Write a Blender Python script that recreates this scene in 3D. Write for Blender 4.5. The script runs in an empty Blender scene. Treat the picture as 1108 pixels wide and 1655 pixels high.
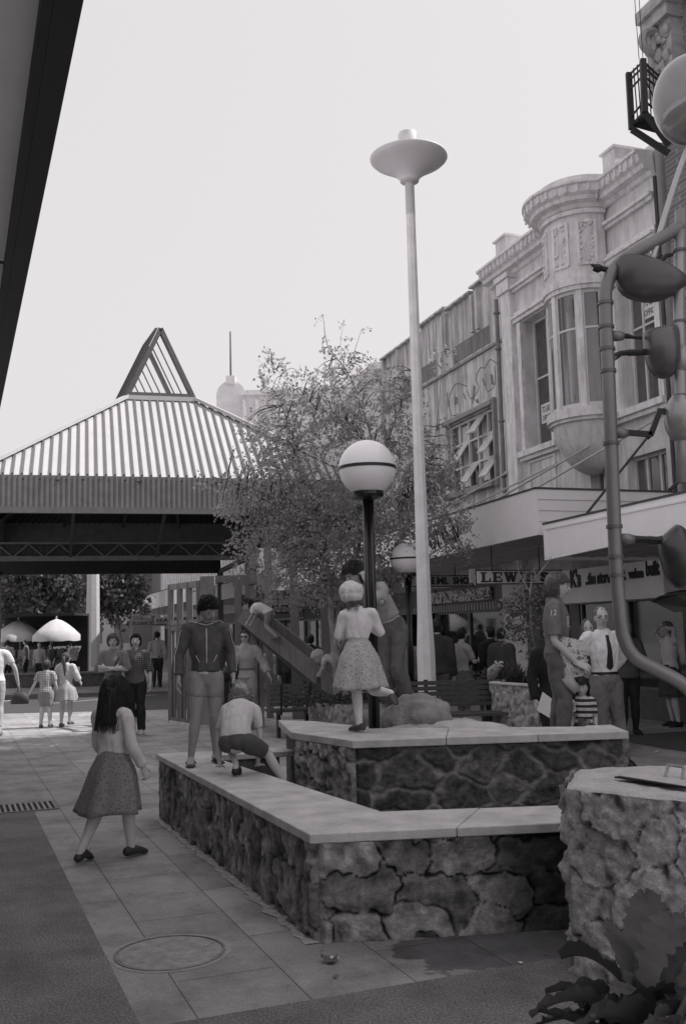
import bpy, bmesh, math, random
import numpy as np
from mathutils import Vector, Matrix, noise
R_ = math.radians
random.seed(7)
sc = bpy.context.scene
COL = sc.collection
# ---------------- camera -------------------------------------------------
F_ = 1594.0; PX0, PY0 = 554.0, 827.5
PITCH = math.atan(194.5 / 1594.0); ROLL = 0.025; EYE = 1.58
_cp, _sp = math.cos(PITCH), math.sin(PITCH)
_f = Vector((0, _cp, _sp)); _u = Vector((0, -_sp, _cp)); _r = Vector((1, 0, 0))
CR = _r * math.cos(ROLL) - _u * math.sin(ROLL)
CU = _u * math.cos(ROLL) + _r * math.sin(ROLL)
cam = bpy.data.cameras.new("camera"); camo = bpy.data.objects.new("camera", cam); COL.objects.link(camo)
cam.sensor_fit = 'VERTICAL'; cam.sensor_height = 36; cam.lens = F_ / 1655.0 * 36
cam.clip_start = 0.05; cam.clip_end = 2000
camo.matrix_world = Matrix(((CR.x, CU.x, -_f.x, 0), (CR.y, CU.y, -_f.y, 0), (CR.z, CU.z, -_f.z, EYE), (0, 0, 0, 1)))
sc.camera = camo
# ---------------- sky, sun, exposure --------------------------------------
SUN_EL = R_(50); SUN_DIR = Vector((0.995, 0.10, 0)).normalized()
w = bpy.data.worlds.new("World"); sc.world = w; w.use_nodes = True
nt = w.node_tree; nt.nodes.clear()
sky = nt.nodes.new('ShaderNodeTexSky'); sky.sky_type = 'NISHITA'; sky.sun_disc = False
sky.sun_elevation = SUN_EL; sky.sun_rotation = math.atan2(SUN_DIR.x, SUN_DIR.y)
sky.air_density = 2.0; sky.dust_density = 6.0; sky.ozone_density = 1.0
bw = nt.nodes.new('ShaderNodeRGBToBW')
pw = nt.nodes.new('ShaderNodeMath'); pw.operation = 'POWER'; pw.inputs[1].default_value = 0.15
tint = nt.nodes.new('ShaderNodeMixRGB'); tint.blend_type = 'MULTIPLY'; tint.inputs[0].default_value = 1
tint.inputs[2].default_value = (1.0, 0.965, 0.985, 1)
SKY_GAIN = 5.6
gm = nt.nodes.new('ShaderNodeMath'); gm.operation = 'MULTIPLY'; gm.inputs[1].default_value = SKY_GAIN
bg = nt.nodes.new('ShaderNodeBackground'); bg.inputs[1].default_value = 0.12
wo = nt.nodes.new('ShaderNodeOutputWorld')
L = nt.links.new
L(sky.outputs[0], bw.inputs[0]); L(bw.outputs[0], pw.inputs[0]); L(pw.outputs[0], gm.inputs[0]); L(gm.outputs[0], tint.inputs[1])
L(tint.outputs[0], bg.inputs[0]); L(bg.outputs[0], wo.inputs[0])
sun = bpy.data.lights.new("sun", 'SUN'); sun.energy = 5.0; sun.angle = R_(0.5); sun.color = (1.0, 0.985, 0.97)
so = bpy.data.objects.new("sun", sun); COL.objects.link(so)
sv = Vector((SUN_DIR.x * math.cos(SUN_EL), SUN_DIR.y * math.cos(SUN_EL), math.sin(SUN_EL)))
so.rotation_euler = sv.to_track_quat('Z', 'Y').to_euler(); so.location = (30, 0, 40)
sc.view_settings.view_transform = 'Standard'; sc.view_settings.look = 'None'
sc.view_settings.exposure = 0.0; sc.view_settings.gamma = 1.0
sc.cycles.max_bounces = 6; sc.cycles.transparent_max_bounces = 8

# ---------------- projection helpers (photo pixels -> world) ---------------
def ray(px, py):
    x = (px - PX0) / F_; y = -(py - PY0) / F_
    return CR * x + CU * y + _f
def at(px, py, Y):
    d = ray(px, py); t = Y / d.y
    return Vector((d.x * t, Y, EYE + d.z * t))
def grd(px, py, z=0.0):
    d = ray(px, py); t = (z - EYE) / d.z
    return Vector((d.x * t, d.y * t, z))
MA = R_(21.7)      # the mall's direction on the ground
def mall(c, a, z=0.0):
    return Vector((c * math.cos(MA) - a * math.sin(MA), c * math.sin(MA) + a * math.cos(MA), z))
FA = R_(19.2)      # facade line on the right
FD = Vector((-math.sin(FA), math.cos(FA), 0)); FN = Vector((-math.cos(FA), -math.sin(FA), 0)); FP = Vector((5.1, 16.5, 0))
def fr(u, w, z):
    return FP + FD * u + FN * w + Vector((0, 0, z))
def fuw(px, py, u):
    """pixel on the plane u = const (square to the facade) -> (w, z)"""
    o = Vector((0, 0, EYE)); d = ray(px, py); t = (FP + FD * u - o).dot(FD) / d.dot(FD); q = o + d * t
    return (q - FP).dot(FN), q.z

# ---------------- materials ----------------------------------------------
_mats = {}
TINT = (1.0, 0.975, 0.995)
def col(g):
    return (g * TINT[0], g * TINT[1], g * TINT[2], 1)
def mat(name, g=0.3, rough=0.7, var=0.15, scale=6.0, bump=0.0, bscale=40.0, metal=0.0, spec=0.4, stretch=None, attr=False, sss=0.0):
    if name in _mats: return _mats[name]
    m = bpy.data.materials.new(name); m.use_nodes = True; _mats[name] = m
    n = m.node_tree.nodes; l = m.node_tree.links.new
    b = n['Principled BSDF']; b.inputs['Roughness'].default_value = rough; b.inputs['Metallic'].default_value = metal
    b.inputs['Specular IOR Level'].default_value = spec
    tc = n.new('ShaderNodeTexCoord'); mp = n.new('ShaderNodeMapping'); l(tc.outputs['Object'], mp.inputs[0])
    if stretch: mp.inputs['Scale'].default_value = stretch
    nz = n.new('ShaderNodeTexNoise'); nz.inputs['Scale'].default_value = scale; nz.inputs['Detail'].default_value = 6
    nz.inputs['Roughness'].default_value = 0.62
    l(mp.outputs[0], nz.inputs['Vector'])
    cr = n.new('ShaderNodeValToRGB'); cr.color_ramp.elements[0].position = 0.32; cr.color_ramp.elements[1].position = 0.68
    cr.color_ramp.elements[0].color = col(g * (1 - var)); cr.color_ramp.elements[1].color = col(min(.95, g * (1 + var)))
    l(nz.outputs['Fac'], cr.inputs[0])
    out = cr.outputs[0]
    if attr:
        at_ = n.new('ShaderNodeAttribute'); at_.attribute_name = 'tone'
        mx = n.new('ShaderNodeMixRGB'); mx.blend_type = 'MULTIPLY'; mx.inputs[0].default_value = 1
        l(out, mx.inputs[1]); l(at_.outputs['Color'], mx.inputs[2]); out = mx.outputs[0]
    l(out, b.inputs['Base Color'])
    m['out'] = 0
    if bump > 0:
        nb = n.new('ShaderNodeTexNoise'); nb.inputs['Scale'].default_value = bscale; nb.inputs['Detail'].default_value = 5
        l(mp.outputs[0], nb.inputs['Vector'])
        bp = n.new('ShaderNodeBump'); bp.inputs['Strength'].default_value = bump; bp.inputs['Distance'].default_value = 0.02
        l(nb.outputs['Fac'], bp.inputs['Height']); l(bp.outputs[0], b.inputs['Normal'])
    return m
def pattern(name, g1, g2, kind, scale, rough=0.9, width=0.5, rot=0.0):
    """woven or printed pattern, in the object's own coordinates"""
    if name in _mats: return _mats[name]
    m = mat(name, g1, rough, .12, 20, .3, 200)
    n = m.node_tree.nodes; l = m.node_tree.links.new; b = n['Principled BSDF']
    src = b.inputs['Base Color'].links[0].from_socket
    tc = n.new('ShaderNodeTexCoord'); mp = n.new('ShaderNodeMapping'); l(tc.outputs['Object'], mp.inputs[0]); mp.inputs['Rotation'].default_value = (0, rot, 0)
    fac = None
    def band(axis, sc_, w_):
        wv = n.new('ShaderNodeTexWave'); wv.wave_type = 'BANDS'; wv.bands_direction = axis; wv.inputs['Scale'].default_value = sc_
        wv.inputs['Distortion'].default_value = 0.6; wv.inputs['Detail Scale'].default_value = 1.5
        l(mp.outputs[0], wv.inputs[0])
        mt = n.new('ShaderNodeMath'); mt.operation = 'GREATER_THAN'; mt.inputs[1].default_value = 1 - w_; l(wv.outputs['Fac'], mt.inputs[0]); return mt.outputs[0]
    if kind == 'check':
        a = band('X', scale, width); c = band('Z', scale, width)
        mt = n.new('ShaderNodeMath'); mt.operation = 'ADD'; l(a, mt.inputs[0]); l(c, mt.inputs[1])
        m2 = n.new('ShaderNodeMath'); m2.operation = 'MULTIPLY'; m2.inputs[1].default_value = .5; l(mt.outputs[0], m2.inputs[0]); fac = m2.outputs[0]
    elif kind == 'stripe':
        fac = band('Z', scale, width)
    elif kind == 'vstripe':
        fac = band('X', scale, width)
    elif kind == 'dots':
        v = n.new('ShaderNodeTexVoronoi'); v.inputs['Scale'].default_value = scale; l(mp.outputs[0], v.inputs['Vector'])
        mt = n.new('ShaderNodeMath'); mt.operation = 'LESS_THAN'; mt.inputs[1].default_value = width; l(v.outputs['Distance'], mt.inputs[0]); fac = mt.outputs[0]
    elif kind == 'blotch':
        v = n.new('ShaderNodeTexNoise'); v.inputs['Scale'].default_value = scale; v.inputs['Detail'].default_value = 3; v.inputs['Distortion'].default_value = 1.5
        l(mp.outputs[0], v.inputs['Vector'])
        mt = n.new('ShaderNodeMath'); mt.operation = 'GREATER_THAN'; mt.inputs[1].default_value = width; l(v.outputs['Fac'], mt.inputs[0]); fac = mt.outputs[0]
    mx = n.new('ShaderNodeMixRGB'); l(fac, mx.inputs[0]); l(src, mx.inputs[1]); mx.inputs[2].default_value = col(g2)
    l(mx.outputs[0], b.inputs['Base Color'])
    return m
def leafmat(name, g, var=.35, trans=.35):
    if name in _mats: return _mats[name]
    m = mat(name, g, .55, var, 3.0)
    n = m.node_tree.nodes; l = m.node_tree.links.new; b = n['Principled BSDF']
    tr = n.new('ShaderNodeBsdfTranslucent'); tr.inputs[0].default_value = col(g * 1.3)
    ms = n.new('ShaderNodeMixShader'); ms.inputs[0].default_value = trans
    o = [x for x in n if x.type == 'OUTPUT_MATERIAL'][0]
    l(b.outputs[0], ms.inputs[1]); l(tr.outputs[0], ms.inputs[2]); l(ms.outputs[0], o.inputs[0])
    return m
def glassmat(name, g=.02, rough=.04):
    if name in _mats: return _mats[name]
    m = bpy.data.materials.new(name); m.use_nodes = True; _mats[name] = m
    n = m.node_tree.nodes; l = m.node_tree.links.new
    for x in list(n): n.remove(x)
    o = n.new('ShaderNodeOutputMaterial'); gl = n.new('ShaderNodeBsdfGlossy'); gl.inputs['Roughness'].default_value = rough
    tr = n.new('ShaderNodeBsdfTransparent'); tr.inputs[0].default_value = col(.75)
    fz = n.new('ShaderNodeFresnel'); fz.inputs[0].default_value = 1.5
    ad = n.new('ShaderNodeMath'); ad.operation = 'ADD'; ad.inputs[1].default_value = .06; l(fz.outputs[0], ad.inputs[0])
    ms = n.new('ShaderNodeMixShader'); l(ad.outputs[0], ms.inputs[0]); l(tr.outputs[0], ms.inputs[1]); l(gl.outputs[0], ms.inputs[2]); l(ms.outputs[0], o.inputs[0])
    return m

# ---------------- object helpers -------------------------------------------
def tag(o, label=None, cat=None, group=None, kind=None):
    if label: o['label'] = label
    if cat: o['category'] = cat
    if group: o['group'] = group
    if kind: o['kind'] = kind
    return o
def thing(name, label, cat, loc=(0, 0, 0), rz=0, group=None):
    o = bpy.data.objects.new(name, None); COL.objects.link(o); o.location = loc; o.rotation_euler = (0, 0, rz)
    o.empty_display_size = .2
    return tag(o, label, cat, group)
class MB:
    def __init__(s, xf=None): s.v = []; s.f = []; s.m = []; s.xf = xf; s.mi = 0; s.tone = None
    def P(s, p):
        p = Vector(p)
        return s.xf(*p) if s.xf else p
    def add(s, vs, fs):
        b = len(s.v); s.v += [tuple(s.P(p)) for p in vs]; s.f += [tuple(b + i for i in f) for f in fs]; s.m += [s.mi] * len(fs)
    def box(s, x0, x1, y0, y1, z0, z1):
        s.add([(x0, y0, z0), (x1, y0, z0), (x1, y1, z0), (x0, y1, z0), (x0, y0, z1), (x1, y0, z1), (x1, y1, z1), (x0, y1, z1)],
              [(0, 3, 2, 1), (4, 5, 6, 7), (0, 1, 5, 4), (1, 2, 6, 5), (2, 3, 7, 6), (3, 0, 4, 7)])
    def quad(s, a, b, c, d): s.add([a, b, c, d], [(0, 1, 2, 3)])
    def prism(s, pts, z0, z1):
        n = len(pts)
        s.add([(p[0], p[1], z0) for p in pts] + [(p[0], p[1], z1) for p in pts],
              [tuple(range(n))[::-1], tuple(range(n, 2 * n))] + [(i, (i + 1) % n, n + (i + 1) % n, n + i) for i in range(n)])
    def extr(s, pts, vec):
        n = len(pts); vec = Vector(vec); pts = [Vector(p) for p in pts]
        s.add(pts + [p + vec for p in pts], [tuple(range(n))[::-1], tuple(range(n, 2 * n))] + [(i, (i + 1) % n, n + (i + 1) % n, n + i) for i in range(n)])
    def bar(s, a, b, wx, wz, up=(0, 0, 1)):
        a = Vector(a); b = Vector(b); t = (b - a).normalized(); up = Vector(up)
        if abs(t.dot(up)) > .98: up = Vector((0, 1, 0))
        sd = t.cross(up).normalized() * wx / 2; uu = sd.cross(t).normalized() * wz / 2
        vs = [a - sd - uu, a + sd - uu, a + sd + uu, a - sd + uu, b - sd - uu, b + sd - uu, b + sd + uu, b - sd + uu]
        s.add(vs, [(0, 3, 2, 1), (4, 5, 6, 7), (0, 1, 5, 4), (1, 2, 6, 5), (2, 3, 7, 6), (3, 0, 4, 7)])
    def tube(s, pts, rad, n=8, side=None, flat=1.0, cap=True, round_=False):
        """swept tube; rad: number, list or list of (a, b); side: vector(s) of the a axis"""
        pts = [Vector(p) for p in pts]; k = len(pts)
        if not isinstance(rad, (list, tuple)): rad = [rad] * k
        rad = [(r, r * flat) if not isinstance(r, (tuple, list)) else r for r in rad]
        if round_:
            t0 = (pts[0] - pts[1]).normalized(); t1 = (pts[-1] - pts[-2]).normalized()
            pre = [(pts[0] + t0 * rad[0][1] * .85, (rad[0][0] * .45, rad[0][1] * .45)), (pts[0] + t0 * rad[0][1] * .5, (rad[0][0] * .85, rad[0][1] * .85))]
            post = [(pts[-1] + t1 * rad[-1][1] * .5, (rad[-1][0] * .85, rad[-1][1] * .85)), (pts[-1] + t1 * rad[-1][1] * .85, (rad[-1][0] * .45, rad[-1][1] * .45))]
            if round_ == 'end': pre = []
            pts = [p[0] for p in pre] + pts + [p[0] for p in post]; rad = [p[1] for p in pre] + list(rad) + [p[1] for p in post]
            if isinstance(side, list): side = [side[0]] * len(pre) + side + [side[-1]] * 2
            k = len(pts)
        vs = []; prev = None
        for i in range(k):
            t = (pts[min(i + 1, k - 1)] - pts[max(i - 1, 0)])
            t = t.normalized() if t.length > 1e-9 else Vector((0, 0, 1))
            if side is not None: sd = Vector(side[i] if isinstance(side, list) else side)
            elif prev is not None: sd = prev
            else: sd = Vector((1, 0, 0)) if abs(t.x) < .9 else Vector((0, 1, 0))
            sd = sd - t * sd.dot(t)
            sd = sd.normalized() if sd.length > 1e-6 else t.orthogonal().normalized()
            prev = sd; up = t.cross(sd)
            for j in range(n):
                a = 2 * math.pi * j / n
                vs.append(pts[i] + sd * (rad[i][0] * math.cos(a)) + up * (rad[i][1] * math.sin(a)))
        fs = [(i * n + j, i * n + (j + 1) % n, (i + 1) * n + (j + 1) % n, (i + 1) * n + j) for i in range(k - 1) for j in range(n)]
        if cap: fs += [tuple(range(n))[::-1], tuple(range((k - 1) * n, k * n))]
        s.add(vs, fs)
    def lathe(s, prof, c=(0, 0, 0), n=24, a0=0, a1=2 * math.pi, cap=True):
        c = Vector(c); full = abs(a1 - a0 - 2 * math.pi) < 1e-6; m = n if full else n + 1
        vs = [c + Vector((r * math.cos(a0 + (a1 - a0) * j / n), r * math.sin(a0 + (a1 - a0) * j / n), z)) for r, z in prof for j in range(m)]
        fs = []
        for i in range(len(prof) - 1):
            for j in range(n):
                k = (j + 1) % m
                fs.append((i * m + j, i * m + k, (i + 1) * m + k, (i + 1) * m + j))
        if cap and full: fs += [tuple(range(m))[::-1], tuple(range((len(prof) - 1) * m, len(prof) * m))]
        s.add(vs, fs)
    def ell(s, c, rx, ry, rz, n=12, m=8, rot=None):
        c = Vector(c); vs = []; fs = []
        for i in range(1, m):
            th = math.pi * i / m
            for j in range(n):
                a = 2 * math.pi * j / n
                p = Vector((rx * math.sin(th) * math.cos(a), ry * math.sin(th) * math.sin(a), rz * math.cos(th)))
                vs.append(c + (rot @ p if rot else p))
        t = Vector((0, 0, rz)); t = rot @ t if rot else t
        vs += [c + t, c - t]; T = len(vs) - 2; B = T + 1
        for i in range(m - 2):
            for j in range(n): fs.append((i * n + j, (i + 1) * n + j, (i + 1) * n + (j + 1) % n, i * n + (j + 1) % n))
        for j in range(n): fs.append((T, j, (j + 1) % n)); fs.append((B, (m - 2) * n + (j + 1) % n, (m - 2) * n + j))
        s.add(vs, fs)
    def obj(s, name, mats, parent=None, smooth=False, world=True, bevel=0.0, label=None):
        vs = s.v
        if parent is not None:
            if world:
                if parent.type == 'EMPTY' or True:
                    l0 = Vector(parent.location)
                    pp = parent.parent
                    while pp: l0 = l0 + pp.location; pp = pp.parent
                    vs = [(x - l0.x, y - l0.y, z - l0.z) for x, y, z in vs]
            loc = (0, 0, 0)
        else:
            xs = [p[0] for p in vs]; ys = [p[1] for p in vs]; zs = [p[2] for p in vs]
            loc = ((min(xs) + max(xs)) / 2, (min(ys) + max(ys)) / 2, min(zs))
            vs = [(x - loc[0], y - loc[1], z - loc[2]) for x, y, z in vs]
        me = bpy.data.meshes.new(name); me.from_pydata([tuple(p) for p in vs], [], s.f)
        if not isinstance(mats, (list, tuple)): mats = [mats]
        for m_ in mats: me.materials.append(m_)
        me.polygons.foreach_set('material_index', s.m)
        if smooth: me.polygons.foreach_set('use_smooth', [True] * len(me.polygons))
        if s.tone is not None:
            ca = me.color_attributes.new('tone', 'FLOAT_COLOR', 'POINT')
            arr = np.ones((len(s.v), 4), np.float32); t = np.array(s.tone, np.float32); arr[:, 0] = t; arr[:, 1] = t; arr[:, 2] = t
            ca.data.foreach_set('color', arr.ravel())
        me.update()
        o = bpy.data.objects.new(name, me); COL.objects.link(o); o.location = loc
        if parent is not None: o.parent = parent
        if bevel > 0:
            b = o.modifiers.new('b', 'BEVEL'); b.width = bevel; b.segments = 2; b.limit_method = 'ANGLE'; b.angle_limit = R_(40)
        if smooth:
            pass
        if label: o['label'] = label
        return o
def struct(name, mb, m, **k):
    return tag(mb.obj(name, m, **k), kind='structure')
def bake(o):
    """apply the object's modifiers"""
    dg = bpy.context.evaluated_depsgraph_get(); me = bpy.data.meshes.new_from_object(o.evaluated_get(dg)); me.name = o.data.name
    o.modifiers.clear(); o.data = me
    return o
def rpath(pts, n=4):
    """smooth path through points (Catmull-Rom)"""
    pts = [Vector(p) for p in pts]; out = []
    for i in range(len(pts) - 1):
        p0 = pts[max(i - 1, 0)]; p1 = pts[i]; p2 = pts[i + 1]; p3 = pts[min(i + 2, len(pts) - 1)]
        for k in range(n):
            t = k / n
            out.append(.5 * ((2 * p1) + (p2 - p0) * t + (2 * p0 - 5 * p1 + 4 * p2 - p3) * t * t + (3 * p1 - p0 - 3 * p2 + p3) * t ** 3))
    out.append(pts[-1]); return out
def rscal(vals, n=4):
    if isinstance(vals[0], (tuple, list)):
        a = rscal([v[0] for v in vals], n); b = rscal([v[1] for v in vals], n); return list(zip(a, b))
    return [p.x for p in rpath([(v, 0, 0) for v in vals], n)]
_txt = {}
def text_verts(body, bold=0.0, shear=0.0):
    key = (body, bold, shear)
    if key in _txt: return _txt[key]
    cu = bpy.data.curves.new('t', 'FONT'); cu.body = body; cu.size = 1; cu.offset = bold; cu.shear = shear; cu.resolution_u = 3
    o = bpy.data.objects.new('t', cu); COL.objects.link(o)
    dg = bpy.context.evaluated_depsgraph_get(); me = bpy.data.meshes.new_from_object(o.evaluated_get(dg))
    vs = [tuple(v.co) for v in me.vertices]; fs = [tuple(p.vertices) for p in me.polygons]
    bpy.data.objects.remove(o); bpy.data.curves.remove(cu); bpy.data.meshes.remove(me)
    _txt[key] = (vs, fs); return _txt[key]
def put_text(mb, body, org, xd, yd, width, height, bold=0.0, shear=0.0, thick=0.006):
    """lettering filling width x height from org; xd, yd unit vectors (world or mb space)"""
    vs, fs = text_verts(body, bold, shear)
    if not vs: return
    x0 = min(v[0] for v in vs); x1 = max(v[0] for v in vs); y0 = min(v[1] for v in vs); y1 = max(v[1] for v in vs)
    xd = Vector(xd); yd = Vector(yd); nd = xd.cross(yd); org = Vector(org)
    q = [org + xd * ((v[0] - x0) / (x1 - x0) * width) + yd * ((v[1] - y0) / (y1 - y0) * height) for v in vs]
    mb.add([p + nd * thick for p in q], fs)
    # give the letters thickness: side walls along boundary edges
    cnt = {}
    for f in fs:
        for i in range(len(f)):
            e = (f[i], f[(i + 1) % len(f)]); k = tuple(sorted(e)); cnt.setdefault(k, []).append(e)
    for k, es in cnt.items():
        if len(es) == 1:
            a, b = es[0]; mb.add([q[a], q[b], q[b] + nd * thick, q[a] + nd * thick], [(0, 1, 2, 3)])
# =================== ground =================================================
def paving_mat(name, g, bw_, bh_, off=0.5, joint=.006, jg=.05, shift=(0, 0, 0), var=.18):
    m = mat(name, g, .8, var, 1.3, .25, 90)
    n = m.node_tree.nodes; l = m.node_tree.links.new; b = n['Principled BSDF']
    src = b.inputs['Base Color'].links[0].from_socket
    geo = n.new('ShaderNodeNewGeometry'); mp = n.new('ShaderNodeMapping'); mp.vector_type = 'POINT'
    mp.inputs['Rotation'].default_value = (0, 0, -MA + R_(90)); mp.inputs['Location'].default_value = shift
    l(geo.outputs['Position'], mp.inputs[0])
    br = n.new('ShaderNodeTexBrick'); br.offset = off; br.inputs['Scale'].default_value = 1; br.inputs['Brick Width'].default_value = bw_
    br.inputs['Row Height'].default_value = bh_; br.inputs['Mortar Size'].default_value = joint; br.inputs['Mortar Smooth'].default_value = .3
    br.inputs['Color1'].default_value = (.82, .82, .82, 1); br.inputs['Color2'].default_value = (1.12, 1.12, 1.12, 1); br.inputs['Mortar'].default_value = (jg / g,) * 3 + (1,)
    l(mp.outputs[0], br.inputs[0])
    mx = n.new('ShaderNodeMixRGB'); mx.blend_type = 'MULTIPLY'; mx.inputs[0].default_value = 1; l(src, mx.inputs[1]); l(br.outputs[0], mx.inputs[2])
    # fine grit and old stains
    nz = n.new('ShaderNodeTexNoise'); nz.inputs['Scale'].default_value = 160; nz.inputs['Detail'].default_value = 2; l(geo.outputs['Position'], nz.inputs['Vector'])
    cr = n.new('ShaderNodeValToRGB'); cr.color_ramp.elements[0].position = .35; cr.color_ramp.elements[0].color = (.8, .8, .8, 1); cr.color_ramp.elements[1].position = .65; cr.color_ramp.elements[1].color = (1.15, 1.15, 1.15, 1)
    l(nz.outputs['Fac'], cr.inputs[0])
    n2 = n.new('ShaderNodeTexNoise'); n2.inputs['Scale'].default_value = 2.1; n2.inputs['Detail'].default_value = 8; n2.inputs['Roughness'].default_value = .7; l(mp.outputs[0], n2.inputs['Vector'])
    c2 = n.new('ShaderNodeValToRGB'); c2.color_ramp.elements[0].position = .33; c2.color_ramp.elements[0].color = (.6, .6, .6, 1); c2.color_ramp.elements[1].position = .55; c2.color_ramp.elements[1].color = (1.05, 1.05, 1.05, 1)
    l(n2.outputs['Fac'], c2.inputs[0])
    m3 = n.new('ShaderNodeMixRGB'); m3.blend_type = 'MULTIPLY'; m3.inputs[0].default_value = 1; l(cr.outputs[0], m3.inputs[1]); l(c2.outputs[0], m3.inputs[2])
    m4 = n.new('ShaderNodeMixRGB'); m4.blend_type = 'MULTIPLY'; m4.inputs[0].default_value = 1; l(mx.outputs[0], m4.inputs[1]); l(m3.outputs[0], m4.inputs[2])
    # trodden-in spots of gum and dirt
    vg = n.new('ShaderNodeTexVoronoi'); vg.inputs['Scale'].default_value = 5.5; l(geo.outputs['Position'], vg.inputs['Vector'])
    vt = n.new('ShaderNodeMath'); vt.operation = 'LESS_THAN'; vt.inputs[1].default_value = .075; l(vg.outputs['Distance'], vt.inputs[0])
    m6 = n.new('ShaderNodeMixRGB'); m6.blend_type = 'MULTIPLY'; m6.inputs[2].default_value = (.6, .6, .6, 1); l(vt.outputs[0], m6.inputs[0]); l(m4.outputs[0], m6.inputs[1]); m4 = m6
    # an old damp stain below the end of the seat wall, with splashes
    nd = n.new('ShaderNodeTexNoise'); nd.inputs['Scale'].default_value = 3.4; nd.inputs['Detail'].default_value = 7; nd.inputs['Roughness'].default_value = .65; l(geo.outputs['Position'], nd.inputs['Vector'])
    mpd = n.new('ShaderNodeMapping'); mpd.vector_type = 'TEXTURE'; mpd.inputs['Location'].default_value = (.80, 5.12, 0); mpd.inputs['Scale'].default_value = (.62, .36, 1); l(geo.outputs['Position'], mpd.inputs[0])
    ln_ = n.new('ShaderNodeVectorMath'); ln_.operation = 'LENGTH'; l(mpd.outputs[0], ln_.inputs[0])
    s1 = n.new('ShaderNodeMath'); s1.operation = 'MULTIPLY_ADD'; s1.inputs[1].default_value = -1.9; s1.inputs[2].default_value = 1.95; l(nd.outputs['Fac'], s1.inputs[0])
    s2_ = n.new('ShaderNodeMath'); s2_.operation = 'SUBTRACT'; l(s1.outputs[0], s2_.inputs[0]); l(ln_.outputs['Value'], s2_.inputs[1])
    s3 = n.new('ShaderNodeMath'); s3.operation = 'MULTIPLY'; s3.inputs[1].default_value = 14; s3.use_clamp = True; l(s2_.outputs[0], s3.inputs[0])
    m5 = n.new('ShaderNodeMixRGB'); m5.blend_type = 'MULTIPLY'; m5.inputs[2].default_value = (.42, .42, .43, 1); l(s3.outputs[0], m5.inputs[0]); l(m4.outputs[0], m5.inputs[1])
    l(m5.outputs[0], b.inputs['Base Color'])
    return m
M_pave = paving_mat('paving', .35, 1.05, .5, shift=(0, .01, 0), joint=.004, jg=.10)
M_asph = mat('aggregate', .2, .9, .6, 85, .8, 90)
n = M_asph.node_tree.nodes; l = M_asph.node_tree.links.new; b = n['Principled BSDF']; src = b.inputs['Base Color'].links[0].from_socket
nz = n.new('ShaderNodeTexNoise'); nz.inputs['Scale'].default_value = 1.7; nz.inputs['Detail'].default_value = 9; nz.inputs['Roughness'].default_value = .7
tc = n.new('ShaderNodeTexCoord'); l(tc.outputs['Object'], nz.inputs['Vector'])
cr = n.new('ShaderNodeValToRGB'); cr.color_ramp.elements[0].position = .34; cr.color_ramp.elements[0].color = (.68, .68, .68, 1); cr.color_ramp.elements[1].position = .62; cr.color_ramp.elements[1].color = (1.2, 1.2, 1.2, 1); l(nz.outputs['Fac'], cr.inputs[0])
mx = n.new('ShaderNodeMixRGB'); mx.blend_type = 'MULTIPLY'; mx.inputs[0].default_value = 1; l(src, mx.inputs[1]); l(cr.outputs[0], mx.inputs[2]); l(mx.outputs[0], b.inputs['Base Color'])
M_road = mat('asphalt', .07, .9, .25, 30, .4, 150)
g = MB(); g.add([(-500, -60, 0), (500, -60, 0), (500, 900, 0), (-500, 900, 0)], [(0, 1, 2, 3)]); struct('ground', g, mat('ground', .22, .9, .2, .5))
g = MB(); g.add([(-40, -8, .004), (14, -8, .004), (14, 90, .004), (-60, 90, .004)], [(0, 1, 2, 3)]); struct('pavement', g, M_pave)
def strip(name, pts, z, m):
    g = MB(); g.add([(p[0], p[1], z) for p in pts], [tuple(range(len(pts)))]); return struct(name, g, m)
strip('aggregate_strip', [mall(-6, -4), mall(.755, -4), mall(.755, 9.85), mall(-6, 9.85)], .008, M_asph)
strip('aggregate_strip', [mall(.76, -4), mall(5.5, -4), mall(5.5, 4.24), mall(.76, 4.24)], .008, M_asph)
strip('road', [(-40, 21.6), (-1.2, 21.9), (-1.6, 29.2), (-40, 29.6)], .008, M_road)
strip('road_edge_line', [(-12, 22.6), (-11.85, 22.6), (-9.6, 27.6), (-9.75, 27.6)], .012, mat('line_paint', .6, .7, .2, 20))
strip('road_edge_line', [(-10.6, 22.6), (-10.45, 22.6), (-8.6, 27.0), (-8.75, 27.0)], .012, mat('line_paint'))
strip('road_edge_line', [(-7.6, 24.6), (-7.5, 24.6), (-5.2, 27.4), (-5.32, 27.4)], .012, mat('line_paint'))
# shaded asphalt lane in front of the shops on the right
strip('road', [fr(-12, 2.2, 0), fr(-12, .5, 0), fr(-1.5, .5, 0), fr(-1.5, 2.2, 0)], .008, mat('asphalt2', .1, .9, .25, 30, .4, 150))
# manhole cover
c = grd(275, 1541)
t = thing('manhole_cover', 'round concrete filled manhole cover set flush in the paving', 'manhole cover', (c.x, c.y, .005))
g = MB(); g.lathe([(.278, .0), (.278, .005), (.266, .005), (.266, .0)], c + Vector((0, 0, .005)), 48, cap=False); g.obj('rim', mat('iron', .2, .6, .3, 40, .3, 60), t)
g = MB(); g.lathe([(.0, .0045), (.25, .0045), (.258, .002)], c + Vector((0, 0, .005)), 48, cap=False)
for a in (0.4, 1.6, 2.9, 4.1, 5.3): g.box(c.x + .19 * math.cos(a) - .018, c.x + .19 * math.cos(a) + .018, c.y + .19 * math.sin(a) - .01, c.y + .19 * math.sin(a) + .01, .0095, .0115)
g.obj('lid', mat('lidconcrete', .31, .85, .25, 14, .5, 90), t)
g = MB(); g.lathe([(.278, .0005), (.305, .001)], c + Vector((0, 0, .005)), 32, cap=False); g.obj('cement_surround', mat('surround', .33, .9, .15, 12, .3, 60), t)
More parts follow.
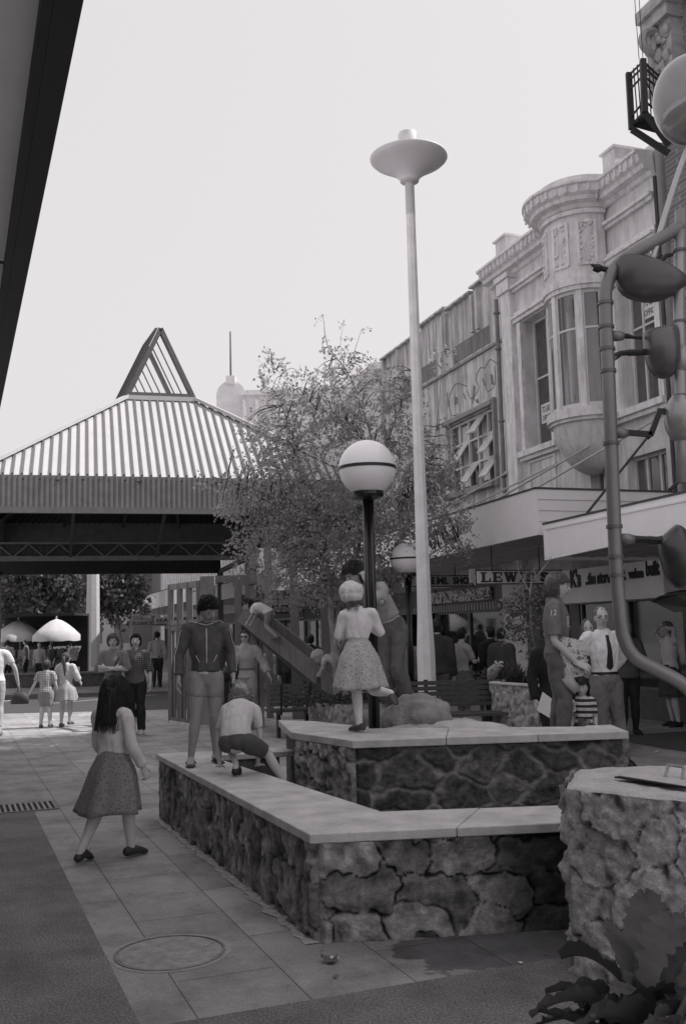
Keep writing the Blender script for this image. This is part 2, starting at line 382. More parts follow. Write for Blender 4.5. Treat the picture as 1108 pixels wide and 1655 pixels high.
# drain grate at left edge
t = thing('drain_grate', 'slotted steel drain grate in the paving at the left edge', 'drain grate', tuple(mall(.6, 10.05, .005)))
g = MB(xf=lambda x, y, z: mall(x, y, z)); g.box(-.6, .95, 9.84, 10.3, .004, .009); g.obj('pit', mat('pit_black', .015, .9), t)
g = MB(xf=lambda x, y, z: mall(x, y, z)); g.box(-.62, .97, 9.82, 9.85, .004, .016); g.box(-.62, .97, 10.29, 10.32, .004, .016); g.box(.95, .98, 9.82, 10.32, .004, .015); g.obj('frame', mat('iron'), t)
g = MB(xf=lambda x, y, z: mall(x, y, z))
for i in range(31): g.box(-.6 + i * .05, -.6 + i * .05 + .022, 9.85, 10.29, .009, .015)
o = g.obj('bars', mat('galv', .3, .6, .25, 30), t)

# =================== stone walls ============================================
def stone_face(mb, tones, p0, p1, z0, z1, seed=0, sx=.28, sz=.2, depth=.05, res=.014, stone=(.14, .3), mortar=.2, mw=.10, rough=.012, dark_to=None, mrec=1.0, batter=0.0, warp=.06):
    """one wall face with real rubble relief: p0->p1 with the outside on the right-hand side"""
    rs = np.random.RandomState(seed)
    p0 = np.array(p0[:2], float); p1 = np.array(p1[:2], float); Lh = np.linalg.norm(p1 - p0); d = (p1 - p0) / Lh; nrm = np.array((d[1], -d[0]))
    nu = max(2, int(Lh / res)); nz_ = max(2, int((z1 - z0) / res))
    U, Z = np.meshgrid(np.linspace(0, Lh, nu + 1), np.linspace(z0, z1, nz_ + 1))
    seeds = []
    k = 0
    z = z0 - sz
    while z < z1 + sz:
        x = -sx + rs.rand() * sx
        while x < Lh + sx:
            ww = sx * (.55 + rs.rand() * .95)
            seeds.append((x + ww / 2, z + sz * (rs.rand() * .75), .75 + rs.rand() * .6)); x += ww
        z += sz * (.8 + .4 * rs.rand()); k += 1
    S = np.array(seeds)
    WARP = warp
    W = np.zeros_like(U); W2 = np.zeros_like(U); NN = np.zeros_like(U)
    for i in range(U.shape[0]):
        for j in range(U.shape[1]):
            u_, z_ = U[i, j], Z[i, j]
            v = noise.noise_vector(Vector((u_ * 5 + seed * 7, z_ * 5, 3.1)))
            W[i, j] = v.x * WARP + noise.noise(Vector((u_ * 17, z_ * 17, 9))) * WARP * .35; W2[i, j] = v.y * WARP + noise.noise(Vector((u_ * 17, z_ * 17, 19))) * WARP * .35
            NN[i, j] = noise.fractal(Vector((u_ * 14, z_ * 14, seed * 3.3)), 1.0, 2.0, 4)
    X = U + W; Y = (Z + W2)
    D = np.sqrt(((X[..., None] - S[:, 0]) / sx * S[:, 2]) ** 2 + ((Y[..., None] - S[:, 1]) / sz * S[:, 2]) ** 2)
    idx = np.argsort(D, axis=-1)[..., :2]
    F1 = np.take_along_axis(D, idx[..., :1], -1)[..., 0]; F2 = np.take_along_axis(D, idx[..., 1:2], -1)[..., 0]; own = idx[..., 0]
    e = np.clip((F2 - F1 + NN * .05) / mw, 0, 1); e = e * e * (3 - 2 * e)
    hs = (rs.rand(len(S)) * .6 + .4)[own]; tl = (rs.rand(len(S), 2) - .5)[own]
    H = e * depth * (hs + (X - S[own, 0]) / sx * tl[..., 0] * 1.1 + (Y - S[own, 1]) / sz * tl[..., 1] * 1.1) * mrec + NN * rough * (.4 + e)
    st = (rs.rand(len(S)) * (stone[1] - stone[0]) + stone[0])[own] * (1 + NN * .75)
    T = mortar * (1 + NN * .45) * (1 - e) + st * e
    if dark_to is not None:
        T = T * dark_to(U / Lh, (Z - z0) / (z1 - z0), NN)
    edge = np.minimum(np.minimum(U, Lh - U) / .02, 1); H = H * (.02 + .98 * edge)
    H = H + batter * (1 - (Z - z0) / (z1 - z0))
    base = len(mb.v); ncol = nu + 1
    for i in range(U.shape[0]):
        for j in range(U.shape[1]):
            q = p0 + d * U[i, j] + nrm * H[i, j]; mb.v.append((q[0], q[1], Z[i, j]))
    tones += list(np.clip(T, .01, .8).ravel())
    for i in range(nz_):
        for j in range(nu):
            a = base + i * ncol + j; mb.f.append((a, a + 1, a + ncol + 1, a + ncol)); mb.m.append(0)
M_stone = mat('rubble_stone', 1.0, .85, .18, 30, .5, 120, attr=True)
for e_ in [x for x in M_stone.node_tree.nodes if x.type == 'VALTORGB']:
    e_.color_ramp.elements[0].color = (.85, .83, .85, 1); e_.color_ramp.elements[1].color = (1.9, 1.86, 1.9, 1)
for e_ in M_stone.node_tree.nodes:
    if e_.type == 'TEX_NOISE' and e_.inputs['Scale'].default_value == 30: e_.inputs['Scale'].default_value = 26; e_.inputs['Detail'].default_value = 12; e_.inputs['Roughness'].default_value = .78
    if e_.type == 'TEX_NOISE' and e_.inputs['Scale'].default_value == 120: e_.inputs['Scale'].default_value = 55; e_.inputs['Detail'].default_value = 10; e_.inputs['Roughness'].default_value = .75
    if e_.type == 'BUMP': e_.inputs['Strength'].default_value = 1.0; e_.inputs['Distance'].default_value = .03
def poly_off(pts, d):
    """offset a closed polygon outward (counter-clockwise input)"""
    n = len(pts); out = []
    for i in range(n):
        a = Vector(pts[i - 1][:2]); b = Vector(pts[i][:2]); c_ = Vector(pts[(i + 1) % n][:2])
        e1 = (b - a).normalized(); e2 = (c_ - b).normalized(); n1 = Vector((e1.y, -e1.x)); n2 = Vector((e2.y, -e2.x))
        bis = (n1 + n2).normalized(); out.append(b + bis * d / max(.3, bis.dot(n1)))
    return out
M_cope = mat('coping_slab', .54, .8, .22, 5, .35, 120)
def ring_coping(parent, outer, inner, z0, z1, m=None, joints=True, bev=.006, closed=False):
    """coping slabs between two polylines, each slab its own block with a fine joint"""
    g = MB(); n = len(outer)
    rng = range(n if closed else n - 1)
    for i in rng:
        a, b = Vector(outer[i][:2]), Vector(outer[(i + 1) % n][:2]); c_, d_ = Vector(inner[i][:2]), Vector(inner[(i + 1) % n][:2])
        k = max(1, int(round((b - a).length / .75)))
        for j in range(k):
            t0, t1 = j / k, (j + 1) / k; gp = .0025 / (b - a).length
            u0 = t0 + (gp if j else 0); u1 = t1 - (gp if j < k - 1 else 0)
            q = [a.lerp(b, u0), a.lerp(b, u1), c_.lerp(d_, u1), c_.lerp(d_, u0)]
            dz = random.uniform(-.0015, .0015)
            g.prism([(p.x, p.y) for p in q], z0, z1 + dz)
    return g.obj('coping', m or M_cope, parent, bevel=bev)

# --- lower seat wall: an L of two arms round a sunken bed -------------------
A = Vector((-.17, 5.30)); B = Vector((-1.66, 8.95)); Cc = Vector((1.30, 5.46))
Bf = Vector((-.95, 9.35))
t = thing('seat_wall', 'low stone seat wall with pale coping the children play on', 'stone wall', (-.17, 5.3, 0))
def dk(u, v, n_):     # darker right hand end and upper band of the front face
    k = np.clip((u - .58 + n_ * .12) / .14, 0, 1); top = np.clip((v - .80 + n_ * .15) / .12, 0, 1) * np.clip((u - .25) / .1, 0, 1)
    return (1 - .72 * k) * (1 - .55 * top)
g = MB(); tn = []
stone_face(g, tn, A, Cc, 0, .5, 11, .34, .18, .045, .008, (.15, .50), .045, .055, .007, dk, warp=.085)
stone_face(g, tn, B, A, 0, .5, 12, .16, .30, .045, .010, (.15, .34), .10, .08, .010, warp=.08)
g.tone = tn; g.obj('stone_face', M_stone, t, smooth=True)
g = MB()
for p, q, w_ in ((A, Cc, .36), (B, A, .33)):
    d_ = (q - p).normalized(); nn = Vector((-d_.y, d_.x))
    g.prism([(p + nn * .01 + d_ * .01)[:], (q + nn * .01 - d_ * .01)[:], (q + nn * w_)[:], (p + nn * w_)[:]][::1], .0, .498)
g.prism([(-1.62, 8.96), (-1.2, 8.7), (-.62, 8.98), (-.72, 9.3)], 0, .497)
g.obj('core', mat('core_stone', .12, .9, .3, 9, .5, 60), t)
Ain = Vector((.17, 5.86)); Bin = Vector((-1.16, 8.75))
# coping outlines
oA = Vector((-.215, 5.255)); oB = Vector((-1.72, 8.98)); oC = Vector((1.32, 5.42)); iA = Vector((.175, 5.86)); iB = Vector((-1.20, 8.72)); iC = Vector((1.32, 5.93))
ring_coping(t, [oB, oA, oC], [iB, iA, iC], .50, .55)
g = MB(); g.prism([oB[:], iB[:], (-.45, 8.95), (-.62, 9.22)], .50, .549); g.obj('coping', M_cope, t, bevel=.006)
g = MB(); g.prism([(-1.6, 8.9), (-.1, 5.5), (1.28, 5.6), (2.3, 7.9), (-.4, 9.1)], .0, .12); struct('sunken_bed_soil', g, mat('soil', .045, .95, .35, 18, .8, 60))

g = MB(); rs = random.Random(21); d_ = (A - B).normalized(); nn = Vector((d_.y, -d_.x)) * -1; L_ = (A - B).length; k_ = 70; vs = []
if nn.x > 0: nn = -nn
for i in range(k_ + 1):
    c0 = B + d_ * (L_ * i / k_ + .02); w_ = .085 + .03 * noise.noise(Vector((i * .35, 3, 1))) + rs.uniform(-.012, .012); vs += [(c0.x - nn.x * .02, c0.y - nn.y * .02, .0085), (c0.x + nn.x * w_, c0.y + nn.y * w_, .0085)]
g.add(vs, [(2 * i, 2 * i + 1, 2 * i + 3, 2 * i + 2) for i in range(k_)]); struct('cement_strip', g, mat('cement_strip', .46, .95, .35, 22, .8, 60))
# --- upper block --------------------------------------------------------------
E1 = Vector((.05, 7.72)); F1_ = Vector((-.44, 8.47)); G1 = Vector((2.14, 7.90)); G2 = Vector((2.22, 9.75)); F2_ = Vector((-.62, 9.6))
t = thing('raised_planter_wall', 'raised dark stone block wall with pale coping under the globe lamp', 'stone wall', (E1.x, E1.y, 0))
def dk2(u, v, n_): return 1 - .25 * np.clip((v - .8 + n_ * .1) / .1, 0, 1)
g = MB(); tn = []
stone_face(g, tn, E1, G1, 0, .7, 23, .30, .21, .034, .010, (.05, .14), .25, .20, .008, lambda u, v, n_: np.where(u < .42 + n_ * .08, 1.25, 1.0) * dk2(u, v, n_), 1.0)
stone_face(g, tn, F1_, E1, 0, .7, 24, .22, .2, .05, .012, (.2, .42), .2, .08, .012)
stone_face(g, tn, G1, G2, 0, .7, 25, .3, .2, .05, .02, (.08, .2), .12, .16, .02)
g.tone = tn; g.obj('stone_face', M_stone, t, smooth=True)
g = MB(); inn = poly_off([E1, G1, G2, F2_, F1_], -.02); g.prism([p[:] for p in inn], 0, .45); g.obj('core', mat('core_stone'), t)
oP = poly_off([F1_, E1, G1, G2, F2_], .045); iP = [Vector((.02, 8.95)), Vector((.30, 8.60)), Vector((1.95, 8.32)), Vector((1.98, 8.40)), Vector((-.3, 9.4))]; oP[3] = Vector((2.2, 8.42))
ring_coping(t, oP[:4], iP[:4], .70, .76); ring_coping(t, [oP[0], oP[4]], [iP[0], iP[4]], .70, .76)
for k_ in range(1):
    g = MB(); inn2 = poly_off([E1, G1, G2, F2_, F1_], -.02)
    for i in range(5):
        pass
g = MB()
oi = poly_off([F1_, E1, G1, G2, F2_], -.022)
oi[3] = Vector((2.17, 8.4))
for i in (0, 1, 4):
    a, b = oi[i], oi[(i + 1) % 5]; c_, d_ = iP[(i + 1) % 5], iP[i]
    g.prism([a[:], b[:], c_[:], d_[:]], .451, .698)
g.obj('core', mat('core_stone'), t)
# sandy fill and boulders
g = MB(); nx, ny = 60, 50
vs = []; 
for j in range(ny + 1):
    for i in range(nx + 1):
        x = .0 + 2.0 * i / nx; y = 8.45 + 1.9 * j / ny
        rr = max(0, 1 - ((x - .8) / .75) ** 2 - ((y - 9.1) / .7) ** 2)
        z = .49 + .30 * rr ** .6 * (1 if x < 1.6 else .3) + .025 * noise.fractal(Vector((x * 5, y * 5, 1)), 1, 2, 4)
        vs.append((x, y, z))
g.add(vs, [(j * (nx + 1) + i, j * (nx + 1) + i + 1, (j + 1) * (nx + 1) + i + 1, (j + 1) * (nx + 1) + i) for j in range(ny) for i in range(nx)])
o = g.obj('sandy_fill', mat('sandy_fill', .42, .95, .2, 12, .7, 70), None, smooth=True); tag(o, kind='stuff', label='pale sandy cement fill between the boulders')
def boulder(name, c, r, seed, g_, label, sub=4):
    bm = bmesh.new(); bmesh.ops.create_icosphere(bm, subdivisions=sub, radius=1)
    for v in bm.verts:
        p = v.co.copy(); q = p * 1.0
        f = noise.fractal(p * 1.1 + Vector((seed, 0, 0)), 1, 2, 5) * .22
        cell = noise.voronoi(p * 1.3 + Vector((seed, 3, 0)))[0]; f += (cell[1] - cell[0]) * .16
        q = p * (1 + f); q.x = math.copysign(abs(q.x) ** .85, q.x); q.z = math.copysign(abs(q.z) ** .8, q.z)
        v.co = Vector((q.x * r[0], q.y * r[1], q.z * r[2]))
    me = bpy.data.meshes.new(name); bm.to_mesh(me); bm.free(); me.polygons.foreach_set('use_smooth', [True] * len(me.polygons))
    me.materials.append(g_); o = bpy.data.objects.new(name, me); COL.objects.link(o); o.location = c; tag(o, label, 'rock'); return o
M_rock = mat('boulder', .26, .9, .38, 4, 1.0, 22)
boulder('boulder', (.62, 9.15, .80), (.30, .26, .20), 2, M_rock, 'large rounded boulder right of the globe lamp pole on the raised block')
boulder('boulder', (.30, 9.35, .72), (.22, .22, .17), 7, M_rock, 'smaller boulder under the feet of the leaning boy', 3)
boulder('boulder', (1.0, 8.75, .70), (.36, .16, .09), 9, mat('boulder_pale', .5, .9, .2, 6, .8, 30), 'flat pale rock lying in front of the bench on the raised block', 4)

# --- near right hand block --------------------------------------------------------
t = thing('rough_plastered_pillar_wall', 'near rough plastered stone block with a metal handle on top at right', 'stone wall', (.98, 4.62, 0))
H1 = Vector((1.00, 4.72)); H2 = Vector((2.3, 3.35)); H0 = Vector((1.18, 5.3)); 
g = MB(); tn = []
stone_face(g, tn, H1, H2, 0, .835, 31, .40, .26, .032, .008, (.42, .64), .26, .035, .009, lambda u, v, n_: 1 - .5 * np.clip((np.abs(n_) - .42) * 6, 0, 1), warp=.09)
stone_face(g, tn, H0, H1, 0, .835, 32, .22, .2, .03, .012, (.3, .5), .4, .3, .02)
g.tone = tn; g.obj('stone_face', M_stone, t, smooth=True)
g = MB(); nx, ny = 50, 30; vs = []
for j in range(ny + 1):
    for i in range(nx + 1):
        a = (H1 + (H2 - H1) * (i / nx)); b = (H0 + Vector((1.6, -.1)) * (i / nx)); p = a.lerp(b, j / ny)
        z = .842 + .012 * noise.fractal(Vector((p.x * 6, p.y * 6, 0)), 1, 2, 4) - (.02 if j == 0 or i == 0 else 0) - .03 * (i / nx) * 0
        vs.append((p.x, p.y, z))
g.add(vs, [(j * (nx + 1) + i, j * (nx + 1) + i + 1, (j + 1) * (nx + 1) + i + 1, (j + 1) * (nx + 1) + i) for j in range(ny) for i in range(nx)])
g.obj('mortar_top', mat('mortar_top', .5, .9, .18, 9, .6, 60), t, smooth=True)
g = MB(); g.prism([(1.2, 5.28), (1.03, 4.73), (2.28, 3.42), (2.8, 5.2)], 0, .82); g.obj('core', mat('core_stone'), t)
# hatch lid and handle on the block
ha = [Vector((*grd(1000, 1256, .86)[:2], .86)), Vector((*grd(1112, 1274, .86)[:2], .86)), Vector((*grd(1135, 1254, .86)[:2], .86)), Vector((*grd(1040, 1247, .86)[:2], .86))]
t2 = thing('metal_hatch', 'flat metal hatch with an upright handle on the near stone block', 'hatch', tuple(ha[0]))
g = MB(); g.extr(ha, (0, 0, .008)); g.obj('lid', mat('hatch_metal', .5, .5, .15, 12), t2)
g = MB(); g.extr([ha[0] + Vector((-.03, -.02, 0)), ha[1] + Vector((0, -.02, 0)), ha[1] + Vector((0, .0, 0)), ha[0]], (0, 0, .006)); g.obj('rim', mat('pit_black'), t2)
h1 = at(1072, 1262, 4.75); h2 = at(1079, 1236, 4.78); h3 = at(1104, 1240, 4.7); h4 = at(1101, 1266, 4.66)
g = MB(); g.tube([h1, h2], .008, 8); g.tube([h2, h3], .007, 8); g.tube([h3, h4], .008, 8); g.obj('handle', mat('galv'), t2)

# --- planter behind the bench on the right (crazy stone with pale mortar) ---------
K0 = Vector((*at(795, 1150, 12.9)[:2],)); K1 = Vector((*at(872, 1150, 12.0)[:2],)); K2 = Vector((*at(1000, 1150, 12.4)[:2],)); K3 = K0 + Vector((1.0, 2.2)); K4 = K2 + Vector((-.2, 1.8))
t = thing('stone_planter', 'crazy stone planter box with pale mortar joints beside the bench', 'planter', (K1.x, K1.y, 0))
g = MB(); tn = []
stone_face(g, tn, K0, K1, 0, .88, 41, .3, .28, .03, .016, (.2, .34), .46, .16, .01)
stone_face(g, tn, K1, K2, 0, .88, 42, .3, .28, .03, .016, (.2, .34), .46, .16, .01)
stone_face(g, tn, K3, K0, 0, .88, 43, .3, .28, .03, .03, (.2, .34), .46, .16, .01)
stone_face(g, tn, K2, K4, 0, .88, 44, .3, .28, .03, .03, (.2, .34), .46, .16, .01)
g.tone = tn; g.obj('stone_face', M_stone, t, smooth=True)
g = MB(); inn = poly_off([K0, K1, K2, K4, K3], -.012); g.prism([p[:] for p in inn], 0, .85); g.obj('soil_fill', mat('soil'), t)
ring_coping(t, poly_off([K0, K1, K2, K4, K3], .03), poly_off([K0, K1, K2, K4, K3], -.09), .87, .9, mat('planter_rim', .5, .85, .15, 10, .4, 60), closed=True)
# --- low planter behind the left bench / slide foot --------------------------------
N0 = Vector((*at(500, 1150, 15.2)[:2],)); N1 = Vector((*at(560, 1150, 14.2)[:2],)); N2 = Vector((*at(655, 1150, 14.9)[:2],)); N3 = N2 + Vector((.1, 2.2)); N4 = N0 + Vector((.1, 1.9))
t = thing('low_stone_planter', 'low grey stone planter at the foot of the slide and birch', 'planter', (N1.x, N1.y, 0))
g = MB(); tn = []
for i, (p, q) in enumerate([(N0, N1), (N1, N2), (N4, N0), (N2, N3)]):
    stone_face(g, tn, p, q, 0, .56, 51 + i, .34, .26, .03, .02, (.2, .32), .24, .16, .012)
g.tone = tn; g.obj('stone_face', M_stone, t, smooth=True)
g = MB(); inn = poly_off([N0, N1, N2, N3, N4], -.012); g.prism([p[:] for p in inn], 0, .55); g.obj('soil_fill', mat('soil'), t)
# =================== right hand buildings ====================================
FX = lambda u, w_, z: fr(u, w_, z)
def FB(): return MB(xf=FX)
M_plaster = mat('painted_plaster', .66, .85, .13, 3.0, .15, 60)
M_trim = mat('pale_trim', .74, .8, .12, 5.0, .35, 60)
M_frame = mat('window_frame', .62, .6, .08, 8)
M_glass = mat('window_glass', .10, .08, .35, 1.2, spec=.9)
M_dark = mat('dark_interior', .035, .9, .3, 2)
def stained(name, g_, dark=.55):
    if name in _mats: return _mats[name]
    m = mat(name, g_, .9, .14, 2.5, .3, 50)
    n = m.node_tree.nodes; l = m.node_tree.links.new; b = n['Principled BSDF']; src = b.inputs['Base Color'].links[0].from_socket
    tc = n.new('ShaderNodeTexCoord'); mp = n.new('ShaderNodeMapping'); mp.inputs['Scale'].default_value = (3.2, 3.2, .28); l(tc.outputs['Object'], mp.inputs[0])
    nz = n.new('ShaderNodeTexNoise'); nz.inputs['Scale'].default_value = 2.0; nz.inputs['Detail'].default_value = 5; nz.inputs['Roughness'].default_value = .65; l(mp.outputs[0], nz.inputs['Vector'])
    cr = n.new('ShaderNodeValToRGB'); cr.color_ramp.elements[0].position = .40; cr.color_ramp.elements[0].color = (dark, dark, dark, 1); cr.color_ramp.elements[1].position = .56; cr.color_ramp.elements[1].color = (1, 1, 1, 1)
    l(nz.outputs['Fac'], cr.inputs[0]); mx = n.new('ShaderNodeMixRGB'); mx.blend_type = 'MULTIPLY'; mx.inputs[0].default_value = 1; l(src, mx.inputs[1]); l(cr.outputs[0], mx.inputs[2]); l(mx.outputs[0], b.inputs['Base Color'])
    return m
for m_ in (M_plaster, M_trim):    # rain streaks and soot on the old paintwork
    n = m_.node_tree.nodes; l = m_.node_tree.links.new; b = n['Principled BSDF']; src = b.inputs['Base Color'].links[0].from_socket
    tc = n.new('ShaderNodeTexCoord'); mp = n.new('ShaderNodeMapping'); mp.inputs['Scale'].default_value = (4, 4, .7); l(tc.outputs['Object'], mp.inputs[0])
    nz = n.new('ShaderNodeTexNoise'); nz.inputs['Scale'].default_value = 2.6; nz.inputs['Detail'].default_value = 8; nz.inputs['Roughness'].default_value = .7; l(mp.outputs[0], nz.inputs['Vector'])
    cr = n.new('ShaderNodeValToRGB'); cr.color_ramp.elements[0].position = .36; cr.color_ramp.elements[0].color = (.74, .74, .74, 1); cr.color_ramp.elements[1].position = .52; cr.color_ramp.elements[1].color = (1, 1, 1, 1); l(nz.outputs['Fac'], cr.inputs[0])
    mx = n.new('ShaderNodeMixRGB'); mx.blend_type = 'MULTIPLY'; mx.inputs[0].default_value = 1; l(src, mx.inputs[1]); l(cr.outputs[0], mx.inputs[2]); l(mx.outputs[0], b.inputs['Base Color'])
M_stain = stained('stained_render', .6)
M_stain2 = stained('stained_plaster', .66, .8)
t = thing('corner_bay_building', 'ornate two storey facade with a round bay window and cornice', 'building', tuple(fr(2, 0, 0)))
# wall with real openings: windows W1 (u 2.75-3.75), W3 (-.5-.55), low windows
g = FB(); D0 = -.35
def wall_piece(u0, u1, z0, z1, w1=0.0, w0=-6.0): g.box(u0, u1, w0, w1, z0, z1)
wall_piece(-.80, 4.6, 7.95, 9.1); wall_piece(-.80, 4.6, 9.1, 9.5, -.02)
wall_piece(-.80, -.62, 2.60, 7.95); wall_piece(.45, 2.72, 4.60, 7.95); wall_piece(3.78, 4.6, 2.6, 7.95)
wall_piece(-.62, .45, 4.45, 5.28); wall_piece(2.72, 3.78, 2.6, 5.2); wall_piece(.45, .9, 2.6, 4.6); wall_piece(1.6, 2.72, 2.6, 4.6)
wall_piece(-.62, .45, 2.60, 3.5); wall_piece(.9, 1.6, 2.6, 3.6); wall_piece(.9, 1.6, 4.4, 4.6)
wall_piece(-.62, .45, 5.28, 7.95, D0); wall_piece(2.72, 3.78, 5.2, 7.95, D0); wall_piece(-.62, .45, 3.5, 4.45, -.25); wall_piece(.9, 1.6, 3.6, 4.4, -.25)
wall_piece(-.80, 4.6, 2.02, 2.598, -.3)
g.obj('wall', M_stain2, t, world=True)
g = FB()   # pilasters, jambs, mouldings
g.box(4.05, 4.45, 0, .13, 2.6, 9.0); g.box(3.99, 4.51, 0, .19, 8.72, 8.98); g.box(3.96, 4.54, 0, .23, 8.99, 9.1)
for (a, b, z0, z1) in ((2.72, 3.78, 5.2, 7.95), (-.62, .45, 5.28, 7.95)):
    g.box(a - .14, a - .004, 0, .07, z0, z1 - .01); g.box(b + .004, b + .14, 0, .07, z0, z1 - .01)
    g.box(a - .2, b + .2, .001, .16, z0 - .12, z0 - .003); g.box(a - .2, b + .2, .001, .10, z0 - .2, z0 - .121)
for u0, u1 in ((2.66, 4.03), (-.78, .6)):
    g.box(u0, u1, .001, .10, 7.97, 8.05); g.box(u0, u1, .001, .15, 8.051, 8.10); g.box(u0, u1, .001, .07, 8.101, 8.2)
    g.box(u0, u1, .001, .08, 8.66, 8.72); g.box(u0, u1, .001, .14, 8.721, 8.78)
g.box(2.74, 3.76, .001, .03, 4.25, 4.29); g.box(2.74, 3.76, .001, .03, 4.93, 4.97); g.box(2.74, 2.79, .001, .03, 4.291, 4.929); g.box(3.71, 3.76, .001, .03, 4.291, 4.929)
g.obj('pilasters', M_trim, t)
# cornice that runs out round the bay
def cornice_profile():  # (projection, z)
    return [(.0, 9.06), (.06, 9.08), (.10, 9.14), (.22, 9.17), (.24, 9.24), (.30, 9.28), (.33, 9.40), (.38, 9.42), (.38, 9.47), (.02, 9.50)]
def run(g, path, prof):
    """sweep a profile along plan path [(u,w,nu,nw)]"""
    k = len(prof); vs = []
    for (u, w_, nu_, nw_) in path:
        for pr, z in prof: vs.append((u + nu_ * pr, w_ + nw_ * pr, z))
    fs = [(i * k + j, (i + 1) * k + j, (i + 1) * k + j + 1, i * k + j + 1) for i in range(len(path) - 1) for j in range(k - 1)]
    fs += [tuple(range(k)), tuple(range((len(path) - 1) * k, len(path) * k))[::-1]]
    g.add(vs, fs)
BU, BW, BR = 1.33, .06, .71
def bay_path(R, a0=5, a1=175, n=22):
    return [(BU + R * math.cos(R_(a)), BW + R * math.sin(R_(a)), math.cos(R_(a)), math.sin(R_(a))) for a in [a0 + (a1 - a0) * i / n for i in range(n + 1)]]
def cpath(R):
    e = 38
    arc = [(BU + R * math.cos(R_(a)), BW + R * math.sin(R_(a)), math.cos(R_(a)), math.sin(R_(a))) for a in range(8, 173, 8)]
    return arc
g = FB()
ru = BU + BR + .02; lu = BU - BR - .02
run(g, [(-.80, .0, 0, 1), (lu - .22, .0, 0, 1), (lu - .06, .04, .0, 1), (lu + .0, .12, -.55, .8)] + bay_path(BR, 165, 15) + [(ru, .12, .55, .8), (ru + .06, .04, 0, 1), (ru + .22, 0, 0, 1), (5.05, 0, 0, 1)], cornice_profile())
# dentil-like ribs on the cornice
for i in range(34):
    u = -.7 + i * .17
    if lu - .15 < u < ru + .15: continue
    g.box(u, u + .035, .30, .36, 9.27, 9.43)
for i in range(15):
    a = R_(15 + i * 10.7); c0 = (BU + (BR + .33) * math.cos(a), BW + (BR + .33) * math.sin(a))
    g.bar((c0[0], c0[1], 9.27), (c0[0], c0[1], 9.43), .05, .035)
g.obj('cornice', M_trim, t)
g = FB()   # parapet
g.box(-.80, lu, -.35, -.03, 9.5, 9.66); g.box(ru, 4.55, -.35, -.03, 9.5, 9.60)
g.box(4.04, 4.5, -.4, .16, 9.5, 9.93); g.box(.05, .42, -.4, .16, 9.5, 9.95); g.box(3.98, 4.56, -.42, .2, 9.932, 9.97); g.box(.01, .46, -.42, .2, 9.952, 9.99)
vs = []; pp = bay_path(.80, 180, 0, 24); k = len(pp)
g.add([(u, w_, 9.5) for u, w_, _, _ in pp] + [(u, w_, 9.68) for u, w_, _, _ in pp], [(i, i + 1, k + i + 1, k + i) for i in range(k - 1)] + [tuple(range(k, 2 * k))])
g.obj('parapet', M_stain2, t)
# bay: drum, windows, bowl
bay = thing('bay_window', None, None, (0, 0, 0)); bay.parent = t; bay.location = (0, 0, 0)
def arcwall(g, R, a0, a1, z0, z1, th=.05, n=10):
    vs = []
    for i in range(n + 1):
        a = R_(a0 + (a1 - a0) * i / n)
        for r in (R, R - th):
            for z in (z0, z1): vs.append((BU + r * math.cos(a), BW + r * math.sin(a), z))
    fs = []
    for i in range(n):
        b = i * 4; c_ = b + 4
        fs += [(b, c_, c_ + 1, b + 1), (b + 2, b + 3, c_ + 3, c_ + 2), (b + 1, c_ + 1, c_ + 3, b + 3), (b, b + 2, c_ + 2, c_)]
    fs += [(0, 1, 3, 2), (n * 4, n * 4 + 2, n * 4 + 3, n * 4 + 1)]
    g.add(vs, fs)
g = FB(); arcwall(g, BR, 0, 180, 7.72, 9.06, .1, 28)
g.obj('bay_drum', M_plaster, bay, smooth=False)
g = FB()
for z0, z1, R in ((7.66, 7.80, .79), (7.58, 7.66, .755), (8.98, 9.06, .77), (5.26, 5.42, .82), (5.20, 5.26, .77)): arcwall(g, R, 0, 180, z0, z1, .12, 28)
MUL = [8, 48, 92, 136, 172]
for a in MUL: arcwall(g, BR + .012, a - 4.5, a + 4.5, 5.42, 7.6, .09, 2)
g.obj('bay_mouldings', M_trim, bay)
g = FB()
for a0, a1 in zip(MUL[:-1], MUL[1:]):
    for z0, z1 in ((5.42, 5.52), (6.86, 6.90), (7.52, 7.6)): arcwall(g, BR - .02, a0 + 4.6, a1 - 4.6, z0, z1, .03, 6)
    arcwall(g, BR - .02, a0 + 4.6, a0 + 7.5, 5.52, 7.52, .03, 1); arcwall(g, BR - .02, a1 - 7.5, a1 - 4.6, 5.52, 7.52, .03, 1)
g.obj('sash_frame', M_frame, bay)
g = FB(); arcwall(g, BR - .03, 4, 176, 5.43, 7.6, .004, 24); g.obj('pane', glassmat('glass_clear'), bay)
g = FB(); g.box(.72, 1.94, -.34, -.02, 5.42, 7.6); g.obj('room_interior', mat('room', .09, .9, .5, 2.0), bay)
g = FB()
prof = [(.02, 4.30), (.18, 4.33), (.34, 4.42), (.50, 4.58), (.62, 4.80), (.69, 5.0), (.72, 5.2)]
k = len(prof); path = bay_path(1, 180, 0, 28)
g.add([(BU + pr * math.cos(R_(180 - 180 * i / 28)), BW + pr * math.sin(R_(180 - 180 * i / 28)), z) for i in range(29) for pr, z in prof], [(i * k + j, i * k + j + 1, (i + 1) * k + j + 1, (i + 1) * k + j) for i in range(28) for j in range(k - 1)])
g.obj('bay_base', M_plaster, bay, smooth=True)
g = FB()   # wreath panels on the drum
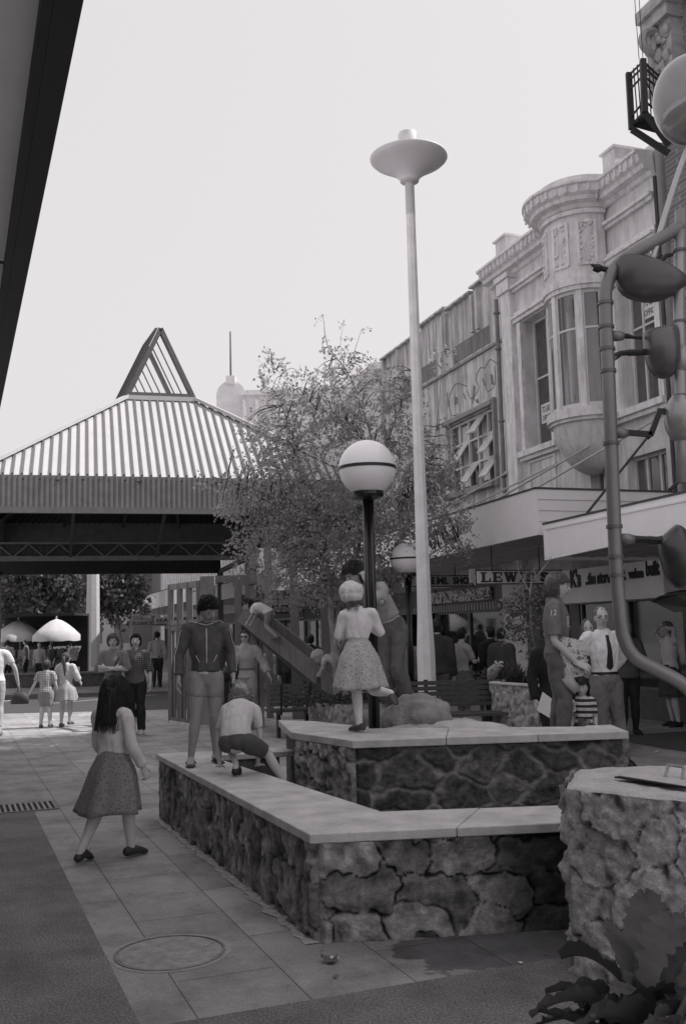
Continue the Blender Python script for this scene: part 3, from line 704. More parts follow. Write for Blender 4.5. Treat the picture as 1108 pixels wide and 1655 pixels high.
for ac in (70, 112, 28, 152):
    wv = 12 if ac in (70, 112) else 12
    for a_, z0, z1 in ((ac - wv, 8.05, 8.85), (ac + wv, 8.05, 8.85)): arcwall(g, BR + .03, a_ - 2.2, a_ + 2.2, z0, z1, .035, 2)
    arcwall(g, BR + .03, ac - wv, ac + wv, 8.81, 8.87, .035, 5); arcwall(g, BR + .03, ac - wv, ac + wv, 8.02, 8.07, .035, 5)
    rs = random.Random(ac)
    for i in range(22):
        s_ = rs.random(); side_ = rs.choice((-1, 1, 0))
        a_ = R_(ac + side_ * (wv - 4) + rs.uniform(-2, 2) if side_ else ac + rs.uniform(-wv + 3, wv - 3)); z_ = rs.uniform(8.12, 8.8) if side_ else rs.choice((8.74, 8.78, 8.12))
        p = Vector((BU + (BR + .012) * math.cos(a_), BW + (BR + .012) * math.sin(a_), z_)); g.ell(p, .028, .028, .032, 6, 4)
g.obj('wreath_panels', M_trim, bay)
# sash windows
def sash(u0, u1, z0, z1, wd, parent, cols=2, split=.55, name='window', fw=.05, m=None, gm=None, curt=False):
    wf = thing(name, None, None); wf.parent = parent
    g = FB(); m = m or M_frame
    g.box(u0, u0 + fw, wd, wd + .06, z0, z1); g.box(u1 - fw, u1, wd, wd + .06, z0, z1); g.box(u0 + fw, u1 - fw, wd, wd + .06, z0, z0 + fw); g.box(u0 + fw, u1 - fw, wd, wd + .06, z1 - fw, z1)
    for c_ in range(1, cols):
        uc = u0 + (u1 - u0) * c_ / cols; g.box(uc - .022, uc + .022, wd + .002, wd + .055, z0 + fw, z1 - fw)
    if split:
        zs = z0 + (z1 - z0) * split
        for c_ in range(cols):
            a = u0 + (u1 - u0) * c_ / cols + (.022 if c_ else fw); b = u0 + (u1 - u0) * (c_ + 1) / cols - (.022 if c_ < cols - 1 else fw)
            g.box(a, b, wd + .004, wd + .05, zs - .02, zs + .02)
    g.obj('frame', m, wf)
    g = FB(); g.box(u0 + .01, u1 - .01, wd + .014, wd + .02, z0 + .01, z1 - .01); g.obj('pane', gm or M_glass, wf)
    return wf
w1 = sash(2.72, 3.78, 5.2, 7.95, -.30, t)
w3 = sash(-.62, .45, 5.28, 7.95, -.30, t, 3)
sash(-.62, .45, 3.5, 4.45, -.2, t, 3, 0); sash(.9, 1.6, 3.6, 4.4, -.2, t, 3, 0)
M_paper = mat('paper', .72, .8, .05, 8); M_ink = mat('ink', .12, .8, .1, 8)
def poster(u0, u1, z0, z1, w_, text, parent, second=None):
    g = FB(); g.box(u0, u1, w_, w_ + .006, z0, z1); po = g.obj('window_notice', M_paper, parent)
    g = MB(); xd = -FD; org = fr(u1 - .05, w_ + .007, z0 + (z1 - z0) * (.55 if second else .3))
    put_text(g, text, org, xd, (0, 0, 1), (u1 - u0) - .1, (z1 - z0) * .33, .02, 0, .002)
    if second: put_text(g, second, fr(u1 - .05, w_ + .007, z0 + (z1 - z0) * .12), xd, (0, 0, 1), (u1 - u0) - .1, (z1 - z0) * .28, .02, 0, .002)
    g.obj('lettering', M_ink, po, world=True) if False else None
    l0 = g.obj('lettering', M_ink, parent); return po
poster(3.22, 3.66, 5.75, 6.15, -.275, 'TO LEASE', t, 'OFFICES'); poster(2.78, 3.2, 6.25, 6.75, -.275, 'OFFICES', t, 'TO LEASE'); poster(-.35, .12, 6.85, 7.25, -.275, 'TO LEASE', t, 'OFFICES')
# downpipes
def pipe_thing(label, pts, r, m, name='downpipe', brackets=()):
    t_ = thing(name, label, 'downpipe', tuple(pts[-1])); g = MB(); g.tube(pts, r, 8); g.obj('pipe', m, t_)
    g = MB()
    for p in brackets: g.lathe([(r * 1.6, -.02), (r * 1.6, .02)], p, 8)
    if brackets: g.obj('bracket', m, t_)
pipe_thing('grey downpipe down the joint left of the bay building', [fr(4.62, .14, 8.7), fr(4.62, .14, 3.7)], .045, mat('pipe_grey', .2, .7, .2, 8), brackets=[fr(4.62, .14, z) for z in (8.4, 7.6, 6, 4.8)])
pipe_thing('dark downpipe at the right corner of the bay building', [fr(-.86, .06, 9.0), fr(-.86, .06, 3.5)], .035, mat('pipe_dark', .05, .6, .2, 8), brackets=[fr(-.86, .06, z) for z in (7.6, 6.2, 4.9)])

# --- mural building --------------------------------------------------------------
t = thing('mural_building', 'water stained plain rendered building with faded mural and open sash windows', 'building', tuple(fr(8, 0, 0)))
g = FB(); o5 = .02
g.box(4.66, 12.0, -6, -.12, 7.9, 9.3); g.box(4.66, 5.38, -6, -.12, 2.6, 7.9); g.box(7.9, 12, -6, -.12, 2.6, 7.9); g.box(5.38, 7.9, -6, -.12, 2.6, 4.85); g.box(5.38, 7.9, -6, -.12, 6.55, 7.9); g.box(5.38, 7.9, -6, -.5, 4.85, 6.55)
for u0, u1, z in ((4.66, 6.2, 9.5), (6.2, 7.6, 9.42), (7.6, 9.3, 9.5), (9.3, 12, 9.36)): g.box(u0, u1, -6, -.12, 9.3, z)
g.obj('wall', M_stain, t)
g = FB()
for u in (4.7, 5.86, 6.12, 7.55, 7.75, 9.3, 10.7, 11.8): g.box(u, u + .1, -.12, -.02, 8.45, 9.35)

for u0_, u1_, z_ in ((4.66, 6.2, 9.5), (6.2, 7.6, 9.42), (7.6, 9.3, 9.5), (9.3, 12, 9.36)): g.box(u0_ + .002, u1_ - .002, -.3, .0, z_ + .001, z_ + .05)
g.obj('parapet_ribs', M_stain, t)
g = FB(); g.box(4.66, 12, -.12, -.06, 7.86, 7.92); g.box(5.36, 7.95, -.12, .0, 6.56, 6.66); g.box(5.36, 7.95, -.12, .05, 4.72, 4.84); g.box(5.28, 5.37, -.12, -.03, 4.7, 6.7); g.obj('ledges', mat('ledge', .28, .9, .2, 5), t)
for u0_, u1_ in ((5.45, 7.35), (8.4, 10.5)): g = FB(); g.box(u0_, u1_, -.118, -.112, 8.0, 8.42); g.obj('dark_band', mat('faded_dark_paint', .2, .9, .25, 3, stretch=(3, 3, .5)), t)
g = FB()   # loose faded mural strokes
rs = random.Random(5)
def stroke(pts, r): g.tube(rpath(pts, 5), r, 4)
W_ = -.118
stroke([(5.2, W_, 7.45), (5.5, W_, 7.62), (5.75, W_, 7.5), (6.0, W_, 7.55), (6.2, W_, 7.35), (6.1, W_, 7.1), (6.5, W_, 6.95), (6.7, W_, 7.2)], .012)
stroke([(6.7, W_, 7.3), (7.3, W_, 7.5), (7.7, W_, 7.2), (7.6, W_, 6.8), (7.2, W_, 6.75)], .012)
stroke([(5.3, W_, 7.4), (5.32, W_, 7.0), (5.7, W_, 6.95), (5.75, W_, 7.35)], .010)
for (u, z, a, b, c_) in ((5.35, 7.0, .14, .3, .04), (5.75, 7.05, .1, .25, .08), (6.35, 6.9, .12, .35, -.1), (6.75, 6.95, .1, .26, .1), (7.2, 7.0, .2, .2, .0), (6.1, 6.75, .16, .14, .05), (7.75, 7.05, .06, .4, 0), (5.1, 6.9, .05, .3, 0)):
    g.add([(u, W_ + .004, z), (u + a, W_ + .004, z + c_), (u + a + c_, W_ + .004, z + b), (u + c_, W_ + .004, z + b * .8)], [(0, 1, 2, 3)])
g.obj('mural', mat('mural_paint', .2, .9, .3, 9), t)
# multi-pane window with open sashes
wf = thing('window', None, None); wf.parent = t
g = FB(); cols_ = 5; u0, u1, z0, z1 = 5.4, 7.88, 4.87, 6.53
for i in range(cols_ + 1):
    uu = u0 + (u1 - u0 - .06) * i / cols_; g.box(uu, uu + .06, -.3, -.2, z0, z1)
for z_ in (z0, 5.42, 5.98, z1 - .05): g.box(u0, u1, -.298, -.203, z_, z_ + .05)
g.obj('frame', M_frame, wf)
g = FB(); g.box(u0, u1, -.27, -.265, z0, z1); g.obj('pane', M_glass, wf)
g = FB()
for i, j in ((0, 0), (0, 1), (2, 0), (3, 1), (1, 2)):
    a = u0 + .06 + (u1 - u0 - .06) * i / cols_; b = a + (u1 - u0 - .06) / cols_ - .06; zt = 5.42 + .56 * j if j < 2 else z1 - .02; zb = zt - .5
    g.add([(a, -.2, zt), (b, -.2, zt), (b, .12, zb + .06), (a, .12, zb + .06), (a, -.22, zt), (b, -.22, zt), (b, .10, zb + .03), (a, .10, zb + .03)], [(0, 1, 2, 3), (7, 6, 5, 4), (0, 3, 7, 4), (1, 5, 6, 2), (2, 6, 7, 3)])
g.obj('open_sash', mat('sash_pale', .55, .3, .25, 5), wf)
g = FB(); 
for i in (0, 1, 3): g.box(u0 + .1 + i * .5, u0 + .4 + i * .5, -.26, -.255, z0 + .1, z1 - .1)
g.obj('curtain', mat('curtain', .55, .9, .3, 14, stretch=(8, 8, .6)), wf)

# --- the row beyond --------------------------------------------------------------
def plain_block(name, label, u0, u1, h, m, wins, w_=0, ribs=0, z0=2.6):
    t_ = thing(name, label, 'building', tuple(fr((u0 + u1) / 2, 0, 0)))
    g = FB(); g.box(u0 + .01, u1 - .01, w_ - 7, w_, z0, h); g.obj('wall', m, t_)
    g = FB(); g.box(u0, u1, w_, w_ + .22, h - .25, h - .02); g.box(u0, u1, w_ - .2, w_ + .12, h + .001, h + .25)
    if ribs:
        k = int((u1 - u0) / ribs)
        for i in range(k): g.box(u0 + .1 + i * ribs, u0 + .1 + i * ribs + ribs * .35, w_, w_ + .14, z0 + .9, h - .26)
    g.obj('parapet', M_trim, t_)
    for (a, b, c_, d_) in wins:
        sash(a, b, c_, d_, w_ - .02, t_, 2, .5)
    return t_
plain_block('plain_building', 'plain pale building seen just above the birch beyond the mural wall', 12.05, 15.4, 9.1, M_plaster, [(12.6, 13.5, 5, 6.6), (14, 14.9, 5, 6.6)])
tb = plain_block('white_parapet_building', 'white building with a raised end parapet far down the row', 15.4, 24, 8.9, mat('white_wall', .62, .8, .1, 3), [(17, 18.2, 5, 6.6), (19.6, 20.8, 5, 6.6), (22, 23, 5, 6.6)])
g = FB(); g.box(15.4, 15.8, -6, .25, 9.15, 10.1); g.box(15.8, 22.5, -.3, .1, 9.15, 9.6); g.obj('end_parapet', mat('white_wall'), tb)
g = FB(); g.box(15.9, 15.98, -.1, -.02, 9.6, 10.6); g.obj('chimney_pipe', M_trim, tb)
plain_block('fluted_building', 'pale building clad in vertical fluted panels far behind the climbing frame', 28, 52, 9.0, mat('white_wall'), [], ribs=.7)
plain_block('plain_building', 'grey flat building between the fluted block and the white parapet', 24, 28, 7.6, M_plaster, [(24.6, 25.5, 4.4, 5.9), (26.4, 27.3, 4.4, 5.9)])
# fire stair / angled glazing on the fluted building
g = FB()
for i in range(9):
    g.bar((28.5 + i * .75, .9, 3.8 + i * .0), (28.5 + i * .75 + 2.2, .9, 5.6), .05, .05)
for j in range(4): g.bar((28.3 + j * .55, .9, 3.9 + j * .45), (36.5, .9, 3.9 + j * .45), .05, .05)
for i in range(3): g.bar((28.6 + i * 3.2, 0, 5.0), (28.6 + i * 3.2, .9, 5.0), .05, .05)
o = g.obj('escape_stair_frame', mat('white_metal', .7, .5, .05, 5), None); tag(o, 'white metal lattice frame fixed on the far fluted facade', 'metal frame')

# --- tall brick building at the right edge --------------------------------------
M_brick = mat('brick', .2, .9, .2, 5)
nn_ = M_brick.node_tree.nodes; ll_ = M_brick.node_tree.links.new
tc = nn_.new('ShaderNodeTexCoord'); mp = nn_.new('ShaderNodeMapping'); mp.inputs['Rotation'].default_value = (R_(90), 0, 0); ll_(tc.outputs['Object'], mp.inputs[0])
br = nn_.new('ShaderNodeTexBrick'); br.inputs['Scale'].default_value = 1; br.inputs['Brick Width'].default_value = .23; br.inputs['Row Height'].default_value = .08; br.inputs['Mortar Size'].default_value = .008
br.inputs['Color1'].default_value = col(.15); br.inputs['Color2'].default_value = col(.22); br.inputs['Mortar'].default_value = col(.3); ll_(mp.outputs[0], br.inputs[0]); ll_(br.outputs[0], nn_['Principled BSDF'].inputs['Base Color'])
t = thing('tall_brick_building', 'tall brick building with carved stone bracket at the right edge', 'building', tuple(fr(-6, 0, 0)))
TW = -.05
g = FB(); g.box(-15, -1.0, -12, TW, 2.6, 13.6); g.obj('wall', M_brick, t)
g = FB()
g.box(-1.75, -1.0, TW, .35, 11.55, 11.75); g.box(-1.7, -1.02, TW, .28, 11.35, 11.549)
g.box(-1.65, -1.03, TW, .18, 10.1, 11.349); g.box(-15, -1.76, TW, .2, 11.6, 11.8)
rs = random.Random(8)
for i in range(60):
    g.ell((rs.uniform(-1.62, -1.05), .17 + rs.uniform(0, .06), rs.uniform(10.15, 11.3)), rs.uniform(.04, .09), .05, rs.uniform(.05, .13), 7, 5)
g.tube(rpath([(-1.3, .2, 11.3), (-1.3, .42, 11.2), (-1.3, .45, 11.0), (-1.3, .3, 10.9), (-1.3, .25, 11.05)], 5), .07, 6)
g.obj('carved_bracket', mat('carved_stone', .36, .85, .25, 6, .4, 40), t)
# shop front below on the near building
g = FB(); g.box(-15, -1.0, -12, -.9, 0, 2.6); g.obj('ground_floor_wall', mat('shop_wall', .16, .8, .3, 3), t)
# hoist cage
a = (-1.15, .2); 
t = thing('hoist_cage', 'dark steel hoist cage hung on wires above the bay building', 'hoist cage', tuple(fr(-1.3, 1, 9.4)))
C = [at(1015, 118, 14.9), at(1038, 96, 14.5), at(1064, 120, 14.9), at(1020, 209, 14.9), at(1041, 182, 14.5), at(1070, 205, 14.9)]
Cb = [C[0] + Vector((.5, .35, 0)), C[3] + Vector((.5, .35, 0))]
g = MB(); g.bar(C[0], C[3], .09, .07); g.bar(C[1], C[4] + Vector((0, 0, 0)), .09, .08); g.bar(C[2], C[5], .05, .05)
g.bar(C[3], at(1080, 248, 14.9), .08, .08); g.bar(C[4], at(1080, 235, 14.7), .07, .07); g.bar(C[3] + Vector((.1, 0, .1)), C[4], .05, .06); g.obj('post', mat('cage_steel', .035, .6, .2, 10), t)
g = MB()
for k_ in (.04, .14, .3, .78):
    g.bar(C[0].lerp(C[3], k_), C[1].lerp(C[4], k_), .025, .025); g.bar(C[1].lerp(C[4], k_), C[2].lerp(C[5], k_), .025, .025)
for k_ in (.35, .6):
    a_, b_ = C[0].lerp(C[1], k_), C[3].lerp(C[4], k_ + .12); g.bar(a_, b_, .015, .02)
    a_, b_ = C[1].lerp(C[2], k_), C[4].lerp(C[5], k_); g.bar(a_, b_, .015, .02)
g.bar(C[1].lerp(C[4], .3), C[2].lerp(C[5], .8), .015, .02)
g.obj('rail', mat('cage_steel'), t)
g = MB(); g.extr([C[3] + Vector((0, 0, .05)), C[4], C[5], C[5] + Vector((.15, .3, 0))], (0, 0, .05)); g.obj('floor_plate', mat('cage_floor', .02, .8), t)
g = MB(); g.tube([C[1], C[1] + Vector((.02, 0, 6))], .006, 4); g.tube([C[1] + Vector((-.06, 0, 0)), C[1] + Vector((-.1, 0, 6))], .006, 4); g.obj('wire', mat('cage_steel'), t)

# --- awnings ------------------------------------------------------------------------
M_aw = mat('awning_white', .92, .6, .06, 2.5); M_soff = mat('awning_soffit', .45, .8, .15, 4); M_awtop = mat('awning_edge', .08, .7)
def awning(name, label, u0, u1, w1, zb0, zb1, zt0, zt1, m=None, w0=0.02):
    t_ = thing(name, label, 'awning', tuple(fr((u0 + u1) / 2, w1, zb0)))
    g = FB(); th = .05
    g.add([(u0, w1, zb0), (u1, w1, zb1), (u1, w1, zt1), (u0, w1, zt0), (u0, w1 - th, zb0), (u1, w1 - th, zb1), (u1, w1 - th, zt1), (u0, w1 - th, zt0)], [(0, 1, 2, 3), (7, 6, 5, 4), (0, 4, 5, 1), (3, 2, 6, 7), (1, 5, 6, 2), (0, 3, 7, 4)])
    g.add([(u0, w0, zb0), (u0, w1 - th, zb0), (u0, w1 - th, zt0), (u0, w0, zt0), (u0 + th, w0, zb0), (u0 + th, w1 - th, zb0), (u0 + th, w1 - th, zt0), (u0 + th, w0, zt0)], [(0, 3, 2, 1), (4, 5, 6, 7), (0, 1, 5, 4), (3, 7, 6, 2)])
    g.add([(u1, w0, zb1), (u1, w1 - th, zb1), (u1, w1 - th, zt1), (u1, w0, zt1), (u1 - th, w0, zb1), (u1 - th, w1 - th, zb1), (u1 - th, w1 - th, zt1), (u1 - th, w0, zt1)], [(0, 1, 2, 3), (7, 6, 5, 4)])
    g.obj('fascia', m or M_aw, t_)
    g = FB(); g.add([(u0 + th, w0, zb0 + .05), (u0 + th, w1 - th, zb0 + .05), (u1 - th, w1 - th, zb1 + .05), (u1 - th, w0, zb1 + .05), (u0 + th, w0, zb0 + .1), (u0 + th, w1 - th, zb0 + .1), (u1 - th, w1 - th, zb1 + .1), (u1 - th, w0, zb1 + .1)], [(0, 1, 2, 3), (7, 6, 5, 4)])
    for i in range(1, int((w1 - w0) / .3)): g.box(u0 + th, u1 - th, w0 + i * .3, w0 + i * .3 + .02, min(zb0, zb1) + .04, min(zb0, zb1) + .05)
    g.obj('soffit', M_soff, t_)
    g = FB(); g.add([(u0 + .03, w0, zt0 - .06), (u1, w0, zt1 - .06), (u1, w1 - .05, zt1 - .06), (u0 + .03, w1 - .05, zt0 - .06)], [(0, 1, 2, 3)])
    g.box(u0 - .012, u0 + .03, w0, w1 + .012, zt0 + .001, zt0 + .03)
    g.add([(u0 - .012, w1 - .03, zt0 + .002), (u1, w1 - .03, zt1 + .002), (u1, w1 + .012, zt1 + .002), (u0 - .012, w1 + .012, zt0 + .002), (u0 - .012, w1 - .03, zt0 + .03), (u1, w1 - .03, zt1 + .03), (u1, w1 + .012, zt1 + .03), (u0 - .012, w1 + .012, zt0 + .03)], [(0, 1, 2, 3), (7, 6, 5, 4), (3, 2, 6, 7), (0, 3, 7, 4)])
    g.obj('top_flashing', M_awtop, t_)
    return t_
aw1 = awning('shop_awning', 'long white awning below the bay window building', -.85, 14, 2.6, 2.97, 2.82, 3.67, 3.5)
g = FB()
for j in range(3): g.box(-.858, -.851, .05, 2.56, 3.17 + j * .17, 3.176 + j * .17)
g.obj('panel_joint', mat('joint_grey', .4, .7), aw1)
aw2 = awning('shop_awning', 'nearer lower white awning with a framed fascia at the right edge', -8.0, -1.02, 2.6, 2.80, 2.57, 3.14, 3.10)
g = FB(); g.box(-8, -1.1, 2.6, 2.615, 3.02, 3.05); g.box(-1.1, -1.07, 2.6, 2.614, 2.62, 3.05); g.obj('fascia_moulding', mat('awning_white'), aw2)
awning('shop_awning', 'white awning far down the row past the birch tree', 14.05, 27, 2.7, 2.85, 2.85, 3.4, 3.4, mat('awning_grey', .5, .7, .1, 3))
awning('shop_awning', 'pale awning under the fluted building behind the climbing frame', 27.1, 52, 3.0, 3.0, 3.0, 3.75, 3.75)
M_rod = mat('tie_rod', .45, .5, .1, 8)
def rod(label, a, b, m=None, r=.02, group=None):
    t_ = thing('awning_tie_rod', label, 'tie rod', tuple(a), 0, group); g = MB(); g.tube([a, b], r, 6); g.obj('rod', m or M_rod, t_); g = MB(); g.ell(b, r * 2.2, r * 2.2, r * 2.2, 8, 6); g.obj('wall_plate', m or M_rod, t_)
GR = 'tie rods holding up the awnings'
rod('pale tie rod running up to the downpipe left of the bay building', fr(5.9, 2.3, 3.6), fr(4.5, .15, 4.85), group=GR)
rod('pale tie rod rising past the panel below the left sash window', fr(3.9, 2.3, 3.6), fr(2.7, .02, 4.75), group=GR)
rod('pale tie rod crossing in front of the round bowl of the bay', fr(1.75, 2.3, 3.65), fr(.7, .02, 5.0), group=GR)
rod('pale tie rod right of the bay bowl crossing the sculpture pole', fr(.4, 2.3, 3.65), fr(-.7, .02, 5.0), group=GR)
rod('dark slanting tie rod above the nearer awning', at(948, 829, 14.2), at(1046, 706, 15.1), mat('pipe_dark'), .02, GR)
rod('short dark tie rod at the right edge above the nearer awning', at(1082, 792, 13), at(1112, 760, 13.6), mat('pipe_dark'), .03, GR)

# --- ground floor shops ---------------------------------------------------------------
M_sglass = glassmat('shop_glass')
M_goods = [mat('goods_%d' % i, g_, .7, .3, 12) for i, g_ in enumerate((.05, .12, .3, .55, .2))]
def shop(label, u0, u1, w_=-.0, seed=1, h=2.0, sill=.45, doors=(), deep=2.2, floor_g=.12):
    t_ = thing('shop', label, 'shop front', tuple(fr((u0 + u1) / 2, w_, 0)))
    rs = random.Random(seed)
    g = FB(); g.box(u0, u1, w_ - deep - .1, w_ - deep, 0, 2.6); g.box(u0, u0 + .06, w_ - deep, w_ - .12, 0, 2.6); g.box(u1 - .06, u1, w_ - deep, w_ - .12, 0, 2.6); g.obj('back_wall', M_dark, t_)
    g = FB(); g.box(u0, u1, w_ - .3, w_ - .02, 0, sill - .001); g.obj('stall_riser', mat('riser_%d' % seed, rs.choice((.1, .3, .4)), .6, .15, 6), t_)
    g = FB(); n_ = max(2, int((u1 - u0) / 1.15))
    for i in range(n_ + 1):
        uu = u0 + (u1 - u0 - .05) * i / n_; g.box(uu, uu + .05, w_ - .1, w_ - .02, sill, h)
    g.box(u0, u1, w_ - .1, w_ - .015, h, h + .07); g.box(u0, u1, w_ - .1, w_ - .015, sill + .001, sill + .04); g.obj('glazing_frame', mat('shopframe', .12, .4, .2, 8, metal=.3), t_)
    g = FB(); g.box(u0 + .02, u1 - .02, w_ - .07, w_ - .062, sill, h); g.obj('pane', M_sglass, t_)
    g = FB(); g.box(u0, u1, w_ - .12, w_ - .0, h + .071, 2.6); g.obj('transom_panel', mat('transom_%d' % seed, rs.choice((.06, .15)), .6, .2, 5), t_)
    for k_ in range(5):
        g = FB()
        for i in range(int((u1 - u0) * 2.2)):
            uu = rs.uniform(u0 + .1, u1 - .4); ww = rs.uniform(-.9, -.25) + w_; zz = sill + rs.choice((.02, .35, .75, 1.1)) ; sz = rs.uniform(.08, .28)
            if rs.random() < .5: g.box(uu, uu + sz, ww - sz * .5, ww, zz, zz + rs.uniform(.1, .32))
            else: g.lathe([(sz * .3, 0), (sz * .42, sz * .3), (sz * .2, sz * .8), (sz * .12, sz)], (uu + sz / 2, ww, zz), 8)
        g.obj('display_goods', M_goods[k_], t_)
    g = FB()
    for zz in (sill, sill + .34, sill + .74): g.box(u0 + .1, u1 - .1, w_ - 1.0, w_ - .2, zz - .02 + .02, zz + .015)
    g.obj('shelf', mat('shelf', .2, .6), t_)
    g = FB(); 
    for i in range(3):
        uu = rs.uniform(u0 + .1, u1 - .5); g.box(uu, uu + rs.uniform(.2, .4), w_ - .085, w_ - .08, 1.0 + rs.uniform(-.3, .5), 1.5 + rs.uniform(-.0, .3))
    g.obj('window_bill', M_paper, t_)
    return t_
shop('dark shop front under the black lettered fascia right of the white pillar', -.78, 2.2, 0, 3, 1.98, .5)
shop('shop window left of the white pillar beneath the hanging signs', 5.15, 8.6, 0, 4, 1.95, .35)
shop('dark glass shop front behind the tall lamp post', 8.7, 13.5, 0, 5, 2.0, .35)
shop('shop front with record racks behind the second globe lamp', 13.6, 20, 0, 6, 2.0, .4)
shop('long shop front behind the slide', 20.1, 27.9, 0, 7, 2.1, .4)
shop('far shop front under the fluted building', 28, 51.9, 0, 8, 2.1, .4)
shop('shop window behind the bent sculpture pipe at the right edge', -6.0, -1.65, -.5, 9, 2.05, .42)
t = thing('shop_pillar', 'white tiled shop pillar behind the young tree', 'pillar', tuple(fr(4.6, 0, 0)))
g = FB(); g.box(4.12, 5.1, -.4, .05, 0, 2.6); g.obj('shaft', mat('pillar_white', .6, .5, .06, 5), t); g = FB(); g.box(4.10, 5.12, .05, .07, 0, .2); g.obj('plinth', mat('plinth', .2, .6), t)
t = thing('dark_shop_pillar', 'dark tiled pillar at the shop corner behind the sculpture pole', 'pillar', tuple(fr(-.9, 0, 0)))
g = FB(); g.box(-1.62, -.85, -.5, .06, 0, 2.6); g.obj('shaft', mat('pillar_dark', .05, .35, .2, 5), t); g = FB(); g.box(-1.63, -.84, .06, .075, 0, .15); g.obj('plinth', mat('plinth'), t)
t = thing('shop_pillar', 'grey pillar between the shops seen past the white pillar', 'pillar', tuple(fr(3, 0, 0)))
g = FB(); g.box(2.25, 4.08, -.4, -.02, 0, 2.6); g.obj('shaft', mat('pillar_grey', .13, .6, .2, 4), t); g = FB(); g.box(2.6, 3.7, -.02, .0, .5, 2.0); g.obj('notice_board', mat('noticeboard', .05, .6, .4, 8), t)
# fascia with black lettering
t = thing('shop_fascia_sign', 'white shop fascia with bold black lower case slogan', 'sign', tuple(fr(1, .1, 2)))
g = FB(); g.box(-1.0, 2.35, -.0, .5, 2.0, 2.60); g.obj('fascia_board', mat('fascia_white', .9, .5, .06, 2), t)
g = MB(); xd = -FD
def fpx(px, py, w_=.5): 
    o = Vector((0, 0, EYE)); d = ray(px, py); p0 = fr(0, w_, 0); tt = (p0 - o).dot(FN) / d.dot(FN); return o + d * tt
def span(body, pxa, pxb, ybase, h, bold):
    a = fpx(pxa, ybase); b = fpx(pxb, ybase); a.z = b.z = (a.z + b.z) / 2
    put_text(g, body, a, (b - a).normalized(), (0, 0, 1), (b - a).length, h, bold, 0, .012)
span("..the stores", 946, 990, 944, .22, .045); span("that", 993, 1011, 939, .2, .045); span("value", 1015, 1040, 935, .17, .045); span("built", 1044, 1066, 931, .25, .045)
span("K's", 922, 939, 950, .34, .05)
g.obj('lettering', mat('letter_black', .02, .5), t)

# hanging signs
def hanging_sign(label, u, w0, w1, z0, z1, build, bg_m, m, name='hanging_sign', border=True, th=.06):
    """board square to the facade, facing back up the mall towards the camera"""
    t_ = thing(name, label, 'sign', tuple(fr(u, (w0 + w1) / 2, z0)))
    g = FB(); g.box(u, u + th, w0, w1, z0, z1); g.obj('board', bg_m, t_)
    g = FB()
    if border:
        for a in ((w0, w1, z0, z0 + .02), (w0, w1, z1 - .02, z1)): g.box(u - .008, u - .001, *a)
        g.box(u - .008, u - .001, w0, w0 + .02, z0 + .02, z1 - .02); g.box(u - .008, u - .001, w1 - .02, w1, z0 + .02, z1 - .02)
    build(g, u, w0, w1, z0, z1); g.obj('lettering', m, t_)
    g = FB()
    for ww in (w0 + .25 * (w1 - w0), w0 + .8 * (w1 - w0)): g.bar((u + .03, ww, z1), (u + .03, ww, 2.98), .015, .015)
    g.obj('hanger', mat('cage_steel'), t_)
    return t_
SL = {  # slab serif strokes in a unit box: quads
 'L': [[(.12, 0), (.42, 0), (.42, 1), (.12, 1)], [(0, 0), (1, 0), (1, .16), (0, .16)], [(.84, .16), (1, .16), (1, .42), (.88, .42)], [(0, .86), (.6, .86), (.6, 1), (0, 1)]],
 'E': [[(.12, 0), (.42, 0), (.42, 1), (.12, 1)], [(0, 0), (1, 0), (1, .15), (0, .15)], [(0, .85), (1, .85), (1, 1), (0, 1)], [(.42, .43), (.72, .43), (.72, .57), (.42, .57)], [(.68, .33), (.8, .33), (.8, .67), (.68, .67)], [(.86, .15), (1, .15), (1, .38), (.9, .38)], [(.9, .62), (1, .62), (1, .85), (.86, .85)]],
 'W': [[(.04, 1), (.28, 1), (.42, 0), (.24, 0)], [(.24, 0), (.42, 0), (.56, 1), (.44, 1)], [(.40, 1), (.62, 1), (.76, 0), (.58, 0)], [(.58, 0), (.76, 0), (.94, 1), (.84, 1)], [(0, .88), (.36, .88), (.36, 1), (0, 1)], [(.38, .88), (.68, .88), (.68, 1), (.38, 1)], [(.74, .88), (1, .88), (1, 1), (.74, 1)]],
 'I': [[(.3, 0), (.7, 0), (.7, 1), (.3, 1)], [(0, 0), (1, 0), (1, .14), (0, .14)], [(0, .86), (1, .86), (1, 1), (0, 1)]],
 "'": [[(.2, 1), (.9, 1), (.9, .72), (.2, .72)], [(.5, .72), (.9, .72), (.4, .5), (.3, .5)]]}
def lewis(g, u, w0, w1, z0, z1):
    x = w1 - .10; H = (z1 - z0) * .68; zb = z0 + (z1 - z0) * .16; k_ = 0
    for ch, wd in (('L', .19), ('E', .19), ('W', .27), ('I', .1), ('S', .17), ("'", .06), ('S', .17)):
        if ch == 'S':
            mbx = MB(); put_text(g_world, 'S', fr(u - .005, x, zb), -FN * 1.0, (0, 0, 1), wd, H, .06, 0, .006)
        else:
            for q in SL[ch]:
                k_ += 1
                g.add([(u - .010 - .0004 * (k_ % 5), x - p[0] * wd, zb + p[1] * H) for p in q] + [(u - .001, x - p[0] * wd, zb + p[1] * H) for p in q], [(0, 1, 2, 3), (7, 6, 5, 4), (0, 4, 5, 1), (1, 5, 6, 2), (2, 6, 7, 3), (3, 7, 4, 0)])
        x -= wd + .028
g_world = MB()
wA, zA = fuw(768, 945, 1.2); wB, zB = fuw(908, 945, 1.2); _, zC = fuw(768, 921, 1.2)
ts = hanging_sign('white hanging sign reading LEWIS\'S in dark slab serif capitals', 1.2, wB, wA, zA, zC, lewis, mat('sign_white', .85, .5, .06, 4), mat('sign_dark', .07, .6, .1, 6))
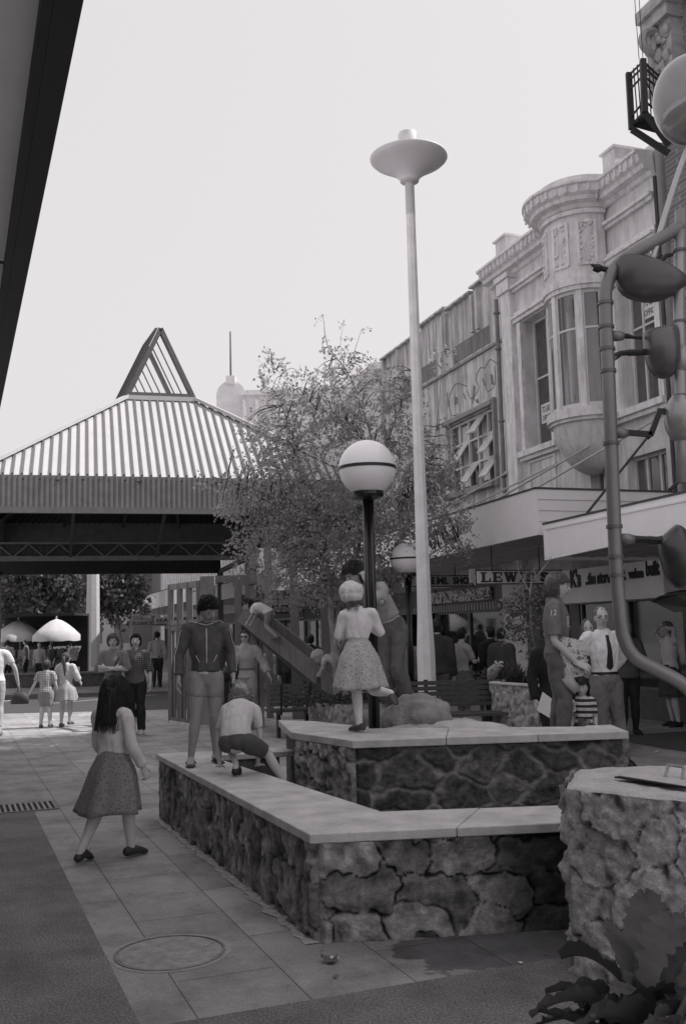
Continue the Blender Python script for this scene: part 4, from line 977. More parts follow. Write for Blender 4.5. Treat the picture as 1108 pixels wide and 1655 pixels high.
g_world.obj('lettering', mat('sign_dark'), ts)
g = FB(); g.box(1.2, 1.26, wA + .001, wA + .09, zA + .03, zC + .02); rs = random.Random(2)
for i in range(8): g.ell((1.19, wA + .045 + rs.uniform(-.03, .03), zA + .05 + i * .027), .008, .03, .02, 6, 4)
g.obj('scroll_end', mat('scroll', .5, .6, .4, 60), ts)
wA, zA = fuw(652, 949, 5.0); wB, zB = fuw(768, 949, 5.0); _, zC = fuw(768, 931, 5.0)
def emi(g, u, w0, w1, z0, z1): pass
te = hanging_sign('white hanging sign ending in SHOP with dark capitals beside the tall lamp post', 5.0, wB + .05, wA, zA, zC + .02, emi, mat('sign_white2', .7, .5, .06, 4), mat('sign_dark'), border=True)
g = MB(); Ht = (zC - zA) * .7
def tx(body, pa, pb):
    a = fuw(pa, 940, 5.0)[0]; b = fuw(pb, 940, 5.0)[0]; put_text(g, body, fr(4.99, a, zA + (zC - zA) * .22), -FN, (0, 0, 1), a - b, Ht, .05, 0, .006)
tx('T', 661, 667); tx('E', 696, 702); tx('MI.', 705, 724); tx('SHOP', 731, 764); g.obj('lettering', mat('sign_dark'), te)
def txt_sign(label, u, w0, w1, z0, z1, body, gbg, gfg, hangers=True, rows=None):
    t_ = thing('hanging_sign', label, 'sign', tuple(fr(u, (w0 + w1) / 2, z0)))
    g = FB(); g.box(u, u + .06, w0, w1, z0, z1); g.obj('board', mat('board_%d' % int(gbg * 100), gbg, .6, .1, 6), t_)
    g = MB(); rows = rows or [body]; n_ = len(rows)
    for i, r in enumerate(rows):
        hh = (z1 - z0) / n_; put_text(g, r, fr(u - .003, w1 - .06, z1 - hh * (i + 1) + hh * .2), -FN, (0, 0, 1), (w1 - w0) - .12, hh * .62, .03, 0, .005)
    g.obj('lettering', mat('fg_%d' % int(gfg * 100), gfg, .6, .1, 6), t_)
    g = FB(); g.bar((u + .03, w0 + .2, z1), (u + .03, w0 + .2, 2.95), .02, .02); g.bar((u + .03, w1 - .2, z1), (u + .03, w1 - .2, 2.95), .02, .02); g.obj('hanger', mat('cage_steel'), t_)
def sgn(label, u, pxa, pxb, ya, yb, body, gbg, gfg, rows=None):
    wa, za = fuw(pxa, yb, u); wb, _ = fuw(pxb, yb, u); _, zt = fuw(pxa, ya, u); txt_sign(label, u, wb, wa, za, zt, body, gbg, gfg, rows=rows)
sgn('dark hanging sign with the letters STAT seen between the shelter posts', 15, 440, 478, 978, 992, 'STATIONERS', .05, .4)
sgn('pale hanging sign with outlined letters between the tapered posts', 13, 486, 524, 968, 984, 'STUDIO', .12, .5)
sgn('small white sign box on the far awning left of the climbing frame', 33, 225, 245, 979, 999, 'A.M.P.', .6, .08)
sgn('long pale hanging sign of small capitals beneath the far awning', 36, 205, 272, 1003, 1013, 'BUILDING SOCIETY', .4, .08)
sgn('long hanging sign with dark capitals behind the climbing frame', 31, 250, 330, 998, 1008, 'SEARS STREET', .35, .05)
# record shop fascia behind the lamp
t = thing('shop_fascia_sign', 'tiled fascia strip over the shop behind the tall lamp post', 'sign', tuple(fr(10, .1, 2)))
g = FB(); g.box(5.15, 13.5, .0, .18, 2.0, 2.16); g.obj('fascia_board', mat('fascia_grey', .3, .6, .2, 8), t)
g = FB()
for i in range(56): g.box(5.2 + i * .148, 5.2 + i * .148 + .03, .18, .2, 2.0, 2.16)
g.obj('fascia_ribs', mat('fascia_rib', .2, .6), t)
t = thing('advertising_panel', 'white panel crowded with dark lettering above the shop fascia', 'sign', tuple(fr(6, .1, 2.2)))
g = FB(); g.box(5.6, 9.0, .02, .1, 2.22, 2.5); g.obj('board', pattern('adboard', .6, .08, 'blotch', 9, width=.52), t)

# --- left building with the awning overhead --------------------------------------------
dA = Vector((-math.sin(R_(21.6)), math.cos(R_(21.6)), 0)); nA = Vector((-math.cos(R_(21.6)), -math.sin(R_(21.6)), 0))
q0 = Vector((-.64, 2.37, 0))
def LX(s_, o_, z): return q0 + dA * s_ + nA * o_ + Vector((0, 0, z))
t = thing('left_shop_awning', 'dark edged awning overhead at the upper left corner', 'awning', tuple(LX(2, 0, 3.2)))
g = MB(xf=LX); g.box(-6, 14, 0, .07, 3.2, 3.75); g.box(-6, 14, .071, .10, 3.2, 3.26); g.obj('fascia', mat('dark_fascia', .035, .6, .15, 4), t)
g = MB(xf=LX)
for i in range(11): g.box(-6 + i * 2.0 + .02, -6 + (i + 1) * 2.0 - .02, .101, 3.2, 3.245, 3.265)
g.obj('soffit', mat('left_soffit', .75, .7, .08, 2), t)
g = MB(xf=LX)
for i in range(12): g.box(-6 + i * 2.0 - .015, -6 + i * 2.0 + .015, .101, 3.2, 3.238, 3.244)
g.obj('soffit_joint', mat('pipe_dark'), t)
t = thing('left_building', 'building carrying the dark edged awning on the left side of the mall', 'building', tuple(LX(2, 3.2, 0)))
g = MB(xf=LX); g.box(-4, 14, 3.2, 12, 0, 4.4); g.obj('wall', M_plaster, t)
g = MB(xf=LX); g.box(-5.8, 13.8, 3.1, 3.2, .5, 2.4); g.obj('shop_glazing', M_glass, t)

# --- domed building far behind ---------------------------------------------------------------
t = thing('domed_building', 'far pale building with a rounded pediment and flagpole', 'building', tuple(at(385, 1000, 62)))
def DX(px, py, dy=0): return at(px, py, 62 + dy)
g = MB()
a = at(388, 632, 62); b = at(560, 640, 62); zt = a.z
g.box(at(382, 0, 62).x, at(560, 0, 62).x, 62, 74, 0, zt); g.box(at(338, 0, 63).x, at(383, 0, 63).x, 63.5, 72, 0, zt - .9)
g.obj('wall', mat('white_wall'), t)
g = MB(); cx = at(366, 0, 63).x; rr = .95
pts = [(cx + rr * math.cos(R_(a_)), 63.0, zt + .0 + rr * 1.0 * math.sin(R_(a_))) for a_ in range(0, 181, 12)] + [(cx - rr, 63, zt - 3), (cx + rr, 63, zt - 3)]
g.extr(pts, (0, 5, 0))
g.box(cx - .3, cx + .3, 62.8, 63.6, zt + .7, zt + 1.25); g.obj('rounded_pediment', mat('dome_white', .7, .7, .1, 2), t)
g = MB()
for i in range(9): g.box(at(384, 0, 62).x + i * .8, at(384, 0, 62).x + i * .8 + .25, 61.85, 62, zt - 5, zt - .6)
g.box(at(381, 0, 62).x - .1, at(561, 0, 62).x, 61.8, 62, zt - .3, zt); g.obj('pilasters', M_trim, t)
g = MB(); g.tube([(cx, 63, zt + 1.2), (cx, 63, at(364, 536, 63).z)], [.07, .045], 6); g.obj('flagpole', mat('flag_dark', .12, .6), t)
# distant pale blocks behind the market, far left
for i, (px0, px1, py, Y, g_, lb) in enumerate([(-60, 62, 903, 75, .3, 'grey far office block behind the market trees'), (40, 225, 935, 80, .5, 'low pale far block behind the market trees'), (214, 246, 880, 70, .12, 'dark narrow far block between the tree and the fluted building')]):
    t = thing('distant_block', lb, 'building', tuple(at((px0 + px1) / 2, 1000, Y)))
    a = at(px0, py, Y); b = at(px1, py, Y); g = MB(); g.box(a.x, b.x, Y, Y + 12, 0, a.z); g.obj('wall', mat('far_%d' % i, g_, .8, .1, .5), t)
    g = MB()
    for k_ in range(int((b.x - a.x) / 2.2)):
        for j_ in range(int(a.z / 3.2)): g.box(a.x + .7 + k_ * 2.2, a.x + 1.9 + k_ * 2.2, Y - .06, Y - .001, 1.2 + j_ * 3.1, 2.7 + j_ * 3.1)
    g.obj('windows', M_glass, t)
# =================== pavilion ================================================
M_roof = mat('roof_metal', .52, .45, .05, 2); M_rib = mat('roof_rib', .13, .6, .1, 5); M_pfas = mat('pavilion_fascia', .19, .7, .15, 3)
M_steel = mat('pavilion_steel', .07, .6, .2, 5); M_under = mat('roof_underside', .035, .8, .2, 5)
PA = R_(15); PO = at(262, 769, 27.0); PE1 = Vector((math.cos(PA), math.sin(PA), 0)); PE2 = Vector((-math.sin(PA), math.cos(PA), 0))
PXF = lambda a, b, z: Vector((PO.x, PO.y, 0)) + PE1 * a + PE2 * b + Vector((0, 0, z))
def PB(): return MB(xf=PXF)
W, hw, zT, zE, zB = 10.69, 1.084, 9.167, 5.977, 5.0; xL = .437 - W / 2; xR = xL + W; cxp = .437; cyp = W / 2; cxt = .437 - .11
t = thing('pavilion', 'square open pavilion with ribbed pale metal roof and triangular lantern', 'pavilion', tuple(PXF(cxp, cyp, 0)))
base = [Vector((xL, 0, zE)), Vector((xR, 0, zE)), Vector((xR, W, zE)), Vector((xL, W, zE))]
top = [Vector((cxt - hw, cyp - hw, zT)), Vector((cxt + hw, cyp - hw, zT)), Vector((cxt + hw, cyp + hw, zT)), Vector((cxt - hw, cyp + hw, zT))]
g = PB(); g.add(base + top, [(0, 1, 5, 4), (1, 2, 6, 5), (2, 3, 7, 6), (3, 0, 4, 7), (4, 5, 6, 7)]); g.obj('roof', M_roof, t)
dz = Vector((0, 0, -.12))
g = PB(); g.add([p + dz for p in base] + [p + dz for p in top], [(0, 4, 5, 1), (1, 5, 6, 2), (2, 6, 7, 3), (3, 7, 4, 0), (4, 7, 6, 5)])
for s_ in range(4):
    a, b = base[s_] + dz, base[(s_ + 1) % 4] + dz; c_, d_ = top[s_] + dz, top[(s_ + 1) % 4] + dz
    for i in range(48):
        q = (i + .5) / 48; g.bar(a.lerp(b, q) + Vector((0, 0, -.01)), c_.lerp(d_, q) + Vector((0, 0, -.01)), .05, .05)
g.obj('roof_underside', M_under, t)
g = PB()
def rib_on(side, s_):
    a, b, c_, d_ = base[side], base[(side + 1) % 4], top[side], top[(side + 1) % 4]
    e = (b - a).normalized(); Lb = (b - a).length; x = s_ * Lb; x0 = (c_ - a).dot(e); x1 = (d_ - a).dot(e); up = (c_ - a) - e * x0; k_ = 1.0
    if x < x0: k_ = x / x0
    elif x > x1: k_ = (Lb - x) / (Lb - x1)
    p = a + e * x; q = p + up * k_
    if k_ > .03: g.bar(p + Vector((0, 0, .03)), q + Vector((0, 0, .02)), .06, .06)
for sd in range(4):
    for i in range(1, 44): rib_on(sd, i / 44)
g.obj('roof_ribs', M_rib, t)
g = PB()
for i in range(4): g.bar(base[i] + Vector((0, 0, .1)), top[i] + Vector((0, 0, .1)), .2, .10)
for i in range(4): g.bar(top[i] + Vector((0, 0, .05)), top[(i + 1) % 4] + Vector((0, 0, .05)), .2, .14)
g.obj('hip_flashing', M_roof, t)
g = PB()
for i in range(4):
    a, b = base[i].copy(), base[(i + 1) % 4].copy(); a.z = b.z = 0; d_ = (b - a).normalized(); n_ = Vector((d_.y, -d_.x, 0)); n2 = int((b - a).length / .14)
    g.extr([a + Vector((0, 0, zB + .12)), b + Vector((0, 0, zB + .12)), b + Vector((0, 0, zE - .01)), a + Vector((0, 0, zE - .01))], -n_ * .05)
    for k_ in range(n2):
        p = a + d_ * (k_ * .14 + .02); q = p + d_ * .07
        g.extr([p + Vector((0, 0, zB + .12)), q + Vector((0, 0, zB + .12)), q + Vector((0, 0, zE - .012)), p + Vector((0, 0, zE - .012))], n_ * .03)
g.obj('fascia', M_pfas, t)
g = PB()
for i in range(4):
    a, b = base[i].copy(), base[(i + 1) % 4].copy(); a.z = b.z = zB + .03; g.bar(a, b, .14, .17)
g.obj('eaves_beam', mat('eaves_beam', .15, .7, .15, 4), t)
yI = 2.2; zt1 = 4.34; zt0 = 3.84; xl, xr = -4.88, 2.75; yJ = W - 2.2
g = PB()
for yy in (yI, yJ):
    g.bar((xl, yy, zt1), (xr, yy, zt1), .09, .06); g.bar((xl, yy, zt0 + .06), (xr, yy, zt0 + .06), .12, .14)
    n_ = int((xr - xl) / .85)
    for i in range(n_):
        xa = xl + i * .85; g.bar((xa, yy, zt0 + .1), (xa + .42, yy, zt1 - .02), .035, .035); g.bar((xa + .42, yy, zt1 - .02), (xa + .85, yy, zt0 + .1), .035, .035)
for xx in (xl, xr):
    g.bar((xx, yI + .1, zt1), (xx, yJ - .1, zt1), .09, .06); g.bar((xx, yI + .1, zt0 + .06), (xx, yJ - .1, zt0 + .06), .12, .14)
g.obj('truss', mat('truss_steel', .12, .6, .2, 5), t)
g = PB()
for yy, sg in ((yI, 1), (yJ, -1)):
    g.box(xl, xr, min(yy + sg * .1, yy + sg * .16), max(yy + sg * .1, yy + sg * .16), zt0 + .0, zt1 + .0)
    for i in range(int((xr - xl) / .16)): g.box(xl + i * .16, xl + i * .16 + .07, yy + .07 if sg > 0 else yy - .099, yy + .099 if sg > 0 else yy - .07, zt0 + .01, zt1)
g.obj('truss_cladding', mat('truss_cladding', .04, .8, .2, 6), t)
g = PB()
for s_, px_ in ((0, -2.35), (0, .1), (0, 2.2)): g.bar((px_ - .1, yI, zt0 + .1), (px_, .1, zB + .05), .08, .08)
for i in range(4):
    for s_ in (.2, .4, .6, .8):
        a = base[i].lerp(base[(i + 1) % 4], s_) + Vector((0, 0, -.2)); b = top[i].lerp(top[(i + 1) % 4], s_) + Vector((0, 0, -.25)); g.bar(a, b, .10, .18)
g.obj('rafters', M_steel, t)
for P_ in ((xl, yJ), (xr, yJ), (xl, yI), (xr, yI)):
    g = PB(); g.bar((P_[0], P_[1], 0), (P_[0], P_[1], zt0), .2, .2); g.obj('post', mat('post_wood', .14, .8, .2, 6), t)
ln = thing('lantern', None, None, (0, 0, 0)); ln.parent = t
b0 = cyp - hw; LZ = zT + .1
ap = Vector((cxt - .02, b0, 11.55)); bl = Vector((cxt - hw, b0, LZ)); brr = Vector((cxt + hw - .05, b0, LZ)); dp = Vector((-.30, 2 * hw, 0))
g = PB(); wv = .17
for o_ in (Vector((0, 0, 0)), dp):
    for (p, q) in ((bl + o_, ap + o_), (brr + o_, ap + o_)): g.bar(p, q, .14, wv, up=(0, 1, 0))
    g.bar(bl + o_ + Vector((0, .003, .06)), brr + o_ + Vector((0, .003, .06)), .14, wv, up=(0, 1, 0))
g.obj('frame', mat('lantern_frame', .13, .6, .15, 5), ln)
g = PB(); nrm = Vector((-(ap.z - bl.z), 0, ap.x - bl.x)).normalized(); off = nrm * .09
g.extr([bl + off, ap + off, ap + off + dp, bl + off + dp], nrm * .03)
for k_ in range(9):
    f_ = (k_ + .5) / 9; g.bar(bl + off + dp * f_ + nrm * .05, ap + off + dp * f_ + nrm * .05, .06, .06, up=nrm)
g.obj('left_slope', mat('lantern_roof', .13, .6, .15, 5), ln)
g = PB(); dr = (ap - brr).normalized()
for k_ in range(9):
    f_ = (k_ + .55) / 9.2; p = bl.lerp(brr, f_) + Vector((0, .08, .14)); q = p.copy()
    for _ in range(80):
        q2 = q + dr * .04; fx = (q2.z - bl.z) / (ap.z - bl.z)
        if q2.x < bl.x + (ap.x - bl.x) * fx + .05: break
        q = q2
    if (q - p).length > .1: g.bar(p, q, .03, .095, up=(0, 1, 0))
g.obj('slats', mat('lantern_slat', .22, .6, .1, 5), ln)

# standing timber shelter posts seen between the slide and the birch
M_post = mat('tapered_post', .27, .8, .18, 6, .3, 50, stretch=(6, 6, 1))
def tpost(label, px0, px1, Y, ztop, flare=False, m=None):
    a = at(px0, 1100, Y); b = at(px1, 1100, Y); w_ = b.x - a.x; cx_ = (a.x + b.x) / 2
    t_ = thing('timber_post', label, 'post', (cx_, Y, 0), 0, 'timber posts round the play area'); g = MB()
    if flare: g.prism([(a.x, Y), (b.x, Y), (b.x, Y + .12), (a.x, Y + .12)], 0, 2.0); g.add([(a.x, Y - .004, 0), (b.x + .10, Y - .004, 0), (b.x + .02, Y - .004, 1.0), (b.x, Y - .004, 2.3), (a.x, Y - .004, 2.3), (a.x, Y + .1, 0), (b.x + .10, Y + .1, 0), (b.x + .02, Y + .1, 1.0), (b.x, Y + .1, 2.3), (a.x, Y + .1, 2.3)], [(0, 1, 2, 3, 4), (9, 8, 7, 6, 5), (1, 6, 7, 2), (2, 7, 8, 3), (0, 4, 9, 5)]); g.box(a.x, b.x, Y, Y + .12, 2.0, ztop)
    else: g.box(a.x, b.x, Y, Y + .12, 0, ztop)
    g.obj('shaft', m or M_post, t_, bevel=.008); g = MB(); g.box(a.x - .02, b.x + .02, Y - .02, Y + .14, ztop, ztop + .04); g.obj('cap', m or M_post, t_)
tpost('timber post directly behind the middle of the slide', 430, 441, 19.0, 3.6)
tpost('wide tapered timber post left of the birch trunk', 471, 484, 18.6, 3.6, True)
tpost('timber post hard against the birch trunk', 520, 535, 17.6, 3.4)
# =================== climbing frame and slide ==================================
M_tim = mat('play_timber', .20, .8, .2, 4, .3, 50, stretch=(5, 5, .8)); M_tim2 = mat('play_timber_light', .25, .8, .2, 4, .3, 50)
t = thing('climbing_frame', 'tall slatted timber climbing frame with square windows', 'climbing frame', (-3.0, 18, 0))
def panel_frame(g, pA, pB, z0, z1, cols, rows, th=.05, bw=.11, fill=None):
    """timber window-frame panel from plan point pA to pB"""
    pA = Vector((*pA, 0)); pB = Vector((*pB, 0)); d_ = (pB - pA); L_ = d_.length; d_.normalize()
    for i in range(cols + 1):
        p = pA + d_ * ((L_ - bw) * i / cols + bw / 2); g.bar(p + Vector((0, 0, z0)), p + Vector((0, 0, z1)), bw, th, up=(0, 1, 0)) if abs(d_.x) > .5 else g.bar(p + Vector((0, 0, z0)), p + Vector((0, 0, z1)), th, bw, up=(0, 1, 0))
    for z in rows:
        g.bar(pA + Vector((0, 0, z)), pB + Vector((0, 0, z)), th + .006, bw)
a0 = at(275, 1168, 18.6); a1 = at(322, 1182, 17.3); a2 = at(345, 945, 18.4); 
Lx, Rx, Bx, B2 = a0.x, a1.x, at(346, 1000, 18.2).x, at(403, 1000, 17.2).x
g = MB(); panel_frame(g, (Lx, 18.6), (Rx + .02, 17.45), 0, 2.55, 3, [2.50, 1.82, 1.74, .05]); 
for i in range(9): p_ = Vector((Lx, 18.6, 0)).lerp(Vector((Rx, 17.45, 0)), (i + .5) / 9); g.bar(p_, p_ + Vector((0, 0, 1.74)), .03, .12, up=(0, 1, 0))
g.obj('side_panel', M_tim, t)
g = MB(); g.box(at(322, 0, 17.4).x - .06, at(338, 0, 17.4).x, 17.36, 17.5, 0, 2.62); g.obj('post', M_tim2, t)
g = MB(); x0, x1 = at(338, 0, 17.6).x, at(400, 0, 17.6).x
g.box(x0 + .0, x1, 17.6, 17.68, 2.52, 2.64); g.box(at(374, 0, 17.5).x - .1, x1, 17.5, 17.58, 2.45, 2.60)
for pa, pb in ((371, 378), (388, 391), (394, 403)): g.box(at(pa, 0, 17.5).x - .04, at(pb, 0, 17.5).x, 17.5, 17.58, .05, 2.45)
for z in (2.2, 1.75, 1.65): g.box(at(371, 0, 17.5).x, x1, 17.585, 17.63, z, z + .09)
g.obj('window_panel', M_tim, t)
g = MB()
for i in range(5): g.box(at(352, 0, 17.9).x + i * .105, at(352, 0, 17.9).x + i * .105 + .09, 17.8, 17.84, .1, 1.55)
for z in (.35, .8, 1.25): g.box(at(350, 0, 17.8).x, at(402, 0, 17.8).x, 17.73, 17.79, z, z + .06)
g.obj('board_panel', mat('play_timber_dark', .08, .8, .2, 5), t)
g = MB(); xx = at(397, 0, 17.5).x; g.box(xx - .07, xx + .06, 17.35, 17.48, 0, 3.2); g.box(xx + .10, xx + .15, 17.4, 17.5, 0, 2.5)
g.obj('post', M_tim2, t)
g = MB()
for i in range(5): g.box(xx - .1, xx + .14, 17.3, 17.34, 1.9 + i * .28, 1.94 + i * .28)
g.obj('rung', M_tim, t)
g = MB(); g.prism([(Lx - .1, 18.7), (Rx - .1, 17.3), (Rx + .2, 17.25), (Lx + .4, 18.9)], 0, .05); g.obj('plinth', mat('plinth_pale', .45, .8), t)
# slide
t = thing('slide', 'long straight timber slide with two children climbing on it', 'slide', tuple(at(480, 1130, 17)))
s0 = at(390, 993, 17.3); s1 = at(550, 1122, 16.2); dS = (s1 - s0)
off = Vector((.25, .55, 0))
for nm_, o_ in (('front_rail', Vector((0, 0, 0))), ('rear_rail', off)):
    g = MB(); g.bar(s0 + o_, s1 + o_, .05, .26); g.obj('side_rail', M_tim, t)
g = MB(); g.bar(s0 + off / 2 + Vector((0, 0, -.06)), s1 + off / 2 + Vector((0, 0, -.06)), .5, .03); g.obj('chute', mat('slide_metal', .4, .3, .1, 6, metal=.5), t)
g = MB(); g.bar(s0 + Vector((.05, .05, -.18)), s1 + Vector((-.05, .05, -.18)), .06, .08); g.bar(s0.lerp(s1, .8), Vector((s0.lerp(s1, .8).x, s0.lerp(s1, .8).y, 0)), .09, .09); g.obj('support', mat('play_timber_dark'), t)
# =================== benches ====================================================
M_bench = mat('bench_timber', .07, .6, .25, 6, .2, 60, stretch=(1, 6, 6)); M_bmetal = mat('bench_steel', .02, .5)
def bench(label, L_, nb=5):
    r = thing('bench', label, 'bench', (0, 0, 0), 0, 'slatted benches in the mall')
    g = MB()
    for i in range(nb): g.box(-L_ / 2, L_ / 2, -.05 + .012 * i, -.02 + .012 * i, .50 + i * .068, .50 + i * .068 + .052)
    g.obj('backrest', M_bench, r, world=False)
    g = MB()
    for i in range(6): g.box(-L_ / 2 - .0, L_ / 2 + .0, .02 + i * .075 - .5, .02 + i * .075 + .058 - .5, .40, .435)
    g.obj('seat', M_bench, r, world=False)
    for x in (-L_ * .28, L_ * .28):
        g = MB(); g.box(x - .03, x + .03, -.42, -.02, .36, .398); g.box(x - .04, x + .04, -.30, -.20, 0, .36); g.bar((x, -.03, .37), (x, .03, .84), .05, .04, up=(0, 1, 0)); g.obj('leg', M_bmetal, r, world=False)
    return r
b1 = bench('dark slatted bench backing onto the right stone planter', 1.28)
p = at(737, 1100, 13.1); b1.location = (p.x - .05, 13.0, .10); b1.rotation_euler = (0, 0, R_(2))
g = MB(); 
b2 = b1.copy(); COL.objects.link(b2)
for ch in list(b1.children):
    c_ = ch.copy(); COL.objects.link(c_); c_.parent = b2
b2['label'] = 'dark slatted bench in front of the foot of the slide'
p = at(478, 1140, 15.2); b2.location = (p.x, 15.2, 0); b2.rotation_euler = (0, 0, R_(195)); b2.scale = (.62, 1, 1)
# =================== lamps =======================================================
M_conc = mat('lamp_concrete', .8, .85, .10, 5, .3, 70)
LY = 14.2
lb = at(684, 1105, LY); lt = at(666.5, 297, LY); lx, lz1 = (lb.x + lt.x) / 2, lt.z
t = thing('tall_lamp_post', 'tall tapered concrete lamp post with a wide dish shaped head', 'lamp post', (lx, LY, 0))
def octo(g, prof, c, n=8, rot=22.5): 
    g.lathe(prof, c, n, R_(rot), R_(rot) + 2 * math.pi)
rb = (at(700, 1100, LY).x - at(669, 1100, LY).x) / 2
g = MB(); octo(g, [(rb, 0), (rb, 1.25), (rb * .88, 1.6), (rb * .80, 1.8), (rb * .62, 4.2), (.072, lz1 - .48)], (lx, LY, 0)); g.obj('shaft', M_conc, t)
g = MB(); g.lathe([(.07, lz1 - .5), (.07, lz1 + .02), (.078, lz1 + .021), (.078, lz1 + .06)], (lx, LY, 0), 16); g.obj('neck', mat('lamp_grey', .55, .5, .05, 5), t)
g = MB(); R0 = (at(727, 255, LY).x - at(602, 255, LY).x) / 2; zh = lz1
prof = [(.075, zh + .02), (.14, zh + .03), (.145, zh + .06), (.17, zh + .10), (.22, zh + .15), (.29, zh + .20), (.39, zh + .265), (.48, zh + .315), (.545, zh + .355), (R0, zh + .395), (R0 + .004, zh + .41), (R0 - .01, zh + .415), (.40, zh + .38), (.16, zh + .36)]
g.lathe(prof, (lx, LY, 0), 48); g.obj('dish_head', mat('lamp_dish', .72, .5, .06, 3), t, smooth=True)
g = MB(); g.lathe([(.15, zh + .36), (.15, zh + .79), (.135, zh + .81), (.02, zh + .815)], (lx, LY, 0), 24); g.obj('cap', mat('lamp_cap', .6, .4), t, smooth=True)
M_globe = mat('opal_globe', .93, .25, .03, 2, spec=.5); M_black = mat('black_pole', .012, .25, .2, 6, spec=.6)
def globe(label, px, py, r_px, Y, pxb, zb, seed=0):
    c_ = at(px, py, Y); r = r_px / F_ * Y; t_ = thing('globe_lamp', label, 'lamp post', (c_.x, Y, zb), 0, 'globe lamps on black twin poles')
    g = MB()
    k_ = [(r * math.cos(R_(a_)) * 1.0, c_.z + r * math.sin(R_(a_))) for a_ in range(-72, 91, 6)]
    g.lathe([(max(q[0], .004), q[1]) for q in k_], (c_.x, Y, 0), 40); g.obj('globe', M_globe, t_, smooth=True)
    g = MB(); g.lathe([(r * 1.012, c_.z - .014), (r * 1.025, c_.z - .012), (r * 1.025, c_.z + .012), (r * 1.012, c_.z + .014)], (c_.x, Y, 0), 48, cap=False); g.obj('equator_band', mat('band_black', .03, .4), t_)
    g = MB(); zz = c_.z - r * .95; g.lathe([(.035, zz - .05), (.13, zz - .02), (.14, zz + .0), (.14, zz + .03), (.09, zz + .05)], (c_.x, Y, 0), 24); g.obj('collar', M_black, t_, smooth=False)
    g = MB()
    for dx in (-.026, .026): g.lathe([(.0235, zb), (.0235, zz - .03)], (c_.x + dx, Y, 0), 12)
    g.box(c_.x - .008, c_.x + .008, Y - .01, Y + .01, zb, zz - .04)
    g.obj('pole', M_black, t_, smooth=True)
    g = MB(); g.lathe([(.10, zb), (.10, zb + .012), (.06, zb + .03)], (c_.x, Y, 0), 16); g.obj('base_plate', M_black, t_)
globe('nearest globe lamp on a black twin pole above the raised block', 593, 757, 46.5, 8.6, 604, .70)
globe('second globe lamp half hidden behind the tall lamp post', 658, 903, 27, 15.6, 660, 0)
# distant pole
p0 = grd(150, 1092); 
t = thing('concrete_pole', 'plain pale concrete pole beside the market trees', 'pole', (p0.x, p0.y, 0)); r_ = 11 / F_ * p0.y
g = MB(); g.lathe([(r_ * 1.05, 0), (r_, 2), (r_ * .7, 9.5)], (p0.x, p0.y, 0), 8); g.obj('shaft', mat('pole_pale', .5, .8, .08, 4), t); g = MB(); g.lathe([(r_ * 1.4, 0), (r_ * 1.3, .25), (r_ * 1.02, .4)], (p0.x, p0.y, 0), 8); g.obj('foot', mat('pole_pale'), t)

# =================== kinetic water sculpture =================================
M_pipe = mat('sculpt_pipe', .22, .38, .12, 5, .05, 40, metal=.35); M_bowl = mat('sculpt_bowl', .13, .3, .2, 3, .05, 20, metal=.4); M_blk = mat('sculpt_black', .015, .4, .2, 8)
M_bowl2 = mat('sculpt_bowl_pale', .34, .3, .12, 3, metal=.3)
SY = 5.3
t = thing('kinetic_sculpture', 'tall grey pipe sculpture with tipping bowls and black crank arms at right', 'sculpture', tuple(at(1003, 1100, SY)))
def AS(px, py, dy=0): return at(px, py, SY + dy)
g = MB()
pts = rpath([AS(1145, 1150), AS(1103, 1106), AS(1060, 1082), AS(1025, 1062), AS(1007, 1030), AS(1000, 980), AS(994, 900), AS(990, 800), AS(986, 700), AS(982, 600), AS(978, 500), AS(980, 462), AS(996, 430), AS(1030, 405), AS(1070, 383), AS(1100, 366)], 6)
g.tube(pts, .037, 16); g.obj('main_pipe', M_pipe, t, smooth=True)
g = MB(); g.tube([AS(1099, 340), AS(1096, 500), AS(1100, 700), AS(1101, 780)], .032, 14); g.tube([AS(1101, 560), AS(1099, 600)], .036, 14); g.obj('second_pipe', M_bowl2, t, smooth=True)
g = MB(); g.tube(rpath([AS(1052, 425), AS(1070, 360), AS(1092, 290), AS(1112, 235)], 4), [.017] * 13, 10); g.tube([AS(1044, 440), AS(1052, 412)], .010, 8); g.obj('upper_strut', mat('pipe_pale', .5, .35, .1, 6, metal=.3), t, smooth=True)
g = MB()
for py in (487, 528, 562, 602, 718, 852, 893, 930): 
    p = [q for q in pts if True]; q = min(pts[20:], key=lambda v: abs(v.z - AS(990, py).z)); g.lathe([(.038, -.009), (.044, -.009), (.044, .009), (.038, .009)], q, 16)
for py in (405, 455, 520, 640, 700): q = AS(1097, py); g.lathe([(.033, -.007), (.038, -.007), (.038, .007), (.033, .007)], q, 14)
g.obj('pipe_joint', mat('joint_dark', .14, .4, .1, 6, metal=.3), t)
def hub(px, py, dx=18):
    g.tube([AS(px, py), AS(px + dx * .55, py), AS(px + dx, py + .5)], [.030, .030, .022], 12, round_=False)
g = MB(); hub(989, 543); hub(993, 700, 20); hub(1002, 871, 22); g.tube([AS(985, 465), AS(990, 469)], .022, 12); g.tube([AS(988, 577), AS(994, 579)], .02, 12); g.obj('hub', M_pipe, t, smooth=True)
def arm(ptsp, r, extra=None):
    g = MB(); g.tube([AS(*q) for q in ptsp], r, 8)
    if extra: g.tube([AS(*q) for q in extra[0]], extra[1], 8)
    g.obj('crank_arm', M_blk, t)
arm([(958, 432), (966, 434), (972, 434), (993, 439)], [.020, .026, .016, .018], ([(955, 427), (962, 433)], .008)); arm([(1001, 543), (1012, 543), (1022, 545), (1036, 546)], [.014, .016, .010, .010])
